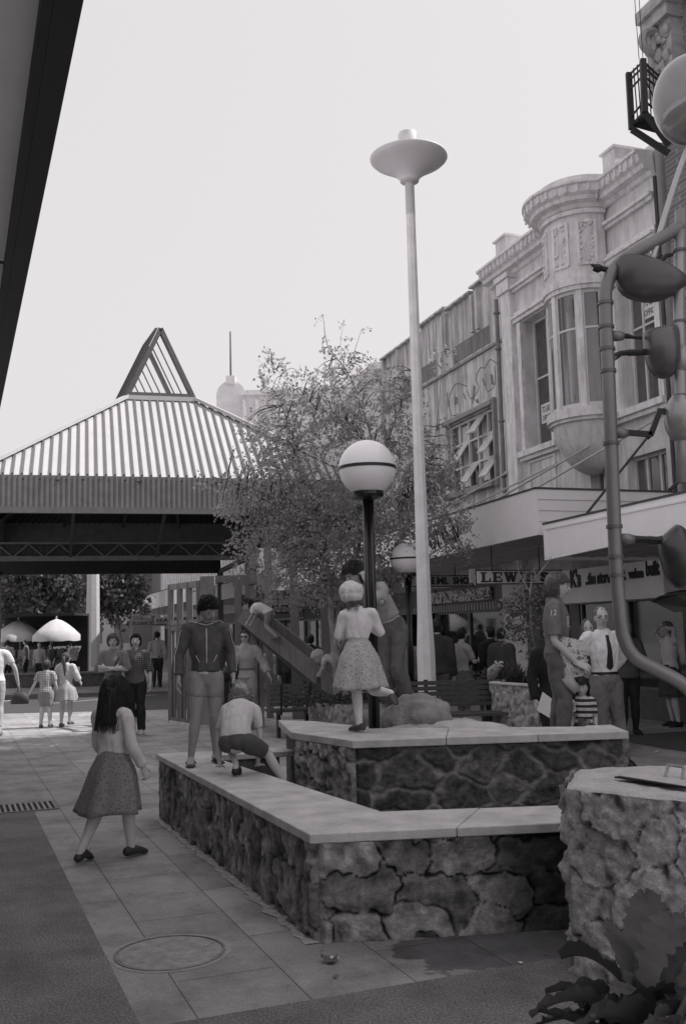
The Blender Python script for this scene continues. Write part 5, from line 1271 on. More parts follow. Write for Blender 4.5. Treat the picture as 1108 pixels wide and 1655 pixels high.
arm([(988, 579), (1002, 571), (1012, 570), (1014, 570), (1042, 569)], [.022, .016, .016, .019, .019]); arm([(1034, 443), (1044, 438), (1066, 424), (1076, 413), (1086, 411)], [.016, .013, .012, .014, .010])
g = MB(); g.bar(AS(1009, 699), AS(1052, 702), .024, .030); g.bar(AS(1050, 704), AS(1065, 664), .024, .030); g.bar(AS(1061, 664), AS(1084, 667), .022, .028); g.obj('crank_arm', M_blk, t)
arm([(1018, 871), (1045, 872), (1046, 872), (1072, 874)], [.020, .018, .020, .020]); arm([(1063, 546), (1070, 540), (1082, 536), (1094, 530)], [.014, .014, .018, .022])
def skinbowl(name, rows, m, dy=0):
    """bowl given as rows of (px centre, py, half width px, half depth m)"""
    g = MB(); c_ = [AS(r[0], r[1], dy) for r in rows]; g.tube(rpath(c_, 3), rscal([(r[2] / F_ * SY, r[3]) for r in rows], 3), 24, side=(1, 0, 0)); return g.obj(name, m, t, smooth=True)
# boat-shaped bowl: a hull open at the top
g = MB(); hull = []
xs_ = [(990, 425, 432), (994, 420, 462), (1004, 420, 478), (1025, 423, 487), (1050, 430, 490), (1075, 438, 484), (1092, 446, 474), (1108, 452, 462)]
n_ = 12; wd_ = [.02, .08, .11, .13, .13, .11, .09, .05]
vs = []
for (px, pt, pb), w_ in zip(xs_, wd_):
    a = AS(px, pt); b = AS(px + 2, pb); 
    for j in range(n_ + 1):
        th = math.pi * j / n_; vs.append(Vector((a.x + (b.x - a.x) * math.sin(th), SY - w_ * math.cos(th), a.z + (b.z - a.z) * math.sin(th) ** .7)))
g.add(vs, [(i * (n_ + 1) + j, i * (n_ + 1) + j + 1, (i + 1) * (n_ + 1) + j + 1, (i + 1) * (n_ + 1) + j) for i in range(len(xs_) - 1) for j in range(n_)])
o = g.obj('tipping_bowl', M_bowl, t, smooth=True); sm = o.modifiers.new('s', 'SOLIDIFY'); sm.thickness = .008; ss = o.modifiers.new('ss', 'SUBSURF'); ss.levels = ss.render_levels = 1; bake(o)
skinbowl('tipping_bowl', [(1066, 531, 26, .05), (1067, 536, 29, .10), (1068, 552, 29, .12), (1070, 575, 28, .12), (1074, 592, 25, .10), (1080, 601, 16, .07), (1086, 606, 5, .02)], M_bowl)
skinbowl('tipping_bowl', [(1100, 636, 8, .02), (1098, 648, 18, .06), (1099, 668, 26, .10), (1102, 690, 27, .10), (1104, 706, 20, .07), (1106, 714, 6, .02)], M_bowl2)
skinbowl('tipping_bowl', [(1080, 858, 16, .03), (1086, 866, 24, .07), (1092, 885, 29, .11), (1096, 910, 27, .12), (1099, 932, 22, .10), (1102, 945, 13, .07), (1104, 950, 4, .02)], mat('sculpt_bowl_dark', .07, .3, .2, 3, metal=.4))
g = MB(); c_ = AS(1118, 162); g.ell(c_, .218, .218, .262, 40, 28); g.obj('large_globe', mat('sculpt_globe', .3, .12, .2, 1.2, metal=.25), t, smooth=True)
# panel/door behind sculpture at right edge
t = thing('white_post', 'white painted post at the right edge behind the bent pipe', 'post', tuple(grd(1098, 1165))); q = grd(1098, 1165)
g = MB(); g.bar((q.x, q.y, 0), (at(1096, 990, q.y).x, q.y, 2.3), .07, .07); g.obj('shaft', mat('pillar_white'), t); g = MB(); g.box(q.x - .06, q.x + .06, q.y - .06, q.y + .06, 0, .02); g.obj('base_plate', mat('galv'), t)
t = thing('dark_canopy', 'dark curved canopy over the shop at the right edge', 'canopy', tuple(at(1090, 985, 13)))
g = MB(); pp = [at(1052, 972, 13.0), at(1066, 964, 12.7), at(1090, 960, 12.4), at(1125, 958, 12.1), at(1125, 985, 12.1), at(1090, 990, 12.4)]
g.extr(pp, (.6, 1.5, .1)); g.obj('hood', mat('canopy_dark', .04, .7), t); g = MB(); g.tube(pp[:4], .012, 6); g.obj('edge_tube', mat('cage_steel'), t)

# =================== trees ==========================================================
def leaves_mb(g, pts, size, rs, droop=.3, per=1, aspect=.8):
    for c_ in pts:
        for _ in range(per):
            s_ = size * rs.uniform(.65, 1.25); d = Vector((rs.gauss(0, 1), rs.gauss(0, 1), rs.gauss(0, 1) - droop)).normalized()
            n_ = Vector((rs.gauss(0, 1), rs.gauss(0, 1), rs.gauss(0, 1) + .6)); sd = d.cross(n_)
            if sd.length < 1e-4: continue
            sd = sd.normalized() * s_ * .5 * aspect; q = c_ + Vector((rs.gauss(0, 1), rs.gauss(0, 1), rs.gauss(0, 1))) * size * .5
            up = sd.cross(d).normalized() * s_ * .12
            b = len(g.v)
            g.v += [tuple(q), tuple(q + d * s_ * .45 + sd + up), tuple(q + d * s_), tuple(q + d * s_ * .45 - sd + up)]
            g.f += [(b, b + 1, b + 2), (b, b + 2, b + 3)]; g.m += [0, 0]
M_bark = mat('bark', .30, .9, .5, 5, .8, 30, stretch=(3, 3, 1)); M_twig = mat('twig', .10, .9, .2, 8)
def tree(name, label, trunk, branches, lobes, Y, leafsize, nleaf, lm, base, r0=.07, depth=.9, seed=1, bark=None, twig_r=.006, group=None, per=7, stray=()):
    rs = random.Random(seed); t_ = thing(name, label, 'tree', tuple(base), 0, group)
    g = MB(); allp = []
    def rail(pp, ra, rb_, dy):
        P = rpath([at(q[0], q[1], Y + (q[2] if len(q) > 2 else dy)) for q in pp], 6); n_ = len(P)
        for i in range(1, n_ - 1): P[i] += Vector((rs.uniform(-1, 1), rs.uniform(-1, 1), 0)) * ra * .25
        g.tube(P, [ra + (rb_ - ra) * (i / (n_ - 1)) for i in range(n_)], 8); allp.extend([(p, ra + (rb_ - ra) * i / (n_ - 1)) for i, p in enumerate(P)])
    trunk = list(trunk); P0 = at(trunk[0][0], trunk[0][1], Y); 
    rail(trunk, r0, r0 * .6, 0)
    g.tube([Vector((base[0], base[1], base[2] - .02)), P0 + Vector((0, 0, .05))], [r0 * 1.25, r0], 8)
    for b_ in branches: rail(b_[0], b_[1], b_[2], 0)
    g.obj('trunk', bark or M_bark, t_, smooth=True)
    # clusters
    cl = []
    tot = sum(l_[2] * l_[3] * l_[4] for l_ in lobes)
    for (cx_, cy_, rx, ry, dn) in lobes:
        k_ = int(nleaf / per * rx * ry * dn / tot)
        for _ in range(k_):
            while True:
                a, b, c_ = rs.uniform(-1, 1), rs.uniform(-1, 1), rs.uniform(-1, 1)
                if a * a + b * b + c_ * c_ <= 1: break
            cl.append(at(cx_ + a * rx, cy_ + b * ry, Y + c_ * depth * min(1, rx / 90)))
    for (px, py) in stray: cl.append(at(px, py, Y))
    g2 = MB(); gl = MB(); AP = np.array([p[0][:] for p in allp])
    pts = []
    for i, c_ in enumerate(cl):
        if i % 4 == 0 or i >= len(cl) - len(stray):
            dd = ((AP - np.array(c_[:])) ** 2).sum(1); o_ = allp[int(dd.argmin())][0]
            mid = o_.lerp(c_, .55) + Vector((0, 0, .12 * (c_ - o_).length)); P = rpath([o_, mid, c_], 3)
            g2.tube(P, [twig_r * 1.6 * (1 - .8 * k_ / (len(P) - 1)) for k_ in range(len(P))], 4)
        # leaves strung along a drooping shoot
        sh = Vector((rs.gauss(0, 1), rs.gauss(0, 1), rs.gauss(-.6, .8))).normalized() * leafsize * rs.uniform(2, 4.5)
        for k_ in range(per): pts.append(c_ + sh * (k_ / per) + Vector((0, 0, -.02 * k_ * k_ * leafsize)))
        g2.tube([c_, c_ + sh * .5, c_ + sh + Vector((0, 0, -.5 * leafsize))], twig_r * .4, 3)
    g2.obj('twigs', M_twig, t_)
    leaves_mb(gl, pts, leafsize, rs); gl.obj('crown', lm, t_)
    return t_
M_bl = leafmat('birch_leaf', .34, .5, .45)
lobes = [(500, 700, 95, 90, .8), (585, 660, 110, 75, .75), (450, 800, 75, 80, 1.3), (540, 850, 120, 90, 1.5), (640, 800, 100, 100, 1.0), (700, 830, 62, 70, .8), (735, 870, 32, 50, .7), (500, 930, 90, 50, 1.0),
         (470, 620, 60, 40, .45), (540, 590, 60, 45, .35), (620, 610, 50, 35, .35), (440, 585, 26, 20, .5), (390, 815, 55, 38, .75), (700, 740, 50, 60, .6), (600, 930, 70, 45, .9), (405, 880, 40, 45, .9), (715, 575, 24, 22, .35), (352, 772, 34, 14, .5), (430, 700, 60, 50, .6)]
bs = at(545, 1120, 16.0); bs.z = .5
tree('birch_tree', 'slender birch with small airy leaves behind the globe lamp', [(546, 1100), (543, 1060), (536, 1010), (532, 930)],
     [([(532, 935), (522, 880), (508, 820), (484, 760), (470, 700), (450, 640)], .035, .008), ([(540, 1030), (552, 960), (575, 900), (585, 840), (604, 740), (585, 660), (560, 600), (530, 560), (522, 510)], .035, .004),
      ([(534, 940), (560, 870), (600, 800), (630, 700), (655, 640), (668, 600)], .025, .006), ([(508, 822), (470, 800), (420, 790), (360, 775)], .014, .004), ([(545, 1060), (575, 1000), (620, 960), (690, 900), (740, 870)], .028, .006, ),
      ([(604, 745), (570, 690), (500, 650), (440, 590)], .012, .004), ([(560, 610), (575, 560), (585, 530)], .006, .003), ([(560, 610), (550, 560), (556, 515)], .005, .002), ([(655, 800), (690, 760), (705, 690), (716, 560)], .012, .003)],
     lobes, 16.0, .057, 25000, M_bl, bs, .07, 1.5, 3, stray=[(520, 508), (556, 518), (586, 535), (440, 580), (455, 590)])
# climbing vine / young tree right of the white pillar
bs = at(862, 1100, 12.6); bs.z = .86
tree('young_tree', 'thin young tree growing from the planter in front of the white pillar', [(866, 1100), (860, 1040), (856, 980), (858, 930)], [([(858, 960), (840, 930), (835, 905)], .01, .003), ([(858, 940), (880, 915), (890, 900)], .01, .003), ([(860, 1040), (838, 1015), (828, 1000)], .008, .003), ([(860, 1010), (880, 990), (893, 975)], .008, .003)],
     [(835, 975, 26, 22, .8), (835, 1015, 20, 14, .9), (868, 960, 30, 20, .4), (850, 925, 22, 12, .25), (868, 1000, 18, 50, .4), (880, 965, 22, 18, .4), (862, 1060, 14, 25, .35)], 12.6, .055, 850, leafmat('ivy_leaf', .16, .4, .3), bs, .022, .25, 5, twig_r=.004, per=4)
# dark broad-leaved trees by the market
M_dl = leafmat('broad_leaf', .13, .5, .25)
bs = grd(112, 1086)
tree('market_tree', 'dense broad leaved tree shading the market stall parasols', [(112, 1070), (112, 1030), (108, 990), (104, 960)], [([(108, 990), (80, 955), (50, 930)], .13, .04), ([(108, 985), (150, 950), (200, 935)], .13, .04), ([(104, 960), (100, 900), (100, 850)], .12, .04)],
     [(100, 940, 70, 36, 1.2), (30, 960, 50, 34, 1.2), (60, 900, 90, 40, 1.0), (90, 985, 50, 20, .8), (-10, 990, 40, 20, .8)], bs.y, .26, 6500, M_dl, bs, .2, 2.6, 6, twig_r=.02, group='broad leaved trees by the market', per=6)
bs = grd(215, 1084)
tree('market_tree', 'second broad leaved tree right of the pale concrete pole', [(195, 1070), (193, 1030), (190, 990)], [([(190, 990), (170, 950), (165, 920)], .1, .03), ([(190, 990), (210, 950), (215, 930)], .1, .03)],
     [(185, 930, 45, 34, 1.2), (200, 960, 36, 28, 1.0), (170, 975, 30, 22, .7), (225, 968, 16, 12, .5)], bs.y - 2, .26, 3000, M_dl, at(195, 1084, bs.y - 2) * 1 if False else Vector((at(195, 1084, bs.y - 2).x, bs.y - 2, 0)), .15, 2.0, 8, twig_r=.02, group='broad leaved trees by the market', per=6)
# shrubs
def shrub(name, label, c_, r, n_, size, m, seed, blades=False, cat='plant', stems=8):
    rs = random.Random(seed); t_ = thing(name, label, cat, tuple(c_)); g = MB(); gs = MB(); pts = []
    for i in range(stems):
        a = rs.uniform(0, 6.28); q = Vector((r[0] * rs.uniform(.1, .8) * math.cos(a), r[1] * rs.uniform(.1, .8) * math.sin(a), r[2] * rs.uniform(.8, 1.4))); gs.tube([Vector(c_), Vector(c_) + q * .6, Vector(c_) + q], size * .08, 4)
    for i in range(n_):
        a = rs.uniform(0, 6.28); rr = rs.random() ** .5; h = rs.uniform(0, 1); p = Vector(c_) + Vector((r[0] * rr * math.cos(a), r[1] * rr * math.sin(a), r[2] * (.15 + h * 1.2 * (1 - .5 * rr))))
        if blades:
            b = Vector(c_) + Vector((r[0] * rr * .5 * math.cos(a), r[1] * rr * .5 * math.sin(a), 0)); tip = p + Vector((rs.gauss(0, .04), rs.gauss(0, .04), .02)); sd = Vector((math.sin(a), -math.cos(a), 0)) * size * .12
            m_ = b.lerp(tip, .55) + Vector((0, 0, .05)); g.add([b - sd, b + sd, m_ + sd, m_ - sd, tip], [(0, 1, 2, 3), (3, 2, 4)])
        else: pts.append(p)
    if not blades: leaves_mb(g, pts, size, rs, 0)
    gs.obj('stems', M_twig, t_); g.obj('foliage', m, t_); return t_
M_sh = leafmat('shrub_leaf', .06, .5, .25); M_sh2 = leafmat('grass_blade', .12, .5, .3)
c1 = at(830, 1100, 13.3); c1.z = .86; shrub('strappy_plant', 'clump of dark strappy leaves at the middle of the right planter', c1, (.22, .25, .24), 260, .09, M_sh2, 1, True)
c1 = at(800, 1100, 13.6); c1.z = .86; shrub('flowering_shrub', 'low shrub with pale flower heads at the left end of the planter', c1, (.2, .25, .16), 200, .07, M_sh, 2)
c1 = at(868, 1102, 12.9); c1.z = .86; shrub('low_shrub', 'small dark shrub at the foot of the young tree', c1, (.2, .2, .12), 240, .05, M_sh, 3)
c1 = at(790, 1100, 13.4); c1.z = .88
t = thing('wrapped_bouquet', 'pale paper wrapped bundle leaning at the planter end', 'bundle', tuple(c1)); g = MB(); g.tube([c1, c1 + Vector((.05, -.02, .12)), c1 + Vector((.12, -.03, .2))], [.03, .09, .06], 9, flat=.5); g.obj('wrapper', mat('wrap', .3, .6, .3, 20), t, smooth=True); g = MB(); rs = random.Random(4)
for i in range(14): g.ell(c1 + Vector((.13 + rs.uniform(-.06, .06), -.03, .22 + rs.uniform(-.03, .04))), .02, .02, .018, 6, 4)
g.obj('flower_heads', mat('petal', .55, .8, .2, 20), t, smooth=True)
c1 = at(520, 1120, 14.8); c1.z = .54; shrub('low_shrub', 'scrubby low plants at the foot of the slide', c1, (.5, .35, .10), 420, .06, M_sh, 9)
c1 = at(625, 1118, 15.0); c1.z = .54; shrub('low_shrub', 'dark low plants behind the boulders by the second globe lamp', c1, (.5, .35, .12), 420, .06, M_sh, 10)
# =================== big leaved plant in the lower right corner ====================
t = thing('large_leaved_plant', 'large dark jagged leaves of a plant in the lower right corner', 'plant', tuple(grd(1010, 1700))); rs = random.Random(12)
M_big = leafmat('big_leaf', .085, .45, .15); M_big2 = leafmat('big_leaf_pale', .13, .4, .15)
for m_ in (M_big, M_big2): m_.node_tree.nodes['Principled BSDF'].inputs['Roughness'].default_value = .62; m_.node_tree.nodes['Principled BSDF'].inputs['Specular IOR Level'].default_value = .15
def big_leaf(root, tip, width, sag, m, lobes_=8, roll=0.0, cup=.25):
    root = Vector(root); tip = Vector(tip); n_ = 28; mid = root.lerp(tip, .5) + Vector((0, 0, sag)); g = MB(); vs = []; side0 = (tip - root).cross(Vector((0, 0, 1))).normalized()
    side0 = Matrix.Rotation(roll, 3, (tip - root).normalized()) @ side0
    for i in range(n_ + 1):
        s_ = i / n_; p = root * (1 - s_) ** 2 + mid * 2 * s_ * (1 - s_) + tip * s_ ** 2; tg = ((mid - root) * (1 - s_) + (tip - mid) * s_).normalized(); up = side0.cross(tg).normalized()
        prof = math.sin(math.pi * min(1, s_ * .92 + .06)) ** .7; tooth = .62 + .38 * abs(math.sin(s_ * math.pi * lobes_)) ** .6; w_ = width * prof * tooth + .003
        wob = rs.uniform(-.01, .01)
        for k_ in (-1, -.66, -.33, 0, .33, .66, 1): vs.append(p + side0 * (w_ * k_) + up * (cup * w_ * k_ * k_ - (0.012 if k_ == 0 else 0) + wob * abs(k_)) + tg * (w_ * .35 * abs(k_)))
    g.add(vs, [(i * 7 + j, i * 7 + j + 1, (i + 1) * 7 + j + 1, (i + 1) * 7 + j) for i in range(n_) for j in range(6)]); return g.obj('leaf', m, t, smooth=True)
def LP(px, py, Y): return at(px, py, Y)
rc = LP(1075, 1690, 3.1)
for (px, py, Y, w_, sag, m_, rl) in [(905, 1545, 3.4, .085, .18, M_big, .5), (1000, 1500, 3.7, .12, .16, M_big, .3), (1060, 1540, 3.5, .11, .12, M_big, -.3), (880, 1600, 3.3, .05, .14, M_big2, .9), (855, 1640, 3.2, .045, .16, M_big2, .7), (1085, 1475, 3.5, .10, .10, M_big, .0), (1040, 1440, 3.9, .09, .10, M_big, -.2), (960, 1640, 2.9, .07, .10, M_big, .8), (1110, 1590, 2.9, .09, .05, M_big, .4), (930, 1660, 3.0, .05, .12, M_big2, 1.1), (1000, 1610, 3.0, .09, .10, M_big, .2), (1130, 1520, 3.1, .09, .1, M_big, -.4), (1040, 1655, 2.7, .05, .08, M_big2, .9), (860, 1655, 3.3, .04, .10, M_big, .2), (1100, 1640, 2.7, .06, .06, M_big2, .6)]:
    big_leaf(rc + Vector((rs.uniform(-.06, .06), rs.uniform(-.08, .1), rs.uniform(-.04, .04))), LP(px, py, Y), w_, sag, m_, rs.randint(6, 9), rl)
for i in range(16):
    a_ = rs.uniform(1.6, 4.9); q = rc + Vector((.42 * math.cos(a_) * rs.uniform(.5, 1), .3 * math.sin(a_) * rs.uniform(.5, 1), rs.uniform(-.10, .12)))
    big_leaf(rc + Vector((rs.uniform(-.08, .08), rs.uniform(-.08, .08), -.08)), q, rs.uniform(.02, .045), rs.uniform(.02, .12), (M_big, M_big2)[i % 2], rs.randint(4, 8), rs.uniform(-1, 1))
g = MB(); g.tube([Vector((rc.x, rc.y, 0)), rc], [.03, .05], 8); g.obj('stem', M_twig, t)
g = MB(); bq = rc.copy(); g.prism([(bq.x - .35, bq.y - .5), (bq.x + 1.2, bq.y - .5), (bq.x + 1.2, bq.y + .35), (bq.x - .15, bq.y + .35)], 0, .06); struct('planting_soil', g, mat('soil'))
# litter
def litter(name, label, px, py, s_, m, seed, cat, lift=.02):
    rs = random.Random(seed); c_ = grd(px, py, .006); g = MB(); n_ = 9
    vs = [c_ + Vector((0, 0, .012))] + [c_ + Vector((s_ * rs.uniform(.5, 1.1) * math.cos(6.28 * i / n_), s_ * rs.uniform(.4, .9) * math.sin(6.28 * i / n_), rs.uniform(.001, lift))) for i in range(n_)]
    g.add(vs, [(0, i + 1, (i + 1) % n_ + 1) for i in range(n_)]); o = g.obj(name, m, None); tag(o, label, cat); return o
litter('dead_leaf', 'curled dead leaf lying on the paving near the wall corner', 535, 1555, .055, mat('dead_leaf', .14, .8, .4, 20), 1, 'leaf', .05)
litter('paper_scrap', 'small white paper scrap beside the curled dead leaf', 541, 1552, .022, M_paper, 2, 'litter', .03)
litter('paper_scrap', 'small white paper scrap on the damp paving', 841, 1558, .02, M_paper, 3, 'litter', .012)
litter('paper_scrap', 'crumpled white scrap on the lane right of the raised block', 1062, 1216, .05, M_paper, 4, 'litter', .03)
litter('fallen_leaf', 'small dry leaf on the paving below the paper scrap', 542, 1580, .016, mat('dead_leaf'), 5, 'leaf', .01)
# =================== people ======================================================
def V(*a): return Vector(a)
M_skin = mat('skin', .50, .55, .06, 9, .1, 90); M_skind = mat('skin_tanned', .36, .55, .08, 9, .1, 90); M_eye = mat('eye_dark', .03, .3); M_lip = mat('lip', .17, .5); M_brow = mat('brow', .07, .8)
M_hd = mat('hair_dark', .016, .45, .35, 60, .5, 120, stretch=(1, 1, .15)); M_hm = mat('hair_brown', .07, .55, .35, 60, .5, 120); M_hl = mat('hair_blond', .34, .6, .3, 60, .5, 120); M_hf = mat('hair_fair', .16, .6, .35, 60, .5, 120)
def remesh(g, name, m, parent, vox, smooth_it=3, crease=0.0, cf=9.0, seed=0, label=None):
    me = bpy.data.meshes.new(name); me.from_pydata([tuple(p) for p in g.v], [], g.f); me.materials.append(m if not isinstance(m, list) else m[0]); me.update()
    o = bpy.data.objects.new(name, me); COL.objects.link(o)
    r = o.modifiers.new('r', 'REMESH'); r.mode = 'VOXEL'; r.voxel_size = vox; r.use_smooth_shade = True
    if smooth_it: s_ = o.modifiers.new('s', 'SMOOTH'); s_.factor = .5; s_.iterations = smooth_it
    bake(o)
    me = o.data
    if crease:
        n_ = len(me.vertices); co = np.empty(n_ * 3, np.float32); me.vertices.foreach_get('co', co); co = co.reshape(-1, 3); no = np.array([v.normal[:] for v in me.vertices], np.float32)
        for i in range(n_):
            x, y, z = co[i]; f = noise.noise(Vector((x * cf * 1.4 + seed, y * cf * 1.4, z * cf * .75 + x * 3))) + .55 * noise.noise(Vector((x * cf * 3 + seed, y * cf * 3, z * cf * 1.4)))
            f = abs(f) ** .8 * (1 if f > 0 else -1); co[i] += no[i] * f * crease
        me.vertices.foreach_set('co', co.ravel()); me.update()
    me.polygons.foreach_set('use_smooth', [True] * len(me.polygons))
    o.parent = parent
    if label: o['label'] = label
    return o
def interp(pts, rad, t):
    """truncate polyline (points, radii) at fraction t of its length"""
    L_ = [0]
    for i in range(1, len(pts)): L_.append(L_[-1] + (pts[i] - pts[i - 1]).length)
    T = L_[-1] * t; op, orad = [pts[0]], [rad[0]]
    for i in range(1, len(pts)):
        if L_[i] < T - 1e-6: op.append(pts[i]); orad.append(rad[i])
        else:
            k_ = (T - L_[i - 1]) / (L_[i] - L_[i - 1] + 1e-9); op.append(pts[i - 1].lerp(pts[i], k_)); orad.append(rad[i - 1] + (rad[i] - rad[i - 1]) * k_); break
    return op, orad
def head_mb(g, c, fwd, up, hh, n=28, m=20, nose=1.0, detail=True):
    fwd = fwd.normalized(); sd = fwd.cross(up).normalized(); up = sd.cross(fwd).normalized()
    rx, ry, rz = hh * .335, hh * .42, hh * .5; vs = []
    G = lambda p, q, s_: math.exp(-((p - Vector(q)).length_squared) / (s_ * s_))
    def pt(th, a):
        p = Vector((math.sin(th) * math.cos(a), math.sin(th) * math.sin(a), math.cos(th)))
        x, y, z = p.x * rx, p.y * ry, p.z * rz
        if p.z < 0:
            k_ = (-p.z); x *= 1 - .30 * k_ ** 1.6
            if p.y < 0: y *= 1 - .42 * k_
            else: y *= 1 - .10 * k_
        if p.y < 0 and p.z > -.2: y *= 1.02
        if p.y > 0: y *= 1 - .06 * (1 - abs(p.x))
        d = 0
        if p.y > 0:
            d += hh * .125 * nose * math.exp(-(p.x / .13) ** 2) * math.exp(-((p.z + .22) / .13) ** 2) + hh * .05 * nose * math.exp(-(p.x / .10) ** 2) * math.exp(-((p.z + .02) / .16) ** 2)
            for s_ in (-1, 1): d -= hh * .040 * G(p, (s_ * .40, .90, -.02), .22); d += hh * .018 * G(p, (s_ * .42, .86, .16), .2); d += hh * .02 * G(p, (s_ * .55, .75, -.3), .28)
            d += hh * .022 * math.exp(-(p.x / .28) ** 2) * math.exp(-((p.z + .52) / .07) ** 2) - hh * .01 * math.exp(-(p.x / .3) ** 2) * math.exp(-((p.z + .65) / .05) ** 2) + hh * .03 * math.exp(-(p.x / .3) ** 2) * math.exp(-((p.z + .84) / .12) ** 2)
        return c + sd * x + fwd * (y + d) + up * z
    for i in range(1, m):
        for j in range(n): vs.append(pt(math.pi * i / m, 2 * math.pi * j / n))
    vs += [pt(0, 0), pt(math.pi, 0)]; T = len(vs) - 2; B_ = T + 1; fs = []
    for i in range(m - 2):
        for j in range(n): fs.append((i * n + j, (i + 1) * n + j, (i + 1) * n + (j + 1) % n, i * n + (j + 1) % n))
    for j in range(n): fs.append((T, j, (j + 1) % n)); fs.append((B_, (m - 2) * n + (j + 1) % n, (m - 2) * n + j))
    g.add(vs, fs)
    rot = Matrix((sd, fwd, up)).transposed()
    for s_ in (-1, 1): g.ell(c + sd * (s_ * rx * .99) - fwd * ry * .05 - up * rz * .10, rx * .12, ry * .17, rz * .24, 10, 8, rot)
    return sd, fwd, up, rx, ry, rz
def hand_mb(g, wr, d, n_, H, right=True, curl=.5, thumb=.7, spread=.06, k=1.0):
    d = d.normalized(); n_ = (n_ - d * n_.dot(d)).normalized(); s_ = d.cross(n_); th = s_ if right else -s_
    Hk = H * k
    kn = wr + d * .055 * Hk
    g.tube([wr - d * .008 * Hk, wr + d * .02 * Hk, kn], [(.0155 * Hk, .0125 * Hk), (.0225 * Hk, .0105 * Hk), (.0245 * Hk, .0085 * Hk)], 12, side=th, round_=True)
    for i, (o_, L_) in enumerate(((.0185, .042), (.0065, .048), (-.0058, .044), (-.0178, .034))):
        p = kn + th * o_ * Hk - d * .004 * Hk; dd = (d + th * (o_ * spread * 60)).normalized(); P = [p]; c_ = curl * (1 + .12 * i)
        for j, f in enumerate((.42, .32, .26)):
            ang = c_ * (.55, .75, .6)[j]; ax = dd.cross(n_).normalized(); dd = (Matrix.Rotation(ang, 3, ax) @ dd); P.append(P[-1] + dd * L_ * f * Hk)
        g.tube(P, [.0062 * Hk, .0058 * Hk, .0052 * Hk, .0044 * Hk], 8, round_=True)
    p = wr + d * .014 * Hk + th * .017 * Hk; dd = (d * .75 + th * thumb + n_ * .35).normalized(); P = [p, p + dd * .026 * Hk]; dd = (dd + d * .5 + n_ * .25 * curl).normalized(); P.append(P[-1] + dd * .022 * Hk)
    g.tube(P, [.0085 * Hk, .0068 * Hk, .0052 * Hk], 8, round_=True)
def hair_strands(g, hd, style, rs):
    c, sd, fwd, up, rx, ry, rz, hh = hd; n_ = style.get('n', 220); L_ = style.get('len', .3) * hh; wav = style.get('wave', .02) * hh; thick = style.get('thick', .018) * hh; fringe = style.get('fringe', .25)
    lift = style.get('lift', 1.10)
    for i in range(n_):
        a = rs.uniform(0, 2 * math.pi); th = math.acos(rs.uniform(-.15, 1)); x, y, z = math.sin(th) * math.cos(a), math.sin(th) * math.sin(a), math.cos(th)
        if y > .55 and z < fringe: continue
        if y > .1 and z < .05: continue
        lf = lift * rs.uniform(.96, 1.06); P = []; steps = 9
        # fall from the root along the scalp, then free
        px, py, pz = x, y, z; q = None; run_ = 0; ds = L_ / steps; ph = rs.uniform(0, 6.28); fr_ = rs.uniform(1.5, 3)
        side_a = a + rs.uniform(-.25, .25)
        for k_ in range(steps + 1):
            w_ = wav * math.sin(ph + fr_ * k_)
            pos = c + sd * (px * rx * lf) + fwd * (py * ry * lf) + up * (pz * rz * lf) + sd * w_ + fwd * w_ * .6
            if q is not None and (run_ >= 1): pos = q + V(0, 0, -1) * ds + sd * (w_ * .6) + (sd * math.cos(side_a) + fwd * math.sin(side_a)) * ds * style.get('flare', .04)
            P.append(pos); q = pos
            # advance angle down
            th2 = math.acos(max(-1, min(1, pz))) + ds / (ry * 1.05)
            if th2 > style.get('free', 1.75): run_ = 1
            else: px, py, pz = math.sin(th2) * math.cos(side_a), math.sin(th2) * math.sin(side_a), math.cos(th2)
            if not run_ and ((py > .55 and pz < fringe - .05) or (py > .12 and pz < .12)): break
        if len(P) > 2: g.tube(P, [(thick * (1 - .55 * k_ / (len(P) - 1)), thick * .5 * (1 - .55 * k_ / (len(P) - 1))) for k_ in range(len(P))], 5)
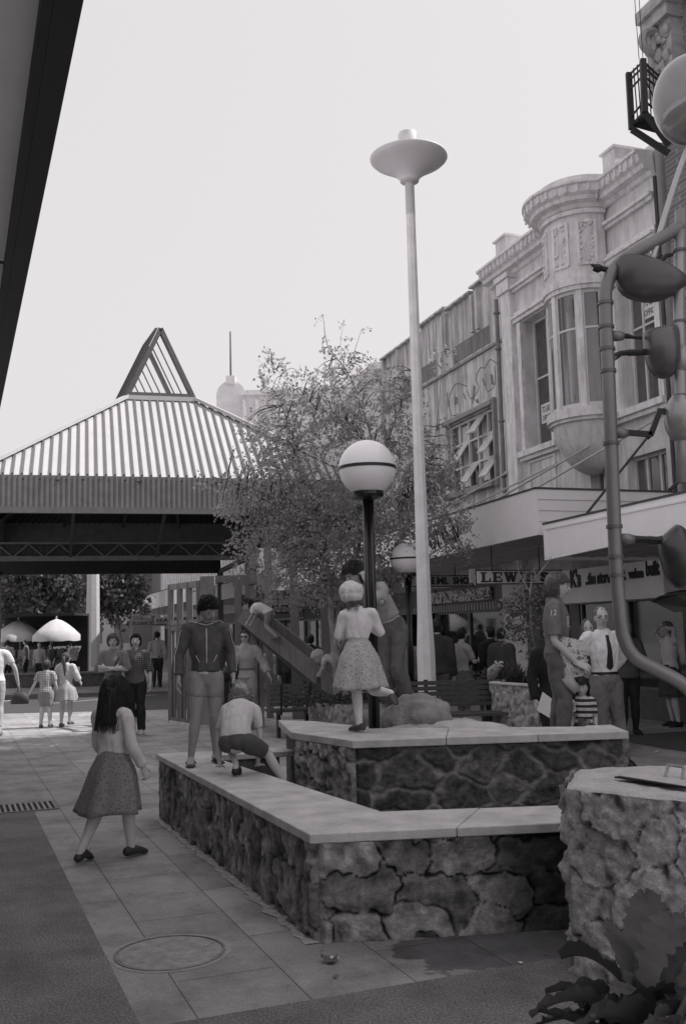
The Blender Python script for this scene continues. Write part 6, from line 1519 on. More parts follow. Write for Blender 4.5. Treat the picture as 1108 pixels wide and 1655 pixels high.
def person(label, H, loc, yaw, J=None, skin=None, vox=.008, head=None, clothes=(), hair=None, face=True, hh=None, hands=None, limb=1.0, foot='shoe', shoe=None, girth=1.0, glasses=None, group=None, cat='person', fat=1.0):
    skin = skin or M_skin; J = dict(J or {}); child = hh is not None
    hh = (hh or .132) * H
    t_ = thing('person', label, cat, tuple(loc), yaw, group)
    D = dict(pelvis=(0, 0, .535), waist=(0, .003, .61), chest=(0, .004, .72), neck=(0, -.004, .825), head=(0, .012, 1 - .5 * hh / H),
             shR=(.102, -.006, .80), elR=(.128, -.015, .635), wrR=(.134, .03, .485), shL=(-.102, -.006, .80), elL=(-.128, -.015, .635), wrL=(-.134, .03, .485),
             hipR=(.048, 0, .51), knR=(.050, .012, .285), anR=(.052, -.018, .045), toR=(.065, .075, .012), hipL=(-.048, 0, .51), knL=(-.050, .012, .285), anL=(-.052, -.018, .045), toL=(-.065, .075, .012))
    if child and hh / H > .15:
        D['head'] = (0, .012, 1 - .5 * hh / H); D['neck'] = (0, -.004, 1 - hh / H * 1.12); dz_ = D['neck'][2] - .825
        for s_ in 'RL': x_, y_, z_ = D['sh' + s_]; D['sh' + s_] = (x_ * .97, y_, z_ + dz_); x_, y_, z_ = D['el' + s_]; D['el' + s_] = (x_ * .95, y_, z_ + dz_)
    D.update(J); P = {k_: V(*v) * H for k_, v in D.items()}
    for s_ in 'RL':
        if 'to' + s_ not in J and 'an' + s_ in J: P['to' + s_] = P['an' + s_] + V(.008 * (1 if s_ == 'R' else -1), .09, -.033) * H
    fwd = V(*(head or {}).get('f', (0, 1, 0))).normalized(); upv = V(*(head or {}).get('u', (0, 0, 1))).normalized()
    k = H * girth
    g = MB()
    hipv = (P['hipR'] - P['hipL']).normalized(); shv = (P['shR'] - P['shL']).normalized()
    def torso(g, off, top=True, bottom=.0, wscale=1.0, start=0, taper=None, cut=0):
        cr = P['pelvis'] + (P['pelvis'] - P['waist']).normalized() * (.035 * H + bottom * H)
        pts = [cr, P['pelvis'], P['waist'], P['chest'], P['chest'].lerp(P['neck'], .62), P['neck'] + (P['neck'] - P['chest']).normalized() * .0 * H]
        sv = [hipv, hipv, (hipv + shv).normalized(), shv, shv, shv]
        rr = [(.072, .058), (.088, .066), (.072, .053), (.088, .062), (.083, .050), (.040, .038)]
        if taper: rr = [(a * t1, b * t1) for (a, b), t1 in zip(rr, taper)]
        pts, sv, rr = pts[start:], sv[start:], rr[start:]
        n_ = 4; PP = rpath(pts, n_); RR = rscal([(a * k * wscale + off, b * k * fat + off) for a, b in rr], n_); SV = []
        for i in range(len(sv) - 1):
            for j in range(n_): SV.append(sv[i].lerp(sv[i + 1], j / n_))
        SV.append(sv[-1]); PP, RR, SV = PP[cut:], RR[cut:], SV[cut:]; g.tube(PP, RR, 18, side=SV, round_='end' if cut else True)
    def armpath(s_): 
        sh, el, wr = P['sh' + s_], P['el' + s_], P['wr' + s_]; inn = P['chest'].lerp(P['neck'], .7).lerp(sh, .55)
        pts = [inn, sh, sh.lerp(el, .45), el, el.lerp(wr, .35), wr]; rad = [.032, .030, .0265, .0215, .0215, .0145]; return pts, [r * k * limb for r in rad]
    def legpath(s_):
        h_, kn, an = P['hip' + s_], P['kn' + s_], P['an' + s_]; pts = [h_, h_.lerp(kn, .35), kn + (h_ - kn) * .08, kn, kn.lerp(an, .3), kn.lerp(an, .7), an]
        rad = [.055, .050, .034, .0315, .034, .0245, .0195]; return pts, [r * k * limb for r in rad]
    torso(g, 0)
    for s_ in 'RL':
        p_, r_ = armpath(s_); g.tube(rpath(p_, 3), rscal(r_, 3), 12, round_=True)
        p_, r_ = legpath(s_); g.tube(rpath(p_, 3), rscal(r_, 3), 14, round_=True)
        an, to = P['an' + s_], P['to' + s_]; d_ = (to - an); hl = an - V(d_.x, d_.y, 0).normalized() * .022 * H if V(d_.x, d_.y, 0).length > 1e-4 else an.copy(); hl.z = an.z - .022 * H if abs((an - to).z) < .08 * H else hl.z
        g.tube([hl, an.lerp(to, .35) + V(0, 0, -.004) * H, to + d_.normalized() * .0], [(.021 * k, .022 * k), (.026 * k, .018 * k), (.024 * k, .0095 * k)], 12, side=V(0, 0, 1).cross(d_).normalized() if abs(d_.normalized().z) < .95 else V(1, 0, 0), round_=True)
        hn = (hands or {}).get(s_, {}); dd = V(*hn['d']) if 'd' in hn else (P['wr' + s_] - P['el' + s_]); nn = V(*hn['n']) if 'n' in hn else V(-1 if s_ == 'R' else 1, 0, .001)
        hand_mb(g, P['wr' + s_], dd, nn, H, s_ == 'R', hn.get('curl', .45), hn.get('thumb', .7), k=hn.get('k', 1.0))
    g.tube([P['neck'] - V(0, 0, .03) * H, P['neck'].lerp(P['head'], .35), P['head'] - upv * hh * .2 - fwd * hh * .05], [.036 * k, .029 * k * (1.0), .031 * k], 12, round_=True)
    sd, fwd, upv, rx, ry, rz = head_mb(g, P['head'], fwd, upv, hh)
    remesh(g, 'body', skin, t_, vox, 2)
    hc = P['head']
    if face:
        g = MB(); rot = Matrix((sd, fwd, upv)).transposed()
        for s_ in (-1, 1): g.ell(hc + sd * (s_ * rx * .40) + fwd * (ry * .80) - upv * rz * .03, rx * .17, ry * .05, rz * .06, 10, 6, rot)
        o = g.obj('eyes', M_eye, t_, True, world=False)
        g = MB()
        for s_ in (-1, 1): g.bar(hc + sd * (s_ * rx * .18) + fwd * ry * .90 + upv * rz * .15, hc + sd * (s_ * rx * .60) + fwd * ry * .76 + upv * rz * .14, .006 * H / 1.7, hh * .03)
        g.obj('eyebrows', M_brow, t_, world=False)
        g = MB(); g.ell(hc + fwd * (ry * .89) - upv * rz * .53, rx * .30, ry * .07, rz * .035, 10, 6, rot); g.obj('lips', M_lip, t_, True, world=False)
    if glasses:
        g = MB()
        for s_ in (-1, 1):
            cc = hc + sd * (s_ * rx * .40) + fwd * (ry * .96) - upv * rz * .03
            if glasses == 'sun': g.ell(cc, rx * .36, ry * .06, rz * .17, 12, 8, Matrix((sd, fwd, upv)).transposed())
            else: g.tube([cc + sd * rx * .30 * math.cos(a_ * .5236) + upv * rz * .14 * math.sin(a_ * .5236) for a_ in range(13)], hh * .009, 5)
            g.bar(cc + sd * s_ * rx * .3, hc + sd * (s_ * rx * 1.02) - fwd * ry * .05 + upv * rz * .02, hh * .015, hh * .02)
        g.bar(hc + sd * rx * .1 + fwd * ry * .98, hc - sd * rx * .1 + fwd * ry * .98, hh * .015, hh * .02); g.obj('glasses', mat('lens_dark', .01, .15, spec=.8), t_, world=False)
    HD = (hc, sd, fwd, upv, rx, ry, rz, hh)
    if hair:
        rs = random.Random(hash(label) % 1000 if False else len(label) * 7); g = MB(); hs = hair; rot = Matrix((sd, fwd, upv)).transposed()
        cg = MB(); cg.ell(hc - fwd * ry * .24 + upv * rz * .26, rx * 1.07, ry * .93, rz * .82, 20, 14, rot)
        if hs.get('nape', True): cg.ell(hc - fwd * ry * .36 - upv * rz * .22, rx * .98, ry * .68, rz * .62, 16, 10, rot)
        if 'vol' in hs: cg.ell(hc - fwd * ry * .18 + upv * rz * .42, rx * (1.02 + hs['vol']), ry * (.90 + hs['vol']), rz * (.60 + hs['vol']), 18, 12, rot)
        if 'curtain' in hs:
            L_ = hs['curtain'] * hh; w_ = hs.get('cw', 1.15)
            cg.tube([hc - fwd * ry * .25 + upv * rz * .2, hc - fwd * ry * .38 - V(0, 0, L_ * .35), hc - fwd * ry * .42 - V(0, 0, L_)], [(rx * w_, ry * .75), (rx * (w_ + .05), ry * .55), (rx * (w_ + .15), ry * .33)], 16, side=sd)
        o = remesh(cg, 'hair', hs['m'], t_, max(vox, hh * .035), 2, crease=hh * hs.get('rough', .03), cf=28 / hh * .1, seed=len(label))
        g = MB(); hair_strands(g, HD, hs, rs)
        if g.v: so_ = g.obj('locks', hs['m'], o, True, world=False)
    for ci, c_ in enumerate(clothes):
        kind = c_[0]; m = c_[1]; op = c_[2] if len(c_) > 2 else {}; off = op.get('off', .009) * H / 1.5; g = MB(); cr_ = op.get('crease', .006) * H / 1.6
        vx = op.get('vox', vox * 1.15)
        if kind == 'shirt':
            torso(g, off + .003, bottom=op.get('hem', .0), wscale=op.get('ws', 1.0), start=op.get('start', 0), taper=op.get('taper'), cut=op.get('cut', 3))
            for s_ in 'RL':
                p_, r_ = armpath(s_); sl = op.get('sleeve', 1.0); tt = {0: .05}.get(sl, sl); p2, r2 = interp(p_, r_, .18 + .80 * tt) if sl < 1 else (p_, r_)
                n2 = len(r2); r2 = [r + off + (op.get('bag', .0) * H * (i / (n2 - 1))) for i, r in enumerate(r2)]
                g.tube(rpath(p2, 3), rscal(r2, 3), 14, round_=False)
            if op.get('collar'): g.tube([P['neck'] - V(0, 0, .012) * H, P['neck'] + (P['head'] - P['neck']).normalized() * op['collar'] * H], [(.05 * k, .046 * k), (.038 * k, .036 * k)], 14, side=shv)
            nm = op.get('name', 'shirt')
        elif kind == 'pants':
            cr = P['pelvis'] + (P['pelvis'] - P['waist']).normalized() * .035 * H; tp = P['pelvis'].lerp(P['waist'], op.get('rise', .55))
            g.tube(rpath([cr, P['pelvis'], tp], 3), rscal([(.074 * k + off, .060 * k * fat + off), (.089 * k + off, .067 * k * fat + off), (.079 * k + off, .058 * k * fat + off)], 3), 18, side=hipv)
            g.ell(P['hipR'].lerp(P['hipL'], .5) - V(0, 0, .012) * H * (1 if abs(P['pelvis'].z) > .4 * H else 0), .062 * k + off, .058 * k * fat + off * .8, .045 * k + off)
            for s_ in 'RL':
                p_, r_ = legpath(s_); p2, r2 = interp(p_, r_, op.get('len', .98)); n2 = len(r2); fl = op.get('flare', .0)
                r2 = [r + off + fl * H * max(0, (i / (n2 - 1)) - .45) * 1.8 for i, r in enumerate(r2)]; du = (p2[0] - p2[1]).normalized(); g.tube([p2[0] + du * r2[0] * .85, p2[0] + du * r2[0] * .5] + rpath(p2, 3), [r2[0] * .45, r2[0] * .85] + rscal(r2, 3), 14)
            nm = op.get('name', 'trousers')
        elif kind == 'skirt':
            top = P['pelvis'].lerp(P['waist'], .75); L_ = op.get('len', .3) * H; fl = op.get('flare', .10) * H; nf = op.get('folds', 7); fd = op.get('fd', .10); tilt = V(*op.get('tilt', (0, 0, 0))) * H
            n_, m_ = 64, 14; vs = []
            for i in range(m_ + 1):
                s2 = i / m_; z_ = top.z - L_ * s2; ctr = top + tilt * s2 * s2; ra = .070 * k + off + (.030 * k) * min(1, s2 * 3) + fl * s2; rb_ = .056 * k + off + (.025 * k) * min(1, s2 * 3) + fl * s2 * .85
                for j in range(n_):
                    a_ = 2 * math.pi * j / n_; f = 1 + fd * s2 * (math.sin(nf * a_ + 1.3 * ci) * .6 + math.sin((nf * 2 - 1) * a_ + 2) * .35)
                    vs.append(V(ctr.x + ra * f * math.cos(a_), ctr.y + rb_ * f * math.sin(a_), z_ + .008 * H * s2 * math.sin(nf * a_ * .5)))
            g.add(vs, [(i * n_ + j, i * n_ + (j + 1) % n_, (i + 1) * n_ + (j + 1) % n_, (i + 1) * n_ + j) for i in range(m_) for j in range(n_)])
            o = g.obj('skirt', m, t_, True, world=False); sm = o.modifiers.new('s', 'SOLIDIFY'); sm.thickness = .006; bake(o); continue
        elif kind == 'shoes':
            for s_ in 'RL':
                an, to = P['an' + s_], P['to' + s_]; d_ = (to - an).normalized(); dh = V(d_.x, d_.y, 0)
                flat = abs((an - to).z) < .08 * H
                hl = an - (dh.normalized() if dh.length > .1 else d_) * .028 * H
                if flat: hl.z = to.z + .018 * H
                sdv = V(0, 0, 1).cross(d_).normalized() if abs(d_.z) < .95 else V(1, 0, 0)
                g.tube([hl, an.lerp(to, .3) + (V(0, 0, -.006) * H if flat else V(0, 0, 0)), an.lerp(to, .75), to + d_ * .006 * H], [(.026 * k, .027 * k), (.030 * k, .027 * k), (.031 * k, .019 * k), (.026 * k, .013 * k)], 14, side=sdv, round_=True)
            nm = 'shoes'; vx = max(.006, vox); cr_ = 0
        elif kind == 'sock':
            for s_ in op.get('sides', 'RL'):
                p_, r_ = legpath(s_); p_, r_ = p_[::-1], r_[::-1]; p2, r2 = interp(p_, r_, op.get('h', .4)); g.tube(rpath(p2, 3), rscal([r + .004 for r in r2], 3), 12, round_=True)
            nm = 'socks'; cr_ = .001
        elif kind == 'thongs':
            for s_ in 'RL':
                an, to = P['an' + s_], P['to' + s_]; d_ = to - an; d_.z = 0; d_.normalize(); sdv = V(-d_.y, d_.x, 0); h0 = an - d_ * .035 * H; h0.z = to.z - .012 * H; h1 = to + d_ * .02 * H; h1.z = to.z - .012 * H
                g.tube([h0, h0.lerp(h1, .3), h0.lerp(h1, .7), h1], [(.022 * k, .006 * H), (.024 * k, .006 * H), (.030 * k, .006 * H), (.022 * k, .006 * H)], 14, side=sdv, round_=True)
                f0 = h0.lerp(h1, .82) + V(0, 0, .012) * H
                for q in (-1, 1): g.tube(rpath([f0, f0 - d_ * .03 * H + sdv * q * .02 * H + V(0, 0, .012) * H, f0 - d_ * .065 * H + sdv * q * .028 * H + V(0, 0, -.006) * H], 3), .0042 * H, 6)
            g.obj('sandals', m, t_, True, world=False); continue
        remesh(g, nm, m, t_, vx, op.get('smooth', 3), crease=cr_, cf=op.get('cf', 10), seed=ci * 5 + len(label), label=op.get('label'))
    t_['_H'] = H
    return t_, P, HD
def lpart(t_, g, name, m, smooth=True, label=None):
    return g.obj(name, m, t_, smooth, world=False, label=label)
def rotz(v, a): return Matrix.Rotation(a, 3, 'Z') @ Vector(v)
def shoe_bar(t_, P, H, m):
    g = MB()
    for s_ in 'RL':
        an, to = P['an' + s_], P['to' + s_]; p = an.lerp(to, .35) + V(0, 0, .012) * H; d_ = (to - an).normalized(); sv = V(0, 0, 1).cross(d_).normalized(); g.tube(rpath([p - sv * .028 * H - V(0, 0, .012) * H, p + V(0, 0, .004) * H, p + sv * .028 * H - V(0, 0, .012) * H], 4), .004 * H, 6)
    lpart(t_, g, 'shoe_strap', m)

K = mat
from mathutils.bvhtree import BVHTree
def snap(t_, names, p, dirn, lift=.004):
    """put a point on the outside of the clothing: cast from outside towards the body"""
    key = (t_.name,) + tuple(names)
    if key not in _bvh:
        vs, fs = [], []
        for o in t_.children:
            if o.name.split('.')[0] in names:
                b = len(vs); vs += [v.co.copy() for v in o.data.vertices]; fs += [tuple(b + i for i in q.vertices) for q in o.data.polygons]
        _bvh[key] = BVHTree.FromPolygons(vs, fs)
    d = Vector(dirn).normalized(); h = _bvh[key].ray_cast(Vector(p) + d * .35, -d)
    return (h[0] + d * lift) if h[0] else Vector(p)
_bvh = {}
def snap_text(t_, names, body, org, xd, yd, w_, h_, dirn, bold=0.0, shear=0.0, lift=.004, m=None, name='lettering'):
    vs, fs = text_verts(body, bold, shear); x0 = min(v[0] for v in vs); x1 = max(v[0] for v in vs); y0 = min(v[1] for v in vs); y1 = max(v[1] for v in vs); g = MB()
    q = [snap(t_, names, Vector(org) + Vector(xd) * ((v[0] - x0) / (x1 - x0) * w_) + Vector(yd) * ((v[1] - y0) / (y1 - y0) * h_), dirn, lift) for v in vs]
    g.add(q, fs); g.add([p - Vector(dirn).normalized() * .003 for p in q], [f[::-1] for f in fs]); return g.obj(name, m, t_, False, world=False)
F = lambda px, py, z=0: grd(px, py, z)
# 1 dark haired girl walking, seen from behind
H = 1.30; p = F(182, 1389); yaw = R_(-28)
t1, P, HD = person('dark haired girl in pale jumper and spotted skirt walking beside the seat wall', H, p, yaw,
    J=dict(hipR=(.045, .01, .50), knR=(.06, .055, .285), anR=(.068, .075, .055), toR=(.085, .17, .02), hipL=(-.045, -.01, .50), knL=(-.06, -.04, .285), anL=(-.088, -.15, .075), toL=(-.10, -.07, .02),
           elR=(.135, .0, .625), wrR=(.165, .06, .495), elL=(-.128, .02, .63), wrL=(-.10, .10, .52)),
    hh=.165, vox=.007, head=dict(f=(.75, .62, -.15)), hands=dict(R=dict(curl=1.3, k=1.1)),
    hair=dict(m=M_hd, n=1500, len=1.36, wave=.008, thick=.013, flare=.13, free=1.35, curtain=1.02, cw=1.34, lift=1.14, rough=.015, fringe=.3),
    clothes=[('sock', K('tights', .65, .8, .05), dict(h=.95)), ('shirt', K('jumper_pale', .70, .95, .06, 60, .5, 300), dict(sleeve=.98, cut=5, name='jumper', off=.014, bag=.004, crease=.010, taper=[.85, .92, 1.05, 1.0, 1.0, 1.0])),
             ('skirt', pattern('skirt_spotted', .23, .12, 'dots', 50, width=.3), dict(len=.335, flare=.08, folds=5, fd=.17, tilt=(-.015, -.02, 0))), ('shoes', K('shoe_dark', .05, .5))])
shoe_bar(t1, P, H, K('shoe_dark'))
# 2 boy in a track jacket
H = 1.36; p = F(334, 1236, .55); yaw = R_(180 + 12)
t2, P, HD = person('boy in dark striped track jacket and pale shorts standing on the seat wall looking down', H, p, yaw, skin=M_skind,
    J=dict(shR=(.108, -.006, .80), shL=(-.108, -.006, .80), elR=(.155, -.01, .645), wrR=(.165, .045, .50), elL=(-.15, -.01, .645), wrL=(-.158, .05, .505), hipR=(.05, 0, .51), knR=(.062, .02, .285), anR=(.092, .0, .05), toR=(.10, .10, .02),
           hipL=(-.05, 0, .51), knL=(-.05, .0, .285), anL=(-.062, -.10, .05), toL=(-.085, -.01, .02), head=(-.015, .045, .915), neck=(0, .005, .815)), hh=.158, vox=.007, limb=1.08, girth=.93,
    head=dict(f=(-.38, .78, -.50), u=(-.1, .45, .85)), hair=dict(m=M_hd, n=600, len=.16, wave=.04, thick=.026, vol=.07, free=3, lift=1.13, rough=.06, fringe=.42, flare=.2, nape=False),
    hands=dict(R=dict(curl=.5), L=dict(curl=.5)),
    clothes=[('shirt', K('tee_white', .6, .9, .05), dict(sleeve=.0, off=.004, name='tee_shirt', cut=4, crease=0, taper=[1, 1, .98, .9, .8, .9])), ('pants', K('shorts_pale', .30, .85, .08, 14), dict(len=.24, off=.007, name='shorts', rise=.3)),
             ('shirt', K('track_jacket', .085, .75, .2, 12, .3, 120), dict(sleeve=.93, cut=5, off=.016, bag=.002, name='track_jacket', crease=.011, collar=.035, taper=[.9, .95, 1.15, 1.06, 1.0, 1.0])), ('thongs', K('sandal', .06, .6))])
JK = ('track_jacket',)
g = MB()
for s_, sg in (('R', 1), ('L', -1)):   # sleeve stripes, zip, pockets and collar edge
    sh, el, wr = P['sh' + s_], P['el' + s_], P['wr' + s_]; pp = [snap(t2, JK, (P['neck'] + V(sg * .055, .0, 0)).lerp(sh, i / 4), V(0, .25, 1), .003) for i in range(4)]
    pp += [snap(t2, JK, sh.lerp(el, i / 6), V(sg * .9, .75, .35 * (1 - i / 6)), .004) for i in range(1, 6)] + [snap(t2, JK, el.lerp(wr, i / 6), V(sg * .9, .75, 0), .004) for i in range(6)]
    g.tube(pp, [(.0075, .003)] * len(pp), 6)
lpart(t2, g, 'sleeve_stripe', K('stripe_white', .6, .8))
g = MB(); pp = [snap(t2, JK, P['neck'].lerp(P['waist'], i / 14) + V(0, 0, -.02), V(0, 1, 0), .003) for i in range(15)]; g.tube(pp, .0045, 6)
for sg in (-1, 1): g.tube([snap(t2, JK, P['waist'] + V(sg * (.085 - .03 * i / 3), 0, .045 - .02 * i), V(0, 1, 0), .003) for i in range(4)], .003, 5)
g.tube([snap(t2, JK, P['neck'] + V(x_, 0, -.005 + .02 * abs(x_) / .05), V(x_ * 6, 1, .2), .003) for x_ in (-.05, -.04, -.025, -.01, 0, .01, .025, .04, .05)], .0045, 5)
lpart(t2, g, 'zip', K('stripe_white'))
# 3 crouching blond child
H = 1.08; p = F(380, 1256, .55); yaw = R_(-6)
t3, P, HD = person('blond child in pale top and dark shorts crouching on the seat wall', H, p, yaw,
    J=dict(pelvis=(0, .05, .235), waist=(-.01, .09, .335), chest=(-.01, .17, .42), neck=(-.015, .26, .46), head=(-.02, .33, .50), shR=(.09, .24, .43), shL=(-.11, .24, .43), elR=(.13, .22, .27), wrR=(.12, .19, .055), elL=(-.16, .22, .27), wrL=(-.145, .16, .055),
           hipR=(.075, .03, .225), knR=(.20, .13, .14), anR=(.33, .14, -.10), toR=(.34, .22, -.16), hipL=(-.055, .03, .225), knL=(-.11, .25, .22), anL=(.0, .03, .085), toL=(.0, .10, .015)), hh=.19, vox=.006, face=False,
    head=dict(f=(0, .8, -.55), u=(0, .5, .85)), hands=dict(R=dict(d=(.2, .9, -.1), n=(0, 0, -1), curl=.15), L=dict(d=(-.3, .9, -.1), n=(0, 0, -1), curl=.15)),
    hair=dict(m=M_hl, n=300, len=.35, wave=.10, thick=.03, vol=.08, free=2.4, lift=1.14, rough=.06),
    clothes=[('shirt', K('top_pale', .62, .9, .06, 30, .3, 200), dict(sleeve=.30, cut=5, off=.018, name='top', crease=.010, taper=[1, 1.1, 1.25, 1.2, 1.05, 1])), ('pants', K('shorts_dark', .075, .85, .15, 20), dict(len=.34, off=.022, name='shorts', rise=.75)), ('shoes', K('shoe_black', .02, .4))])
# 4 woman with sunglasses
H = 1.66; p = F(398, 1180); yaw = R_(180 - 6)
M_suit = K('suit_grey', .40, .9, .08, 25, .3, 200)
t4, P, HD = person('woman in sunglasses and belted tunic suit walking with a dark handbag', H, p, yaw,
    J=dict(shR=(.105, 0, .80), elR=(.165, .04, .655), wrR=(.06, .12, .70), shL=(-.105, 0, .80), elL=(-.175, -.02, .665), wrL=(-.245, .03, .545), knR=(.05, .06, .29), anR=(.05, .05, .06), knL=(-.055, .0, .285), anL=(-.04, -.09, .08), toL=(-.05, .0, .02)), vox=.011,
    head=dict(f=(.05, 1, 0)), glasses='sun', hair=dict(m=M_hm, n=200, len=.35, wave=.03, thick=.03, vol=.06, free=2.6, fringe=.5), hands=dict(R=dict(d=(.1, .2, .9), n=(0, -1, 0), curl=1.3)),
    clothes=[('pants', M_suit, dict(len=.97, off=.018, flare=.012)), ('shirt', M_suit, dict(sleeve=.92, hem=.03, off=.022, bag=.012, collar=.03, crease=.012, name='tunic', taper=[1.12, 1.1, .95, 1, 1, 1.1])), ('shoes', K('shoe_tan', .2, .5))])
g = MB(); g.tube([P['waist'] + V(0, 0, -.018), P['waist'] + V(0, 0, .018)], [(.15, .122), (.15, .122)], 20, side=(1, 0, 0)); lpart(t4, g, 'belt', K('belt_grey', .18, .6))
o_ = V(.22, .10, .98)
bagp = rotz(o_, yaw) + Vector(p); t = thing('handbag', 'dark leather handbag hanging from the arm of the woman in sunglasses', 'bag', tuple(bagp))
g = MB(); g.tube([bagp + V(0, 0, -.13), bagp + V(0, 0, -.05), bagp + V(0, 0, .08)], [(.14, .05), (.15, .055), (.12, .03)], 14, side=(1, 0, 0), round_=False); g.obj('pouch', K('leather_dark', .02, .35), t, True)
g = MB(); g.tube(rpath([bagp + V(-.10, 0, .07), bagp + V(.0, -.02, .26), bagp + V(.02, -.03, .30), bagp + V(.10, 0, .07)], 5), .010, 6); g.obj('strap', K('leather_dark'), t, True)
# 5 woman with folded arms
H = 1.64; p = F(183, 1190); yaw = R_(180 + 0); p.z = 0
t5, P, HD = person('curly haired woman with folded arms and a shoulder strap behind the walking girl', H, p, yaw,
    J=dict(shR=(.108, 0, .80), elR=(.155, .02, .655), wrR=(-.04, .135, .662), shL=(-.108, 0, .80), elL=(-.15, .03, .655), wrL=(.05, .115, .675)), vox=.011, hands=dict(R=dict(d=(-.9, .1, .1), n=(0, -1, 0), curl=.6), L=dict(d=(.9, .05, .1), n=(0, -1, 0), curl=.8)),
    head=dict(f=(-.1, 1, -.12)), hair=dict(m=M_hf, n=500, len=.35, wave=.09, thick=.03, vol=.15, free=2.5, lift=1.18, rough=.09, fringe=.5, flare=.1),
    clothes=[('pants', K('trousers_pale', .42, .9, .08, 12), dict(len=.97, off=.02, flare=.02)), ('shirt', K('tee_grey', .2, .9, .1, 14), dict(sleeve=.38, hem=.03, off=.016, bag=.008, crease=.01, collar=.02, name='tee_shirt')), ('shoes', K('shoe_dark'))])
g = MB(); g.tube(rpath([P['shL'] + V(.02, -.02, .055), P['chest'] + V(-.085, .115, .02), P['waist'] + V(-.03, .15, .03)], 5), [(.010, .004)] * 11, 6); lpart(t5, g, 'shoulder_strap', K('leather_dark'))
# 6 checked shirt youth
H = 1.63; p = F(220, 1187); yaw = R_(180 - 4)
person('dark haired youth in checked shirt and dark jeans beside the woman with folded arms', H, p, yaw, J=dict(elL=(-.14, -.02, .64), wrL=(-.15, .02, .50), elR=(.14, -.01, .64), wrR=(.10, .09, .53)), vox=.011, head=dict(f=(-.15, 1, .05)),
    hair=dict(m=M_hd, n=260, len=.35, wave=.08, thick=.035, vol=.12, free=2.2, rough=.07, fringe=.5), clothes=[('pants', K('jeans_dark', .025, .85, .2, 14), dict(len=1.0, off=.014, flare=.014)), ('shirt', pattern('check_dark', .17, .05, 'check', 9, width=.4), dict(sleeve=.6, hem=.04, off=.02, collar=.03, bag=.006, crease=.01)), ('shoes', K('shoe_pale', .45, .6))])
# 7 man walking away
H = 1.75; p = F(254, 1112); person('man walking away in a pale waistcoat back and dark trousers', H, p, R_(8), J=dict(elL=(-.15, -.03, .645), elR=(.15, -.02, .645), knR=(.05, .06, .29), anR=(.05, .08, .05), anL=(-.05, -.06, .06)), vox=.016, face=False,
    hair=dict(m=M_hd, n=80, len=.25, wave=.04, thick=.04, free=2), clothes=[('pants', K('trousers_black', .02, .85), dict(len=1, off=.014)), ('shirt', K('shirt_mid', .30, .9, .08, 9), dict(sleeve=.95, off=.02, bag=.006, crease=.01)), ('shoes', K('shoe_black'))])
p = F(238, 1113, 0); p.y += 1.5; person('pedestrian in a pale top half hidden beside the man walking away', 1.62, p, R_(5), vox=.02, face=False, hair=dict(m=M_hd, n=40, len=.6, thick=.05), clothes=[('pants', K('trousers_black'), dict(len=1)), ('shirt', K('tee_cream', .5, .9), dict(sleeve=.5, off=.02)), ('shoes', K('shoe_black'))])
# 8, 9 children hand in hand on the sunny paving
H = 1.22; p = F(74, 1177); person('small boy in checked shirt and shorts walking hand in hand in the sunlight', H, p, R_(4), J=dict(elL=(-.165, -.01, .65), wrL=(-.23, .0, .53), elR=(.14, .0, .64), wrR=(.155, .05, .52), hipR=(.05, 0, .51), knR=(.055, .0, .285), anR=(.07, -.03, .06), knL=(-.055, .02, .285), anL=(-.075, .02, .05)), hh=.165, vox=.010, face=False,
    hair=dict(m=M_hm, n=160, len=.2, wave=.05, thick=.035, vol=.08, free=3, rough=.06), clothes=[('pants', K('shorts_mid', .24, .9, .1, 10), dict(len=.42, off=.02, name='shorts')), ('shirt', pattern('check_pale', .55, .14, 'check', 10, width=.42), dict(sleeve=.33, hem=.03, off=.02, bag=.006)), ('shoes', K('shoe_brown', .12, .5)), ('sock', K('sock_pale', .5, .9), dict(h=.25))])
H = 1.34; p = F(106, 1175); tg, P, HD = person('girl with a long ponytail in pale cardigan and skirt leading the small boy', H, p, R_(-6), J=dict(elL=(-.14, .0, .64), wrL=(-.17, .05, .52), elR=(.15, .03, .66), wrR=(.16, .10, .60), knR=(.05, .04, .29), anR=(.05, .03, .07), anL=(-.04, -.05, .05)), hh=.155, vox=.010, face=False,
    hair=dict(m=M_hm, n=120, len=.2, wave=.02, thick=.03, free=3, rough=.03), clothes=[('skirt', K('skirt_pale', .34, .9, .15, 8), dict(len=.24, flare=.06, folds=8, fd=.12)), ('shirt', K('cardigan_pale', .52, .9, .1, 10), dict(sleeve=.75, hem=.03, off=.024, bag=.01, name='cardigan', crease=.012)), ('shoes', K('shoe_brown'))])
g = MB(); c_ = HD[0]; g.tube(rpath([c_ + V(0, -.075, .03), c_ + V(0, -.13, -.02), c_ + V(0.01, -.11, -.16), c_ + V(.02, -.09, -.30), c_ + V(.015, -.085, -.40)], 5), rscal([.02, .032, .028, .024, .006], 5), 8); lpart(tg, g, 'ponytail', M_hm)
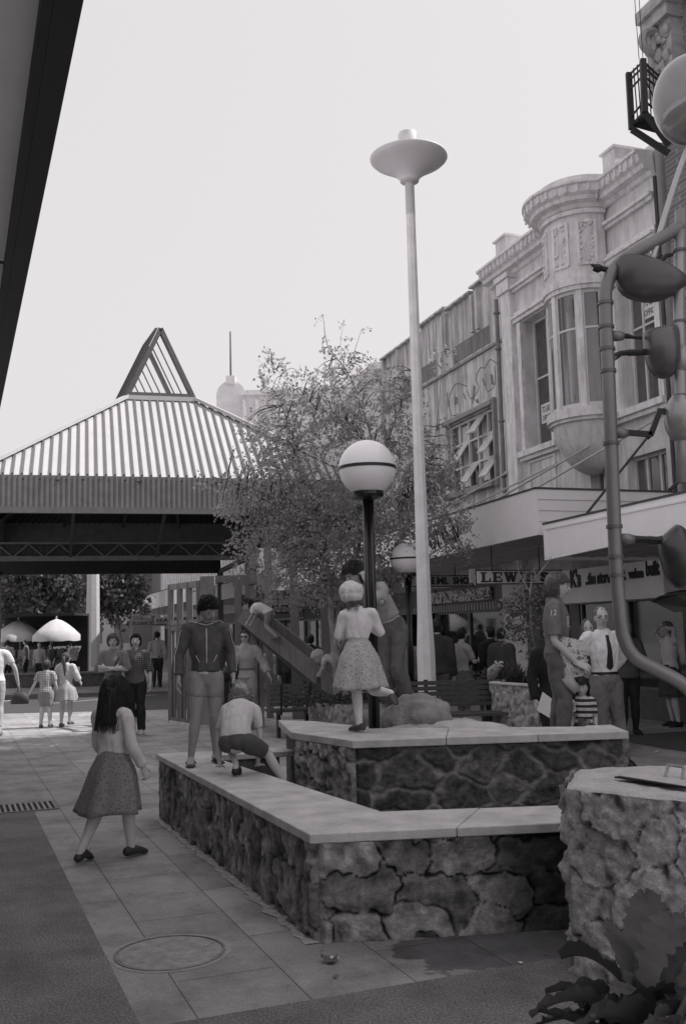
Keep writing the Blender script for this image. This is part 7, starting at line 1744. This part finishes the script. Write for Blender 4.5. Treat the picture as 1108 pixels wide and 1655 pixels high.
# 10 edge person and shopping bag
H = 1.7; p = grd(-10, 1190, 0); tp, P, HD = person('person in a white top carrying a bag at the left edge', H, p, R_(20), J=dict(elR=(.19, .0, .655), wrR=(.225, .05, .50)), vox=.014, face=False, hair=dict(m=M_hm, n=40, len=.4), clothes=[('pants', K('trousers_pale'), dict(len=.9)), ('shirt', K('top_white', .65, .9), dict(sleeve=.3, off=.02)), ('shoes', K('shoe_tan'))], hands=dict(R=dict(curl=1.3)))
q = rotz(P['wrR'], R_(20)) + Vector(p); q += V(.03, 0, -.22); t = thing('shopping_bag', 'dark shopping bag held at the left edge', 'bag', tuple(q)); g = MB(); g.tube([q + V(0, 0, -.12), q + V(0, 0, .02), q + V(0, 0, .08)], [(.16, .06), (.15, .06), (.06, .02)], 10, side=(1, 0, 0)); g.obj('pouch', K('bag_dark', .06, .6), t, True); g = MB(); g.tube(rpath([q + V(-.05, 0, .06), q + V(0, 0, .2), q + V(.05, 0, .06)], 4), .008, 5); g.obj('handle', K('bag_dark'), t)
# 11 girl in white hat
H = 1.22; p = F(581, 1183, .76); yaw = R_(2)
th_, P, HD = person('girl in white cap, white blouse and floral skirt standing on one leg by the lamp', H, p, yaw,
    J=dict(pelvis=(.01, 0, .55), waist=(.005, .003, .625), chest=(.01, .01, .72), hipR=(.055, 0, .52), hipL=(-.035, 0, .52), knL=(-.015, .01, .29), anL=(.0, -.015, .045), toL=(-.055, .045, .018), knR=(.10, .03, .275), anR=(.21, -.13, .262), toR=(.235, -.17, .20),
           shR=(.105, 0, .80), elR=(.165, .03, .665), wrR=(.10, .14, .70), shL=(-.09, .0, .79), elL=(-.125, .03, .645), wrL=(-.03, .14, .66), head=(-.03, .02, .91)), hh=.16, vox=.007, face=False, head=dict(f=(-.35, 1, .05)),
    hair=dict(m=M_hf, n=160, len=.55, wave=.03, thick=.02, free=1.8, rough=.03, curtain=.5, cw=.62), clothes=[('sock', K('sock_white', .75, .9), dict(h=.80)), ('skirt', pattern('skirt_floral', .50, .30, 'dots', 44, width=.33), dict(len=.315, flare=.07, folds=5, fd=.16)),
    ('shirt', K('blouse_white', .76, .85, .05, 20, .2, 150), dict(sleeve=.97, cut=8, off=.009, bag=.002, crease=.011, collar=.03, name='blouse', taper=[.8, .9, .95, 1, 1, 1.05])), ('shoes', K('shoe_brown2', .07, .45))])
g = MB(); c_, sd, fw, up_, rx, ry, rz, hh_ = HD; cc = c_ + V(0, -.012, .035)
g.ell(cc + V(0, 0, .02), rx * 1.62, ry * 1.4, rz * .86, 22, 12); g.ell(cc + V(0, -.01, -.02), rx * 1.5, ry * 1.28, rz * .72, 20, 10); g.ell(cc + fw * ry * 1.1 + V(0, 0, -.035), rx * .8, ry * .42, rz * .09, 14, 6)
remesh(g, 'cap', K('cap_white', .70, .9, .06, 40, .5, 90), th_, .007, 2, crease=.008, cf=16)
# 12 boy leaning behind the pole
H = 1.52; p = F(632, 1160, .70); p.y = 9.35; p.x = at(640, 1150, 9.35).x; p.z = .84; yaw = R_(150)
t12, P, HD = person('curly haired boy in grey top and jeans leaning round the lamp pole', H, p, yaw,
    J=dict(pelvis=(.02, 0, .51), waist=(.04, .03, .59), chest=(.075, .07, .68), neck=(.125, .12, .765), head=(.17, .165, .84), shR=(.20, .05, .75), shL=(.01, .12, .745), elR=(.24, .10, .63), wrR=(.20, .17, .70), elL=(-.02, .20, .665), wrL=(.075, .195, .79),
           hipR=(.07, .02, .49), hipL=(-.03, -.01, .49), knR=(.05, .06, .27), anR=(.05, .0, .045), knL=(-.04, .05, .27), anL=(-.07, -.04, .045)), hh=.15, vox=.008, head=dict(f=(.55, .8, -.45)), hands=dict(L=dict(d=(.3, .1, .9), n=(.7, -.4, 0), curl=.9), R=dict(curl=1.0)),
    hair=dict(m=M_hm, n=700, len=.28, wave=.08, thick=.025, vol=.14, free=2.6, lift=1.18, rough=.08, fringe=.35), clothes=[('pants', K('jeans_mid', .13, .85, .2, 10, .3, 100), dict(len=1.0, off=.014, flare=.02, crease=.011)), ('shirt', K('top_grey', .34, .9, .1, 20), dict(sleeve=.5, cut=7, off=.016, bag=.006, name='jumper', crease=.01)), ('shoes', K('shoe_brown'))])
# 13, 14 on the slide
H = 1.10; p = at(437, 1040, 16.75); p = Vector((p.x, p.y, at(437, 1024, 16.9).z - .06)); person('small child in white shirt climbing up the top of the slide', H, p, R_(75), J=dict(pelvis=(0, 0, .36), waist=(0, .08, .42), chest=(0, .17, .455), neck=(0, .26, .475), head=(0, .35, .50), shR=(.08, .24, .45), shL=(-.08, .24, .45), elR=(.10, .26, .34), wrR=(.10, .32, .25), elL=(-.10, .26, .34), wrL=(-.10, .32, .25), hipR=(.05, 0, .35), knR=(.06, .08, .16), anR=(.05, -.07, .0), toR=(.05, .0, -.03), hipL=(-.05, 0, .35), knL=(-.06, .04, .16), anL=(-.05, -.12, .0), toL=(-.05, -.04, -.03)), hh=.2, vox=.010, skin=M_skind,
    hair=dict(m=M_hd, n=120, len=.2, thick=.04, free=3, rough=.05), clothes=[('shirt', K('blouse_white'), dict(sleeve=.35, off=.022, name='shirt')), ('pants', K('shorts_mid'), dict(len=.35, off=.018, name='shorts')), ('shoes', K('shoe_brown'))], head=dict(f=(0, .9, -.4), u=(0, .4, .9)))
H = 1.0; p = at(545, 1090, 16.1); p = Vector((p.x, p.y, at(545, 1112, 16.1).z - .0)); tc_, P, HD = person('toddler in a pale sun bonnet bending at the foot of the slide', H, p, R_(80), J=dict(pelvis=(0, 0, .36), waist=(0, .07, .43), chest=(0, .15, .47), neck=(0, .22, .48), head=(0, .31, .50), shR=(.08, .20, .455), shL=(-.08, .20, .455), elR=(.10, .22, .34), wrR=(.08, .28, .25), elL=(-.10, .22, .34), wrL=(-.08, .28, .25), hipR=(.05, 0, .35), knR=(.06, .06, .17), anR=(.05, -.03, .0), hipL=(-.05, 0, .35), knL=(-.06, .04, .17), anL=(-.05, -.08, .0)), hh=.22, vox=.010,
    hair=dict(m=M_hl, n=60, len=.2, thick=.04, free=3), clothes=[('shirt', pattern('top_print', .5, .25, 'dots', 30, width=.28), dict(sleeve=.4, off=.022, hem=.02, name='top')), ('pants', K('shorts_mid'), dict(len=.8, off=.018)), ('shoes', K('shoe_brown'))], head=dict(f=(0, .9, -.4), u=(0, .4, .9)))
g = MB(); c_, sd, fw, up_, rx, ry, rz, hh_ = HD; rot = Matrix((sd, fw, up_)).transposed(); g.ell(c_ + up_ * rz * .35, rx * 1.3, ry * 1.25, rz * .85, 18, 10, rot); g.ell(c_ + fw * ry * .7 + up_ * rz * .3, rx * 1.1, ry * .8, rz * .12, 16, 6, rot); remesh(g, 'sun_bonnet', K('bonnet', .42, .9, .1, 20), tc_, .010, 2, crease=.006, cf=14)
# 15 boy with the number twelve jersey and a plastic bag
H = 1.57; p = at(906, 1182, 9.0); p = Vector((p.x, 9.0, .50)); yaw = R_(-180 + 78)
M_jer = K('jersey', .17, .85, .12, 20, .2, 120)
t15, P, HD = person('boy in a numbered jersey and jeans standing on the raised block holding a bag', H, p, yaw,
    J=dict(elR=(.135, -.01, .615), wrR=(.115, .105, .485), elL=(-.13, .03, .62), wrL=(-.06, .12, .52), knR=(.05, .03, .285), anR=(.055, .01, .04), knL=(-.05, .0, .285), anL=(-.05, -.03, .04), head=(0, .02, .918)), hh=.155, vox=.007, head=dict(f=(-.10, 1, -.02)),
    hands=dict(R=dict(d=(-.1, .8, -.35), n=(-.6, -.2, -.5), curl=.7, k=1.1), L=dict(curl=1.0)), hair=dict(m=M_hf, n=800, len=.34, wave=.03, thick=.02, vol=.05, free=2.3, lift=1.12, rough=.03, fringe=.30),
    clothes=[('pants', K('jeans_mid'), dict(len=1.02, off=.013, flare=.008, crease=.010)), ('shirt', M_jer, dict(sleeve=.42, cut=4, off=.017, bag=.008, crease=.010, name='jersey', collar=.018))])
g = MB(); sh, el = P['shR'], P['elR']
q = sh.lerp(el, .40); dr = (el - sh).normalized(); g.tube([q - dr * .010, q + dr * .010], [.0595, .0605], 18, side=(0, 1, 0)); lpart(t15, g, 'sleeve_band', K('stripe_white'), label='white band round the sleeve')
JR = ('jersey',); cz = P['chest']
snap_text(t15, JR, '12', sh.lerp(el, .22) + V(.0, -.030, -.02), V(0, 1, 0), V(0, 0, 1), .055, .05, V(1, .0, .15), .03, .1, .004, K('stripe_white'), 'sleeve_number')
g = MB(); nx_, nz_ = 16, 6; vs = [snap(t15, JR, cz + V(-.09 + .18 * i / nx_, 0, -.055 + .10 * j / nz_), V(0, 1, 0), .003) for j in range(nz_ + 1) for i in range(nx_ + 1)]
g.add(vs, [(j * (nx_ + 1) + i + 1, j * (nx_ + 1) + i, (j + 1) * (nx_ + 1) + i, (j + 1) * (nx_ + 1) + i + 1) for j in range(nz_) for i in range(nx_)]); o = lpart(t15, g, 'chest_panel', K('jersey_pale', .36, .85), label='pale chest panel')
snap_text(t15, JR, '12', cz + V(.065, 0, -.045), V(-1, 0, 0), V(0, 0, 1), .12, .075, V(0, 1, 0), .04, .1, .008, K('letter_black'), 'chest_number')
c_ = rotz(V(.10, .24, .90), yaw) + p; t = thing('plastic_bag', 'white plastic carrier bag covered in dark scribbled print held by the jersey boy', 'bag', tuple(c_))
g = MB(); vs = []; a = at(903, 1028, 8.84); b = at(941, 1035, 8.84); c2 = at(944, 1092, 8.84); d2 = at(908, 1098, 8.84)
nx, ny = 16, 20
for sgn_ in (0, 1):
    for j in range(ny + 1):
        for i in range(nx + 1):
            q = a.lerp(b, i / nx).lerp(d2.lerp(c2, i / nx), j / ny); e_ = math.sin(math.pi * i / nx) * math.sin(math.pi * min(1, j / ny * .9 + .1)); n_ = noise.noise(Vector((i * .35, j * .35, sgn_ * 5))) * .014
            vs.append(q + V(0, (-1 if sgn_ == 0 else 1) * (.035 * e_ + n_ * e_), 0))
off_ = (nx + 1) * (ny + 1)
g.add(vs, [(s2 * off_ + j * (nx + 1) + i, s2 * off_ + j * (nx + 1) + i + 1, s2 * off_ + (j + 1) * (nx + 1) + i + 1, s2 * off_ + (j + 1) * (nx + 1) + i) for s2 in (0, 1) for j in range(ny) for i in range(nx)])
g.obj('bag_body', pattern('bag_print', .60, .10, 'blotch', 34, rough=.4, width=.56), t, True)
g = MB(); m_ = d2.lerp(c2, .5); g.tube([m_ + V(-.06, 0, .01), m_ + V(-.03, 0, -.05), m_ + V(.03, 0, -.12)], [(.06, .02), (.05, .02), (.04, .008)], 8, side=(1, 0, 0)); g.obj('bag_tail', K('bag_plain', .4, .5), t, True)
# 16 person behind with paper
H = 1.62; p = at(893, 1150, 10.9); p.z = .0; tq, P, HD = person('dark jacketed person mostly hidden behind the jersey boy holding a sheet of paper', H, p, R_(180 + 20), J=dict(elR=(.14, -.02, .64), wrR=(.15, .03, .50)), vox=.014, hair=dict(m=M_hd, n=60, len=.4), clothes=[('pants', K('jeans_dark'), dict(len=1, off=.012)), ('shirt', K('jacket_black', .015, .9), dict(sleeve=1.0, off=.02, name='jacket')), ('shoes', K('shoe_black'))], hands=dict(R=dict(curl=.3)))
q1, q2, q3, q4 = at(874, 1120, 10.6), at(886, 1127, 10.6), at(894, 1165, 10.6), at(867, 1150, 10.6); g = MB(); g.extr([at(876, 1118, 10.6), at(892, 1130, 10.6), at(895, 1165, 10.6), at(867, 1148, 10.6)], (0, .004, 0)); o = g.obj('paper_sheet', M_paper, None); tag(o, 'white sheet of paper held behind the jersey boy', 'paper')
# 17 man with tie
H = 1.80; p = F(1000, 1243); p = Vector((at(985, 1243, 11.4).x, 11.4, 0)); t17, P, HD = person('balding man in glasses, white shirt and dark tie with hands behind his back', H, p, R_(180 + 14), J=dict(shR=(.108, 0, .80), elR=(.145, -.05, .665), wrR=(.06, -.10, .57), elL=(-.16, -.06, .665), wrL=(-.06, -.11, .57), head=(.01, .015, .932), anL=(-.10, .0, .045), knL=(-.07, .01, .285)), vox=.009, glasses='rim', head=dict(f=(.25, 1, 0)), girth=1.0,
    hair=dict(m=M_hf, n=90, len=.12, thick=.022, free=3, fringe=.75, lift=1.02, rough=.01), clothes=[('pants', K('trousers_grey', .17, .85, .1, 14), dict(len=1.03, off=.016, flare=.012, rise=.5, crease=.01)), ('shirt', K('shirt_white', .75, .85, .05, 14), dict(sleeve=1, cut=6, off=.016, bag=.006, collar=.025, crease=.013)), ('shoes', K('shoe_black'))])
g = MB(); nk = P['neck']; SH = ('shirt',); pts = [snap(t17, SH, nk.lerp(P['waist'], i / 12) + V(0, 0, -.01), V(0, 1, .0), .006) for i in range(13)]
g.tube(pts, [((.022 if i == 0 else .017 + .0022 * i) if i < 12 else .012, .006) for i in range(13)], 8, side=(1, 0, 0)); lpart(t17, g, 'necktie', K('tie_dark', .02, .6))
g = MB(); g.tube([P['waist'] + V(0, 0, -.065), P['waist'] + V(0, 0, -.035)], [(.162, .128), (.158, .124)], 22, side=(1, 0, 0)); lpart(t17, g, 'belt', K('leather_dark'))
# 18 long haired person, 19 striped child
p = at(957, 1160, 12.8); p.z = 0; person('person with long fair hair and dark coat behind the man in the tie', 1.66, p, R_(170), J=dict(), vox=.014, hair=dict(m=M_hf, n=200, len=1.5, wave=.05, thick=.04, free=1.5, curtain=1.2, fringe=.6), clothes=[('pants', K('jeans_dark'), dict(len=1)), ('shirt', K('coat_dark', .05, .9), dict(sleeve=1, hem=.12, off=.03, name='coat')), ('shoes', K('shoe_black'))])
p = at(944, 1180, 10.9); p.z = 0; p.z = .0; person('small dark haired child in a striped top beside the jersey boy', 1.02, p, R_(150), hh=.19, vox=.010, hair=dict(m=M_hd, n=200, len=.5, wave=.04, thick=.04, free=2), clothes=[('pants', K('jeans_dark'), dict(len=1)), ('shirt', pattern('top_striped', .6, .04, 'stripe', 5.0, width=.5), dict(sleeve=.5, off=.016, hem=.03)), ('shoes', K('shoe_brown'))])
# 20 solid figure standing in for a window reflection at the right edge, 20b person by the dark pillar
p = Vector((at(1088, 1160, 15.6).x, 15.6, 0)); person('woman with raised elbow in pale top and dark skirt by the right edge shop window', 1.62, p, R_(100), J=dict(elL=(-.14, .02, .93), wrL=(-.03, .05, .95), shL=(-.11, 0, .82), elR=(.15, .06, .90), wrR=(.04, .08, .95)), vox=.012, hair=dict(m=M_hf, n=100, len=.5, thick=.04), clothes=[('skirt', K('skirt_dark', .07, .9), dict(len=.30, flare=.03)), ('shirt', K('top_white'), dict(sleeve=.15, off=.014, name='top')), ('shoes', K('shoe_black'))])
p = Vector((at(1016, 1140, 14.6).x, 14.6, 0)); person('person in dark coat with hands at the chest behind the bent pipe', 1.64, p, R_(180), J=dict(elR=(.14, .03, .66), wrR=(.05, .12, .72), elL=(-.14, .03, .66), wrL=(-.04, .12, .72)), vox=.014, hair=dict(m=M_hl, n=100, len=.3, thick=.04), clothes=[('pants', K('jeans_dark'), dict(len=1)), ('shirt', K('coat_mid', .10, .9), dict(sleeve=1, hem=.1, off=.03, name='coat')), ('shoes', K('shoe_black'))])
# 21-24 window shoppers
p = at(711, 1160, 15.8); p.z = 0; person('man in a dark suit looking in the shop window right of the tall lamp post', 1.74, p, R_(-15), J=dict(), vox=.014, face=False, hair=dict(m=M_hd, n=60, len=.2), clothes=[('pants', K('trousers_mid', .09, .9), dict(len=1)), ('shirt', K('suit_dark', .045, .9, .15, 8), dict(sleeve=.98, hem=.05, off=.03, name='jacket', crease=.01)), ('shoes', K('shoe_black'))])
p = at(664, 1160, 16.6); p.z = 0; person('person in a pale coat just left of the tall lamp post', 1.55, p, R_(10), vox=.014, face=False, hair=dict(m=M_hf, n=60, len=.3), clothes=[('pants', K('jeans_dark'), dict(len=1)), ('shirt', K('coat_pale', .32, .9, .1, 8), dict(sleeve=.98, hem=.15, off=.03, name='coat')), ('shoes', K('shoe_black'))])
p = at(750, 1160, 16.4); p.z = 0; tw, P, HD = person('woman in pale blouse and full patterned skirt with dark shoulder bag at shop window', 1.60, p, R_(-60), J=dict(elR=(.13, .05, .66), wrR=(.08, .14, .66)), vox=.012, face=False, hair=dict(m=M_hd, n=100, len=.25, vol=.1, thick=.04), clothes=[('skirt', pattern('skirt_mottled', .12, .22, 'dots', 30, width=.3), dict(len=.36, flare=.09, folds=8, fd=.1)), ('shirt', K('blouse_mid', .34, .9, .08, 9), dict(sleeve=.5, off=.018, name='blouse')), ('shoes', K('shoe_black')), ('sock', K('tights'), dict(h=.7))])
g = MB(); g.tube([V(.12, .10, 1.0), V(.12, .10, 1.16)], [(.05, .10), (.045, .08)], 8, side=(1, 0, 0)); g.tube(rpath([V(.12, .16, 1.14), P['shR'] + V(.03, .02, .06), V(.12, .0, 1.14)], 5), .009, 5); lpart(tw, g, 'shoulder_bag', K('leather_dark'))
for i, (px, Y, lb, yw, cc_) in enumerate([(797, 16.6, 'person in dark coat near the white pillar behind the bundle', 30, .02), (815, 15.9, 'second dark coated person bending beside the white pillar', -40, .06), (504, 19.5, 'person in a dark coat seen between the shelter posts', 5, .02), (468, 20.5, 'dark clothed passer by under the middle of the slide', 180, .03)]):
    p = at(px, 1160, Y); p.z = 0; person(lb, 1.62 - .03 * i, p, R_(yw), vox=.016, face=False, hair=dict(m=M_hd, n=60, len=.3), clothes=[('pants', K('jeans_dark'), dict(len=1)), ('shirt', K('coat_%d' % i, cc_, .9), dict(sleeve=1, hem=.08, off=.03, name='coat')), ('shoes', K('shoe_black'))])
# =================== market stall ======================================================
mb_ = grd(60, 1100); MY = 38.0
t = thing('market_parasol', 'white market parasol with a slanted pole at the fruit stall', 'parasol', tuple(at(80, 1090, MY)), 0, 'white parasols over the market stall')
def parasol(t_, pxc, pyt, pxw, pyb, Y, lean):
    c_ = at(pxc, pyt, Y); r = pxw / F_ * Y; zb = at(pxc, pyb, Y).z; g = MB(); n_ = 8; vs = [c_]; fs = []
    rings = 4
    for k_ in range(1, rings + 1):
        s_ = k_ / rings
        for i in range(n_ * 3): a_ = 2 * math.pi * i / (n_ * 3); sc_ = 1 - .05 * (1 - abs(math.cos(a_ * n_ / 2))) ; vs.append(Vector((c_.x + r * s_ * sc_ * math.cos(a_), Y + r * s_ * sc_ * math.sin(a_), c_.z + (zb - c_.z) * (s_ ** 1.5) - .06 * s_ * (1 - abs(math.cos(a_ * n_ / 2))))))
    m_ = n_ * 3; fs += [(0, 1 + i, 1 + (i + 1) % m_) for i in range(m_)]
    for k_ in range(rings - 1): fs += [(1 + k_ * m_ + i, 1 + (k_ + 1) * m_ + i, 1 + (k_ + 1) * m_ + (i + 1) % m_, 1 + k_ * m_ + (i + 1) % m_) for i in range(m_)]
    b = 1 + (rings - 1) * m_; vs += [vs[b + i] + Vector((0, 0, -.22)) for i in range(m_)]; b2 = len(vs) - m_; fs += [(b + i, b2 + i, b2 + (i + 1) % m_, b + (i + 1) % m_) for i in range(m_)]
    g.add(vs, fs); g.obj('canopy', K('canvas_white', .6, .8, .05, 3), t_, True); g = MB(); g.tube([c_ + V(0, 0, .1), Vector((c_.x + lean, Y, 0))], .03, 6); g.obj('pole', K('pole_white', .6, .6), t_)
parasol(t, 92, 1000, 38, 1026, MY, -.5)
t = thing('market_parasol', 'second white parasol at the left end of the stall', 'parasol', tuple(at(40, 1090, MY)), 0, 'white parasols over the market stall'); parasol(t, 30, 1002, 38, 1027, MY + 1, .2)
t = thing('market_stall', 'fruit stall with sloping display and striped awning side', 'market stall', tuple(at(60, 1090, MY)))
a = at(-25, 1060, MY); b = at(118, 1060, MY)
g = MB(); g.box(a.x, b.x, MY + 2.2, MY + 2.4, 0, 2.6); g.box(a.x, b.x, MY + .2, MY + 2.2, 2.5, 2.6); g.obj('back_panel', M_dark, t)
g = MB(); g.extr([V(a.x, MY - .3, .5), V(b.x, MY - .3, .5), V(b.x, MY + 1.2, 1.25), V(a.x, MY + 1.2, 1.25)], (0, 0, .06)); g.box(a.x, b.x, MY - .25, MY + 1.0, 0, .5); g.obj('counter', K('stall_timber', .14, .8, .3, 6), t)
g = MB(); g.box(at(5, 0, MY).x, at(24, 0, MY).x, MY - .4, MY - .3, 1.1, at(10, 1016, MY).z); g.obj('striped_side', pattern('stall_stripe', .5, .25, 'vstripe', 5, width=.5), t)
rs = random.Random(3)
g = MB()
for i in range(260): 
    s_ = rs.random(); g.ell((rs.uniform(a.x, b.x), MY - .25 + s_ * 1.35, .62 + s_ * .70), .06, .06, .055, 6, 4)
o = g.obj('fruit', K('fruit', .16, .5, .6, 1.5), t, True); o['kind'] = 'stuff'
for i in range(9):
    x0 = a.x + (b.x - a.x) * (i + .15) / 9; t_ = thing('fruit_crate', 'slatted fruit crate, number %s from the left on the sloping stall' % ('one two three four five six seven eight nine'.split()[i]), 'crate', (x0, MY + .3, .95), 0, 'fruit crates on the market stall')
    t_['label'] = ['fruit crate at the far left end of the sloping stall', 'fruit crate below the striped stall side', 'fruit crate behind the head of the small boy', 'fruit crate under the left parasol edge', 'fruit crate in the middle of the stall slope', 'fruit crate left of the slanted parasol pole', 'fruit crate right of the slanted parasol pole', 'fruit crate behind the ponytail girl', 'fruit crate at the tree trunk end of the stall'][i]
    g = MB(); w_ = (b.x - a.x) / 9 * .7; 
    for zz in (0, .1, .2): g.bar((x0, MY + .3, .85 + zz + .06), (x0 + w_, MY + .3, .85 + zz + .06), .03, .07)
    g.obj('slats', K('crate_wood_%d' % (i % 3), (.3, .2, .42)[i % 3], .8), t_); g = MB(); g.box(x0, x0 + w_, MY + .32, MY + .9, .9, 1.22); g.obj('crate_body', K('crate_wood_%d' % (i % 3)), t_)
for i, (px, Y, lb, h_, cc_) in enumerate([(64, 34.5, 'seated looking stall keeper in a pale top facing the camera', 1.5, .4), (83, 36, 'dark haired shopper bending beside the fruit stall', 1.45, .05), (42, 37, 'dark haired stall worker behind the fruit', 1.6, .2), (118, 36.5, 'shopper in a white top beside the tree trunk', 1.5, .6), (12, 36, 'stall customer in a pale shirt at the far left of the market', 1.6, .5)]):
    p = at(px, 1080, Y); p.z = 0; person(lb, h_, p, R_(180 - 40 * i), vox=.022, face=False, hair=dict(m=M_hd, n=30, len=.3, thick=.06), clothes=[('pants', K('jeans_dark'), dict(len=1)), ('shirt', K('market_top_%d' % i, cc_, .9), dict(sleeve=.5, off=.02)), ('shoes', K('shoe_black'))])
t = thing('low_stone_planter', 'long low dark planter wall edging the market square', 'planter', tuple(at(80, 1100, 33)))
a = at(-20, 1100, 33.5); b = at(205, 1100, 33.5); g = MB(); g.box(a.x, b.x, 33.5, 34.0, 0, .42); g.obj('wall', K('planter_dark', .09, .9, .4, 3, .6, 20), t, bevel=.02); g = MB(); g.box(a.x - .04, b.x + .04, 33.46, 34.04, .42, .48); g.obj('coping', K('planter_cope', .16, .9, .2, 4), t)
t = thing('signal_gantry', 'thin white pole and bracket arm left of the far awning', 'street pole', tuple(grd(211, 1085))); q = grd(211, 1085); g = MB(); g.bar((q.x, q.y, 0), (q.x, q.y, 3.6), .1, .1); g.bar((q.x, q.y, 3.5), (q.x - 2.0, q.y, 3.4), .08, .1); g.obj('pole', K('pole_white'), t); g = MB(); g.box(q.x - 2.2, q.x - 1.9, q.y - .05, q.y + .05, 3.2, 3.5); g.obj('sign_box', K('pole_pale'), t)
for o in bpy.data.objects:
    if '_H' in o.keys(): del o['_H']
# 60-odd bystanders' coats etc. keep their own meshes; nothing is instanced from outside the script
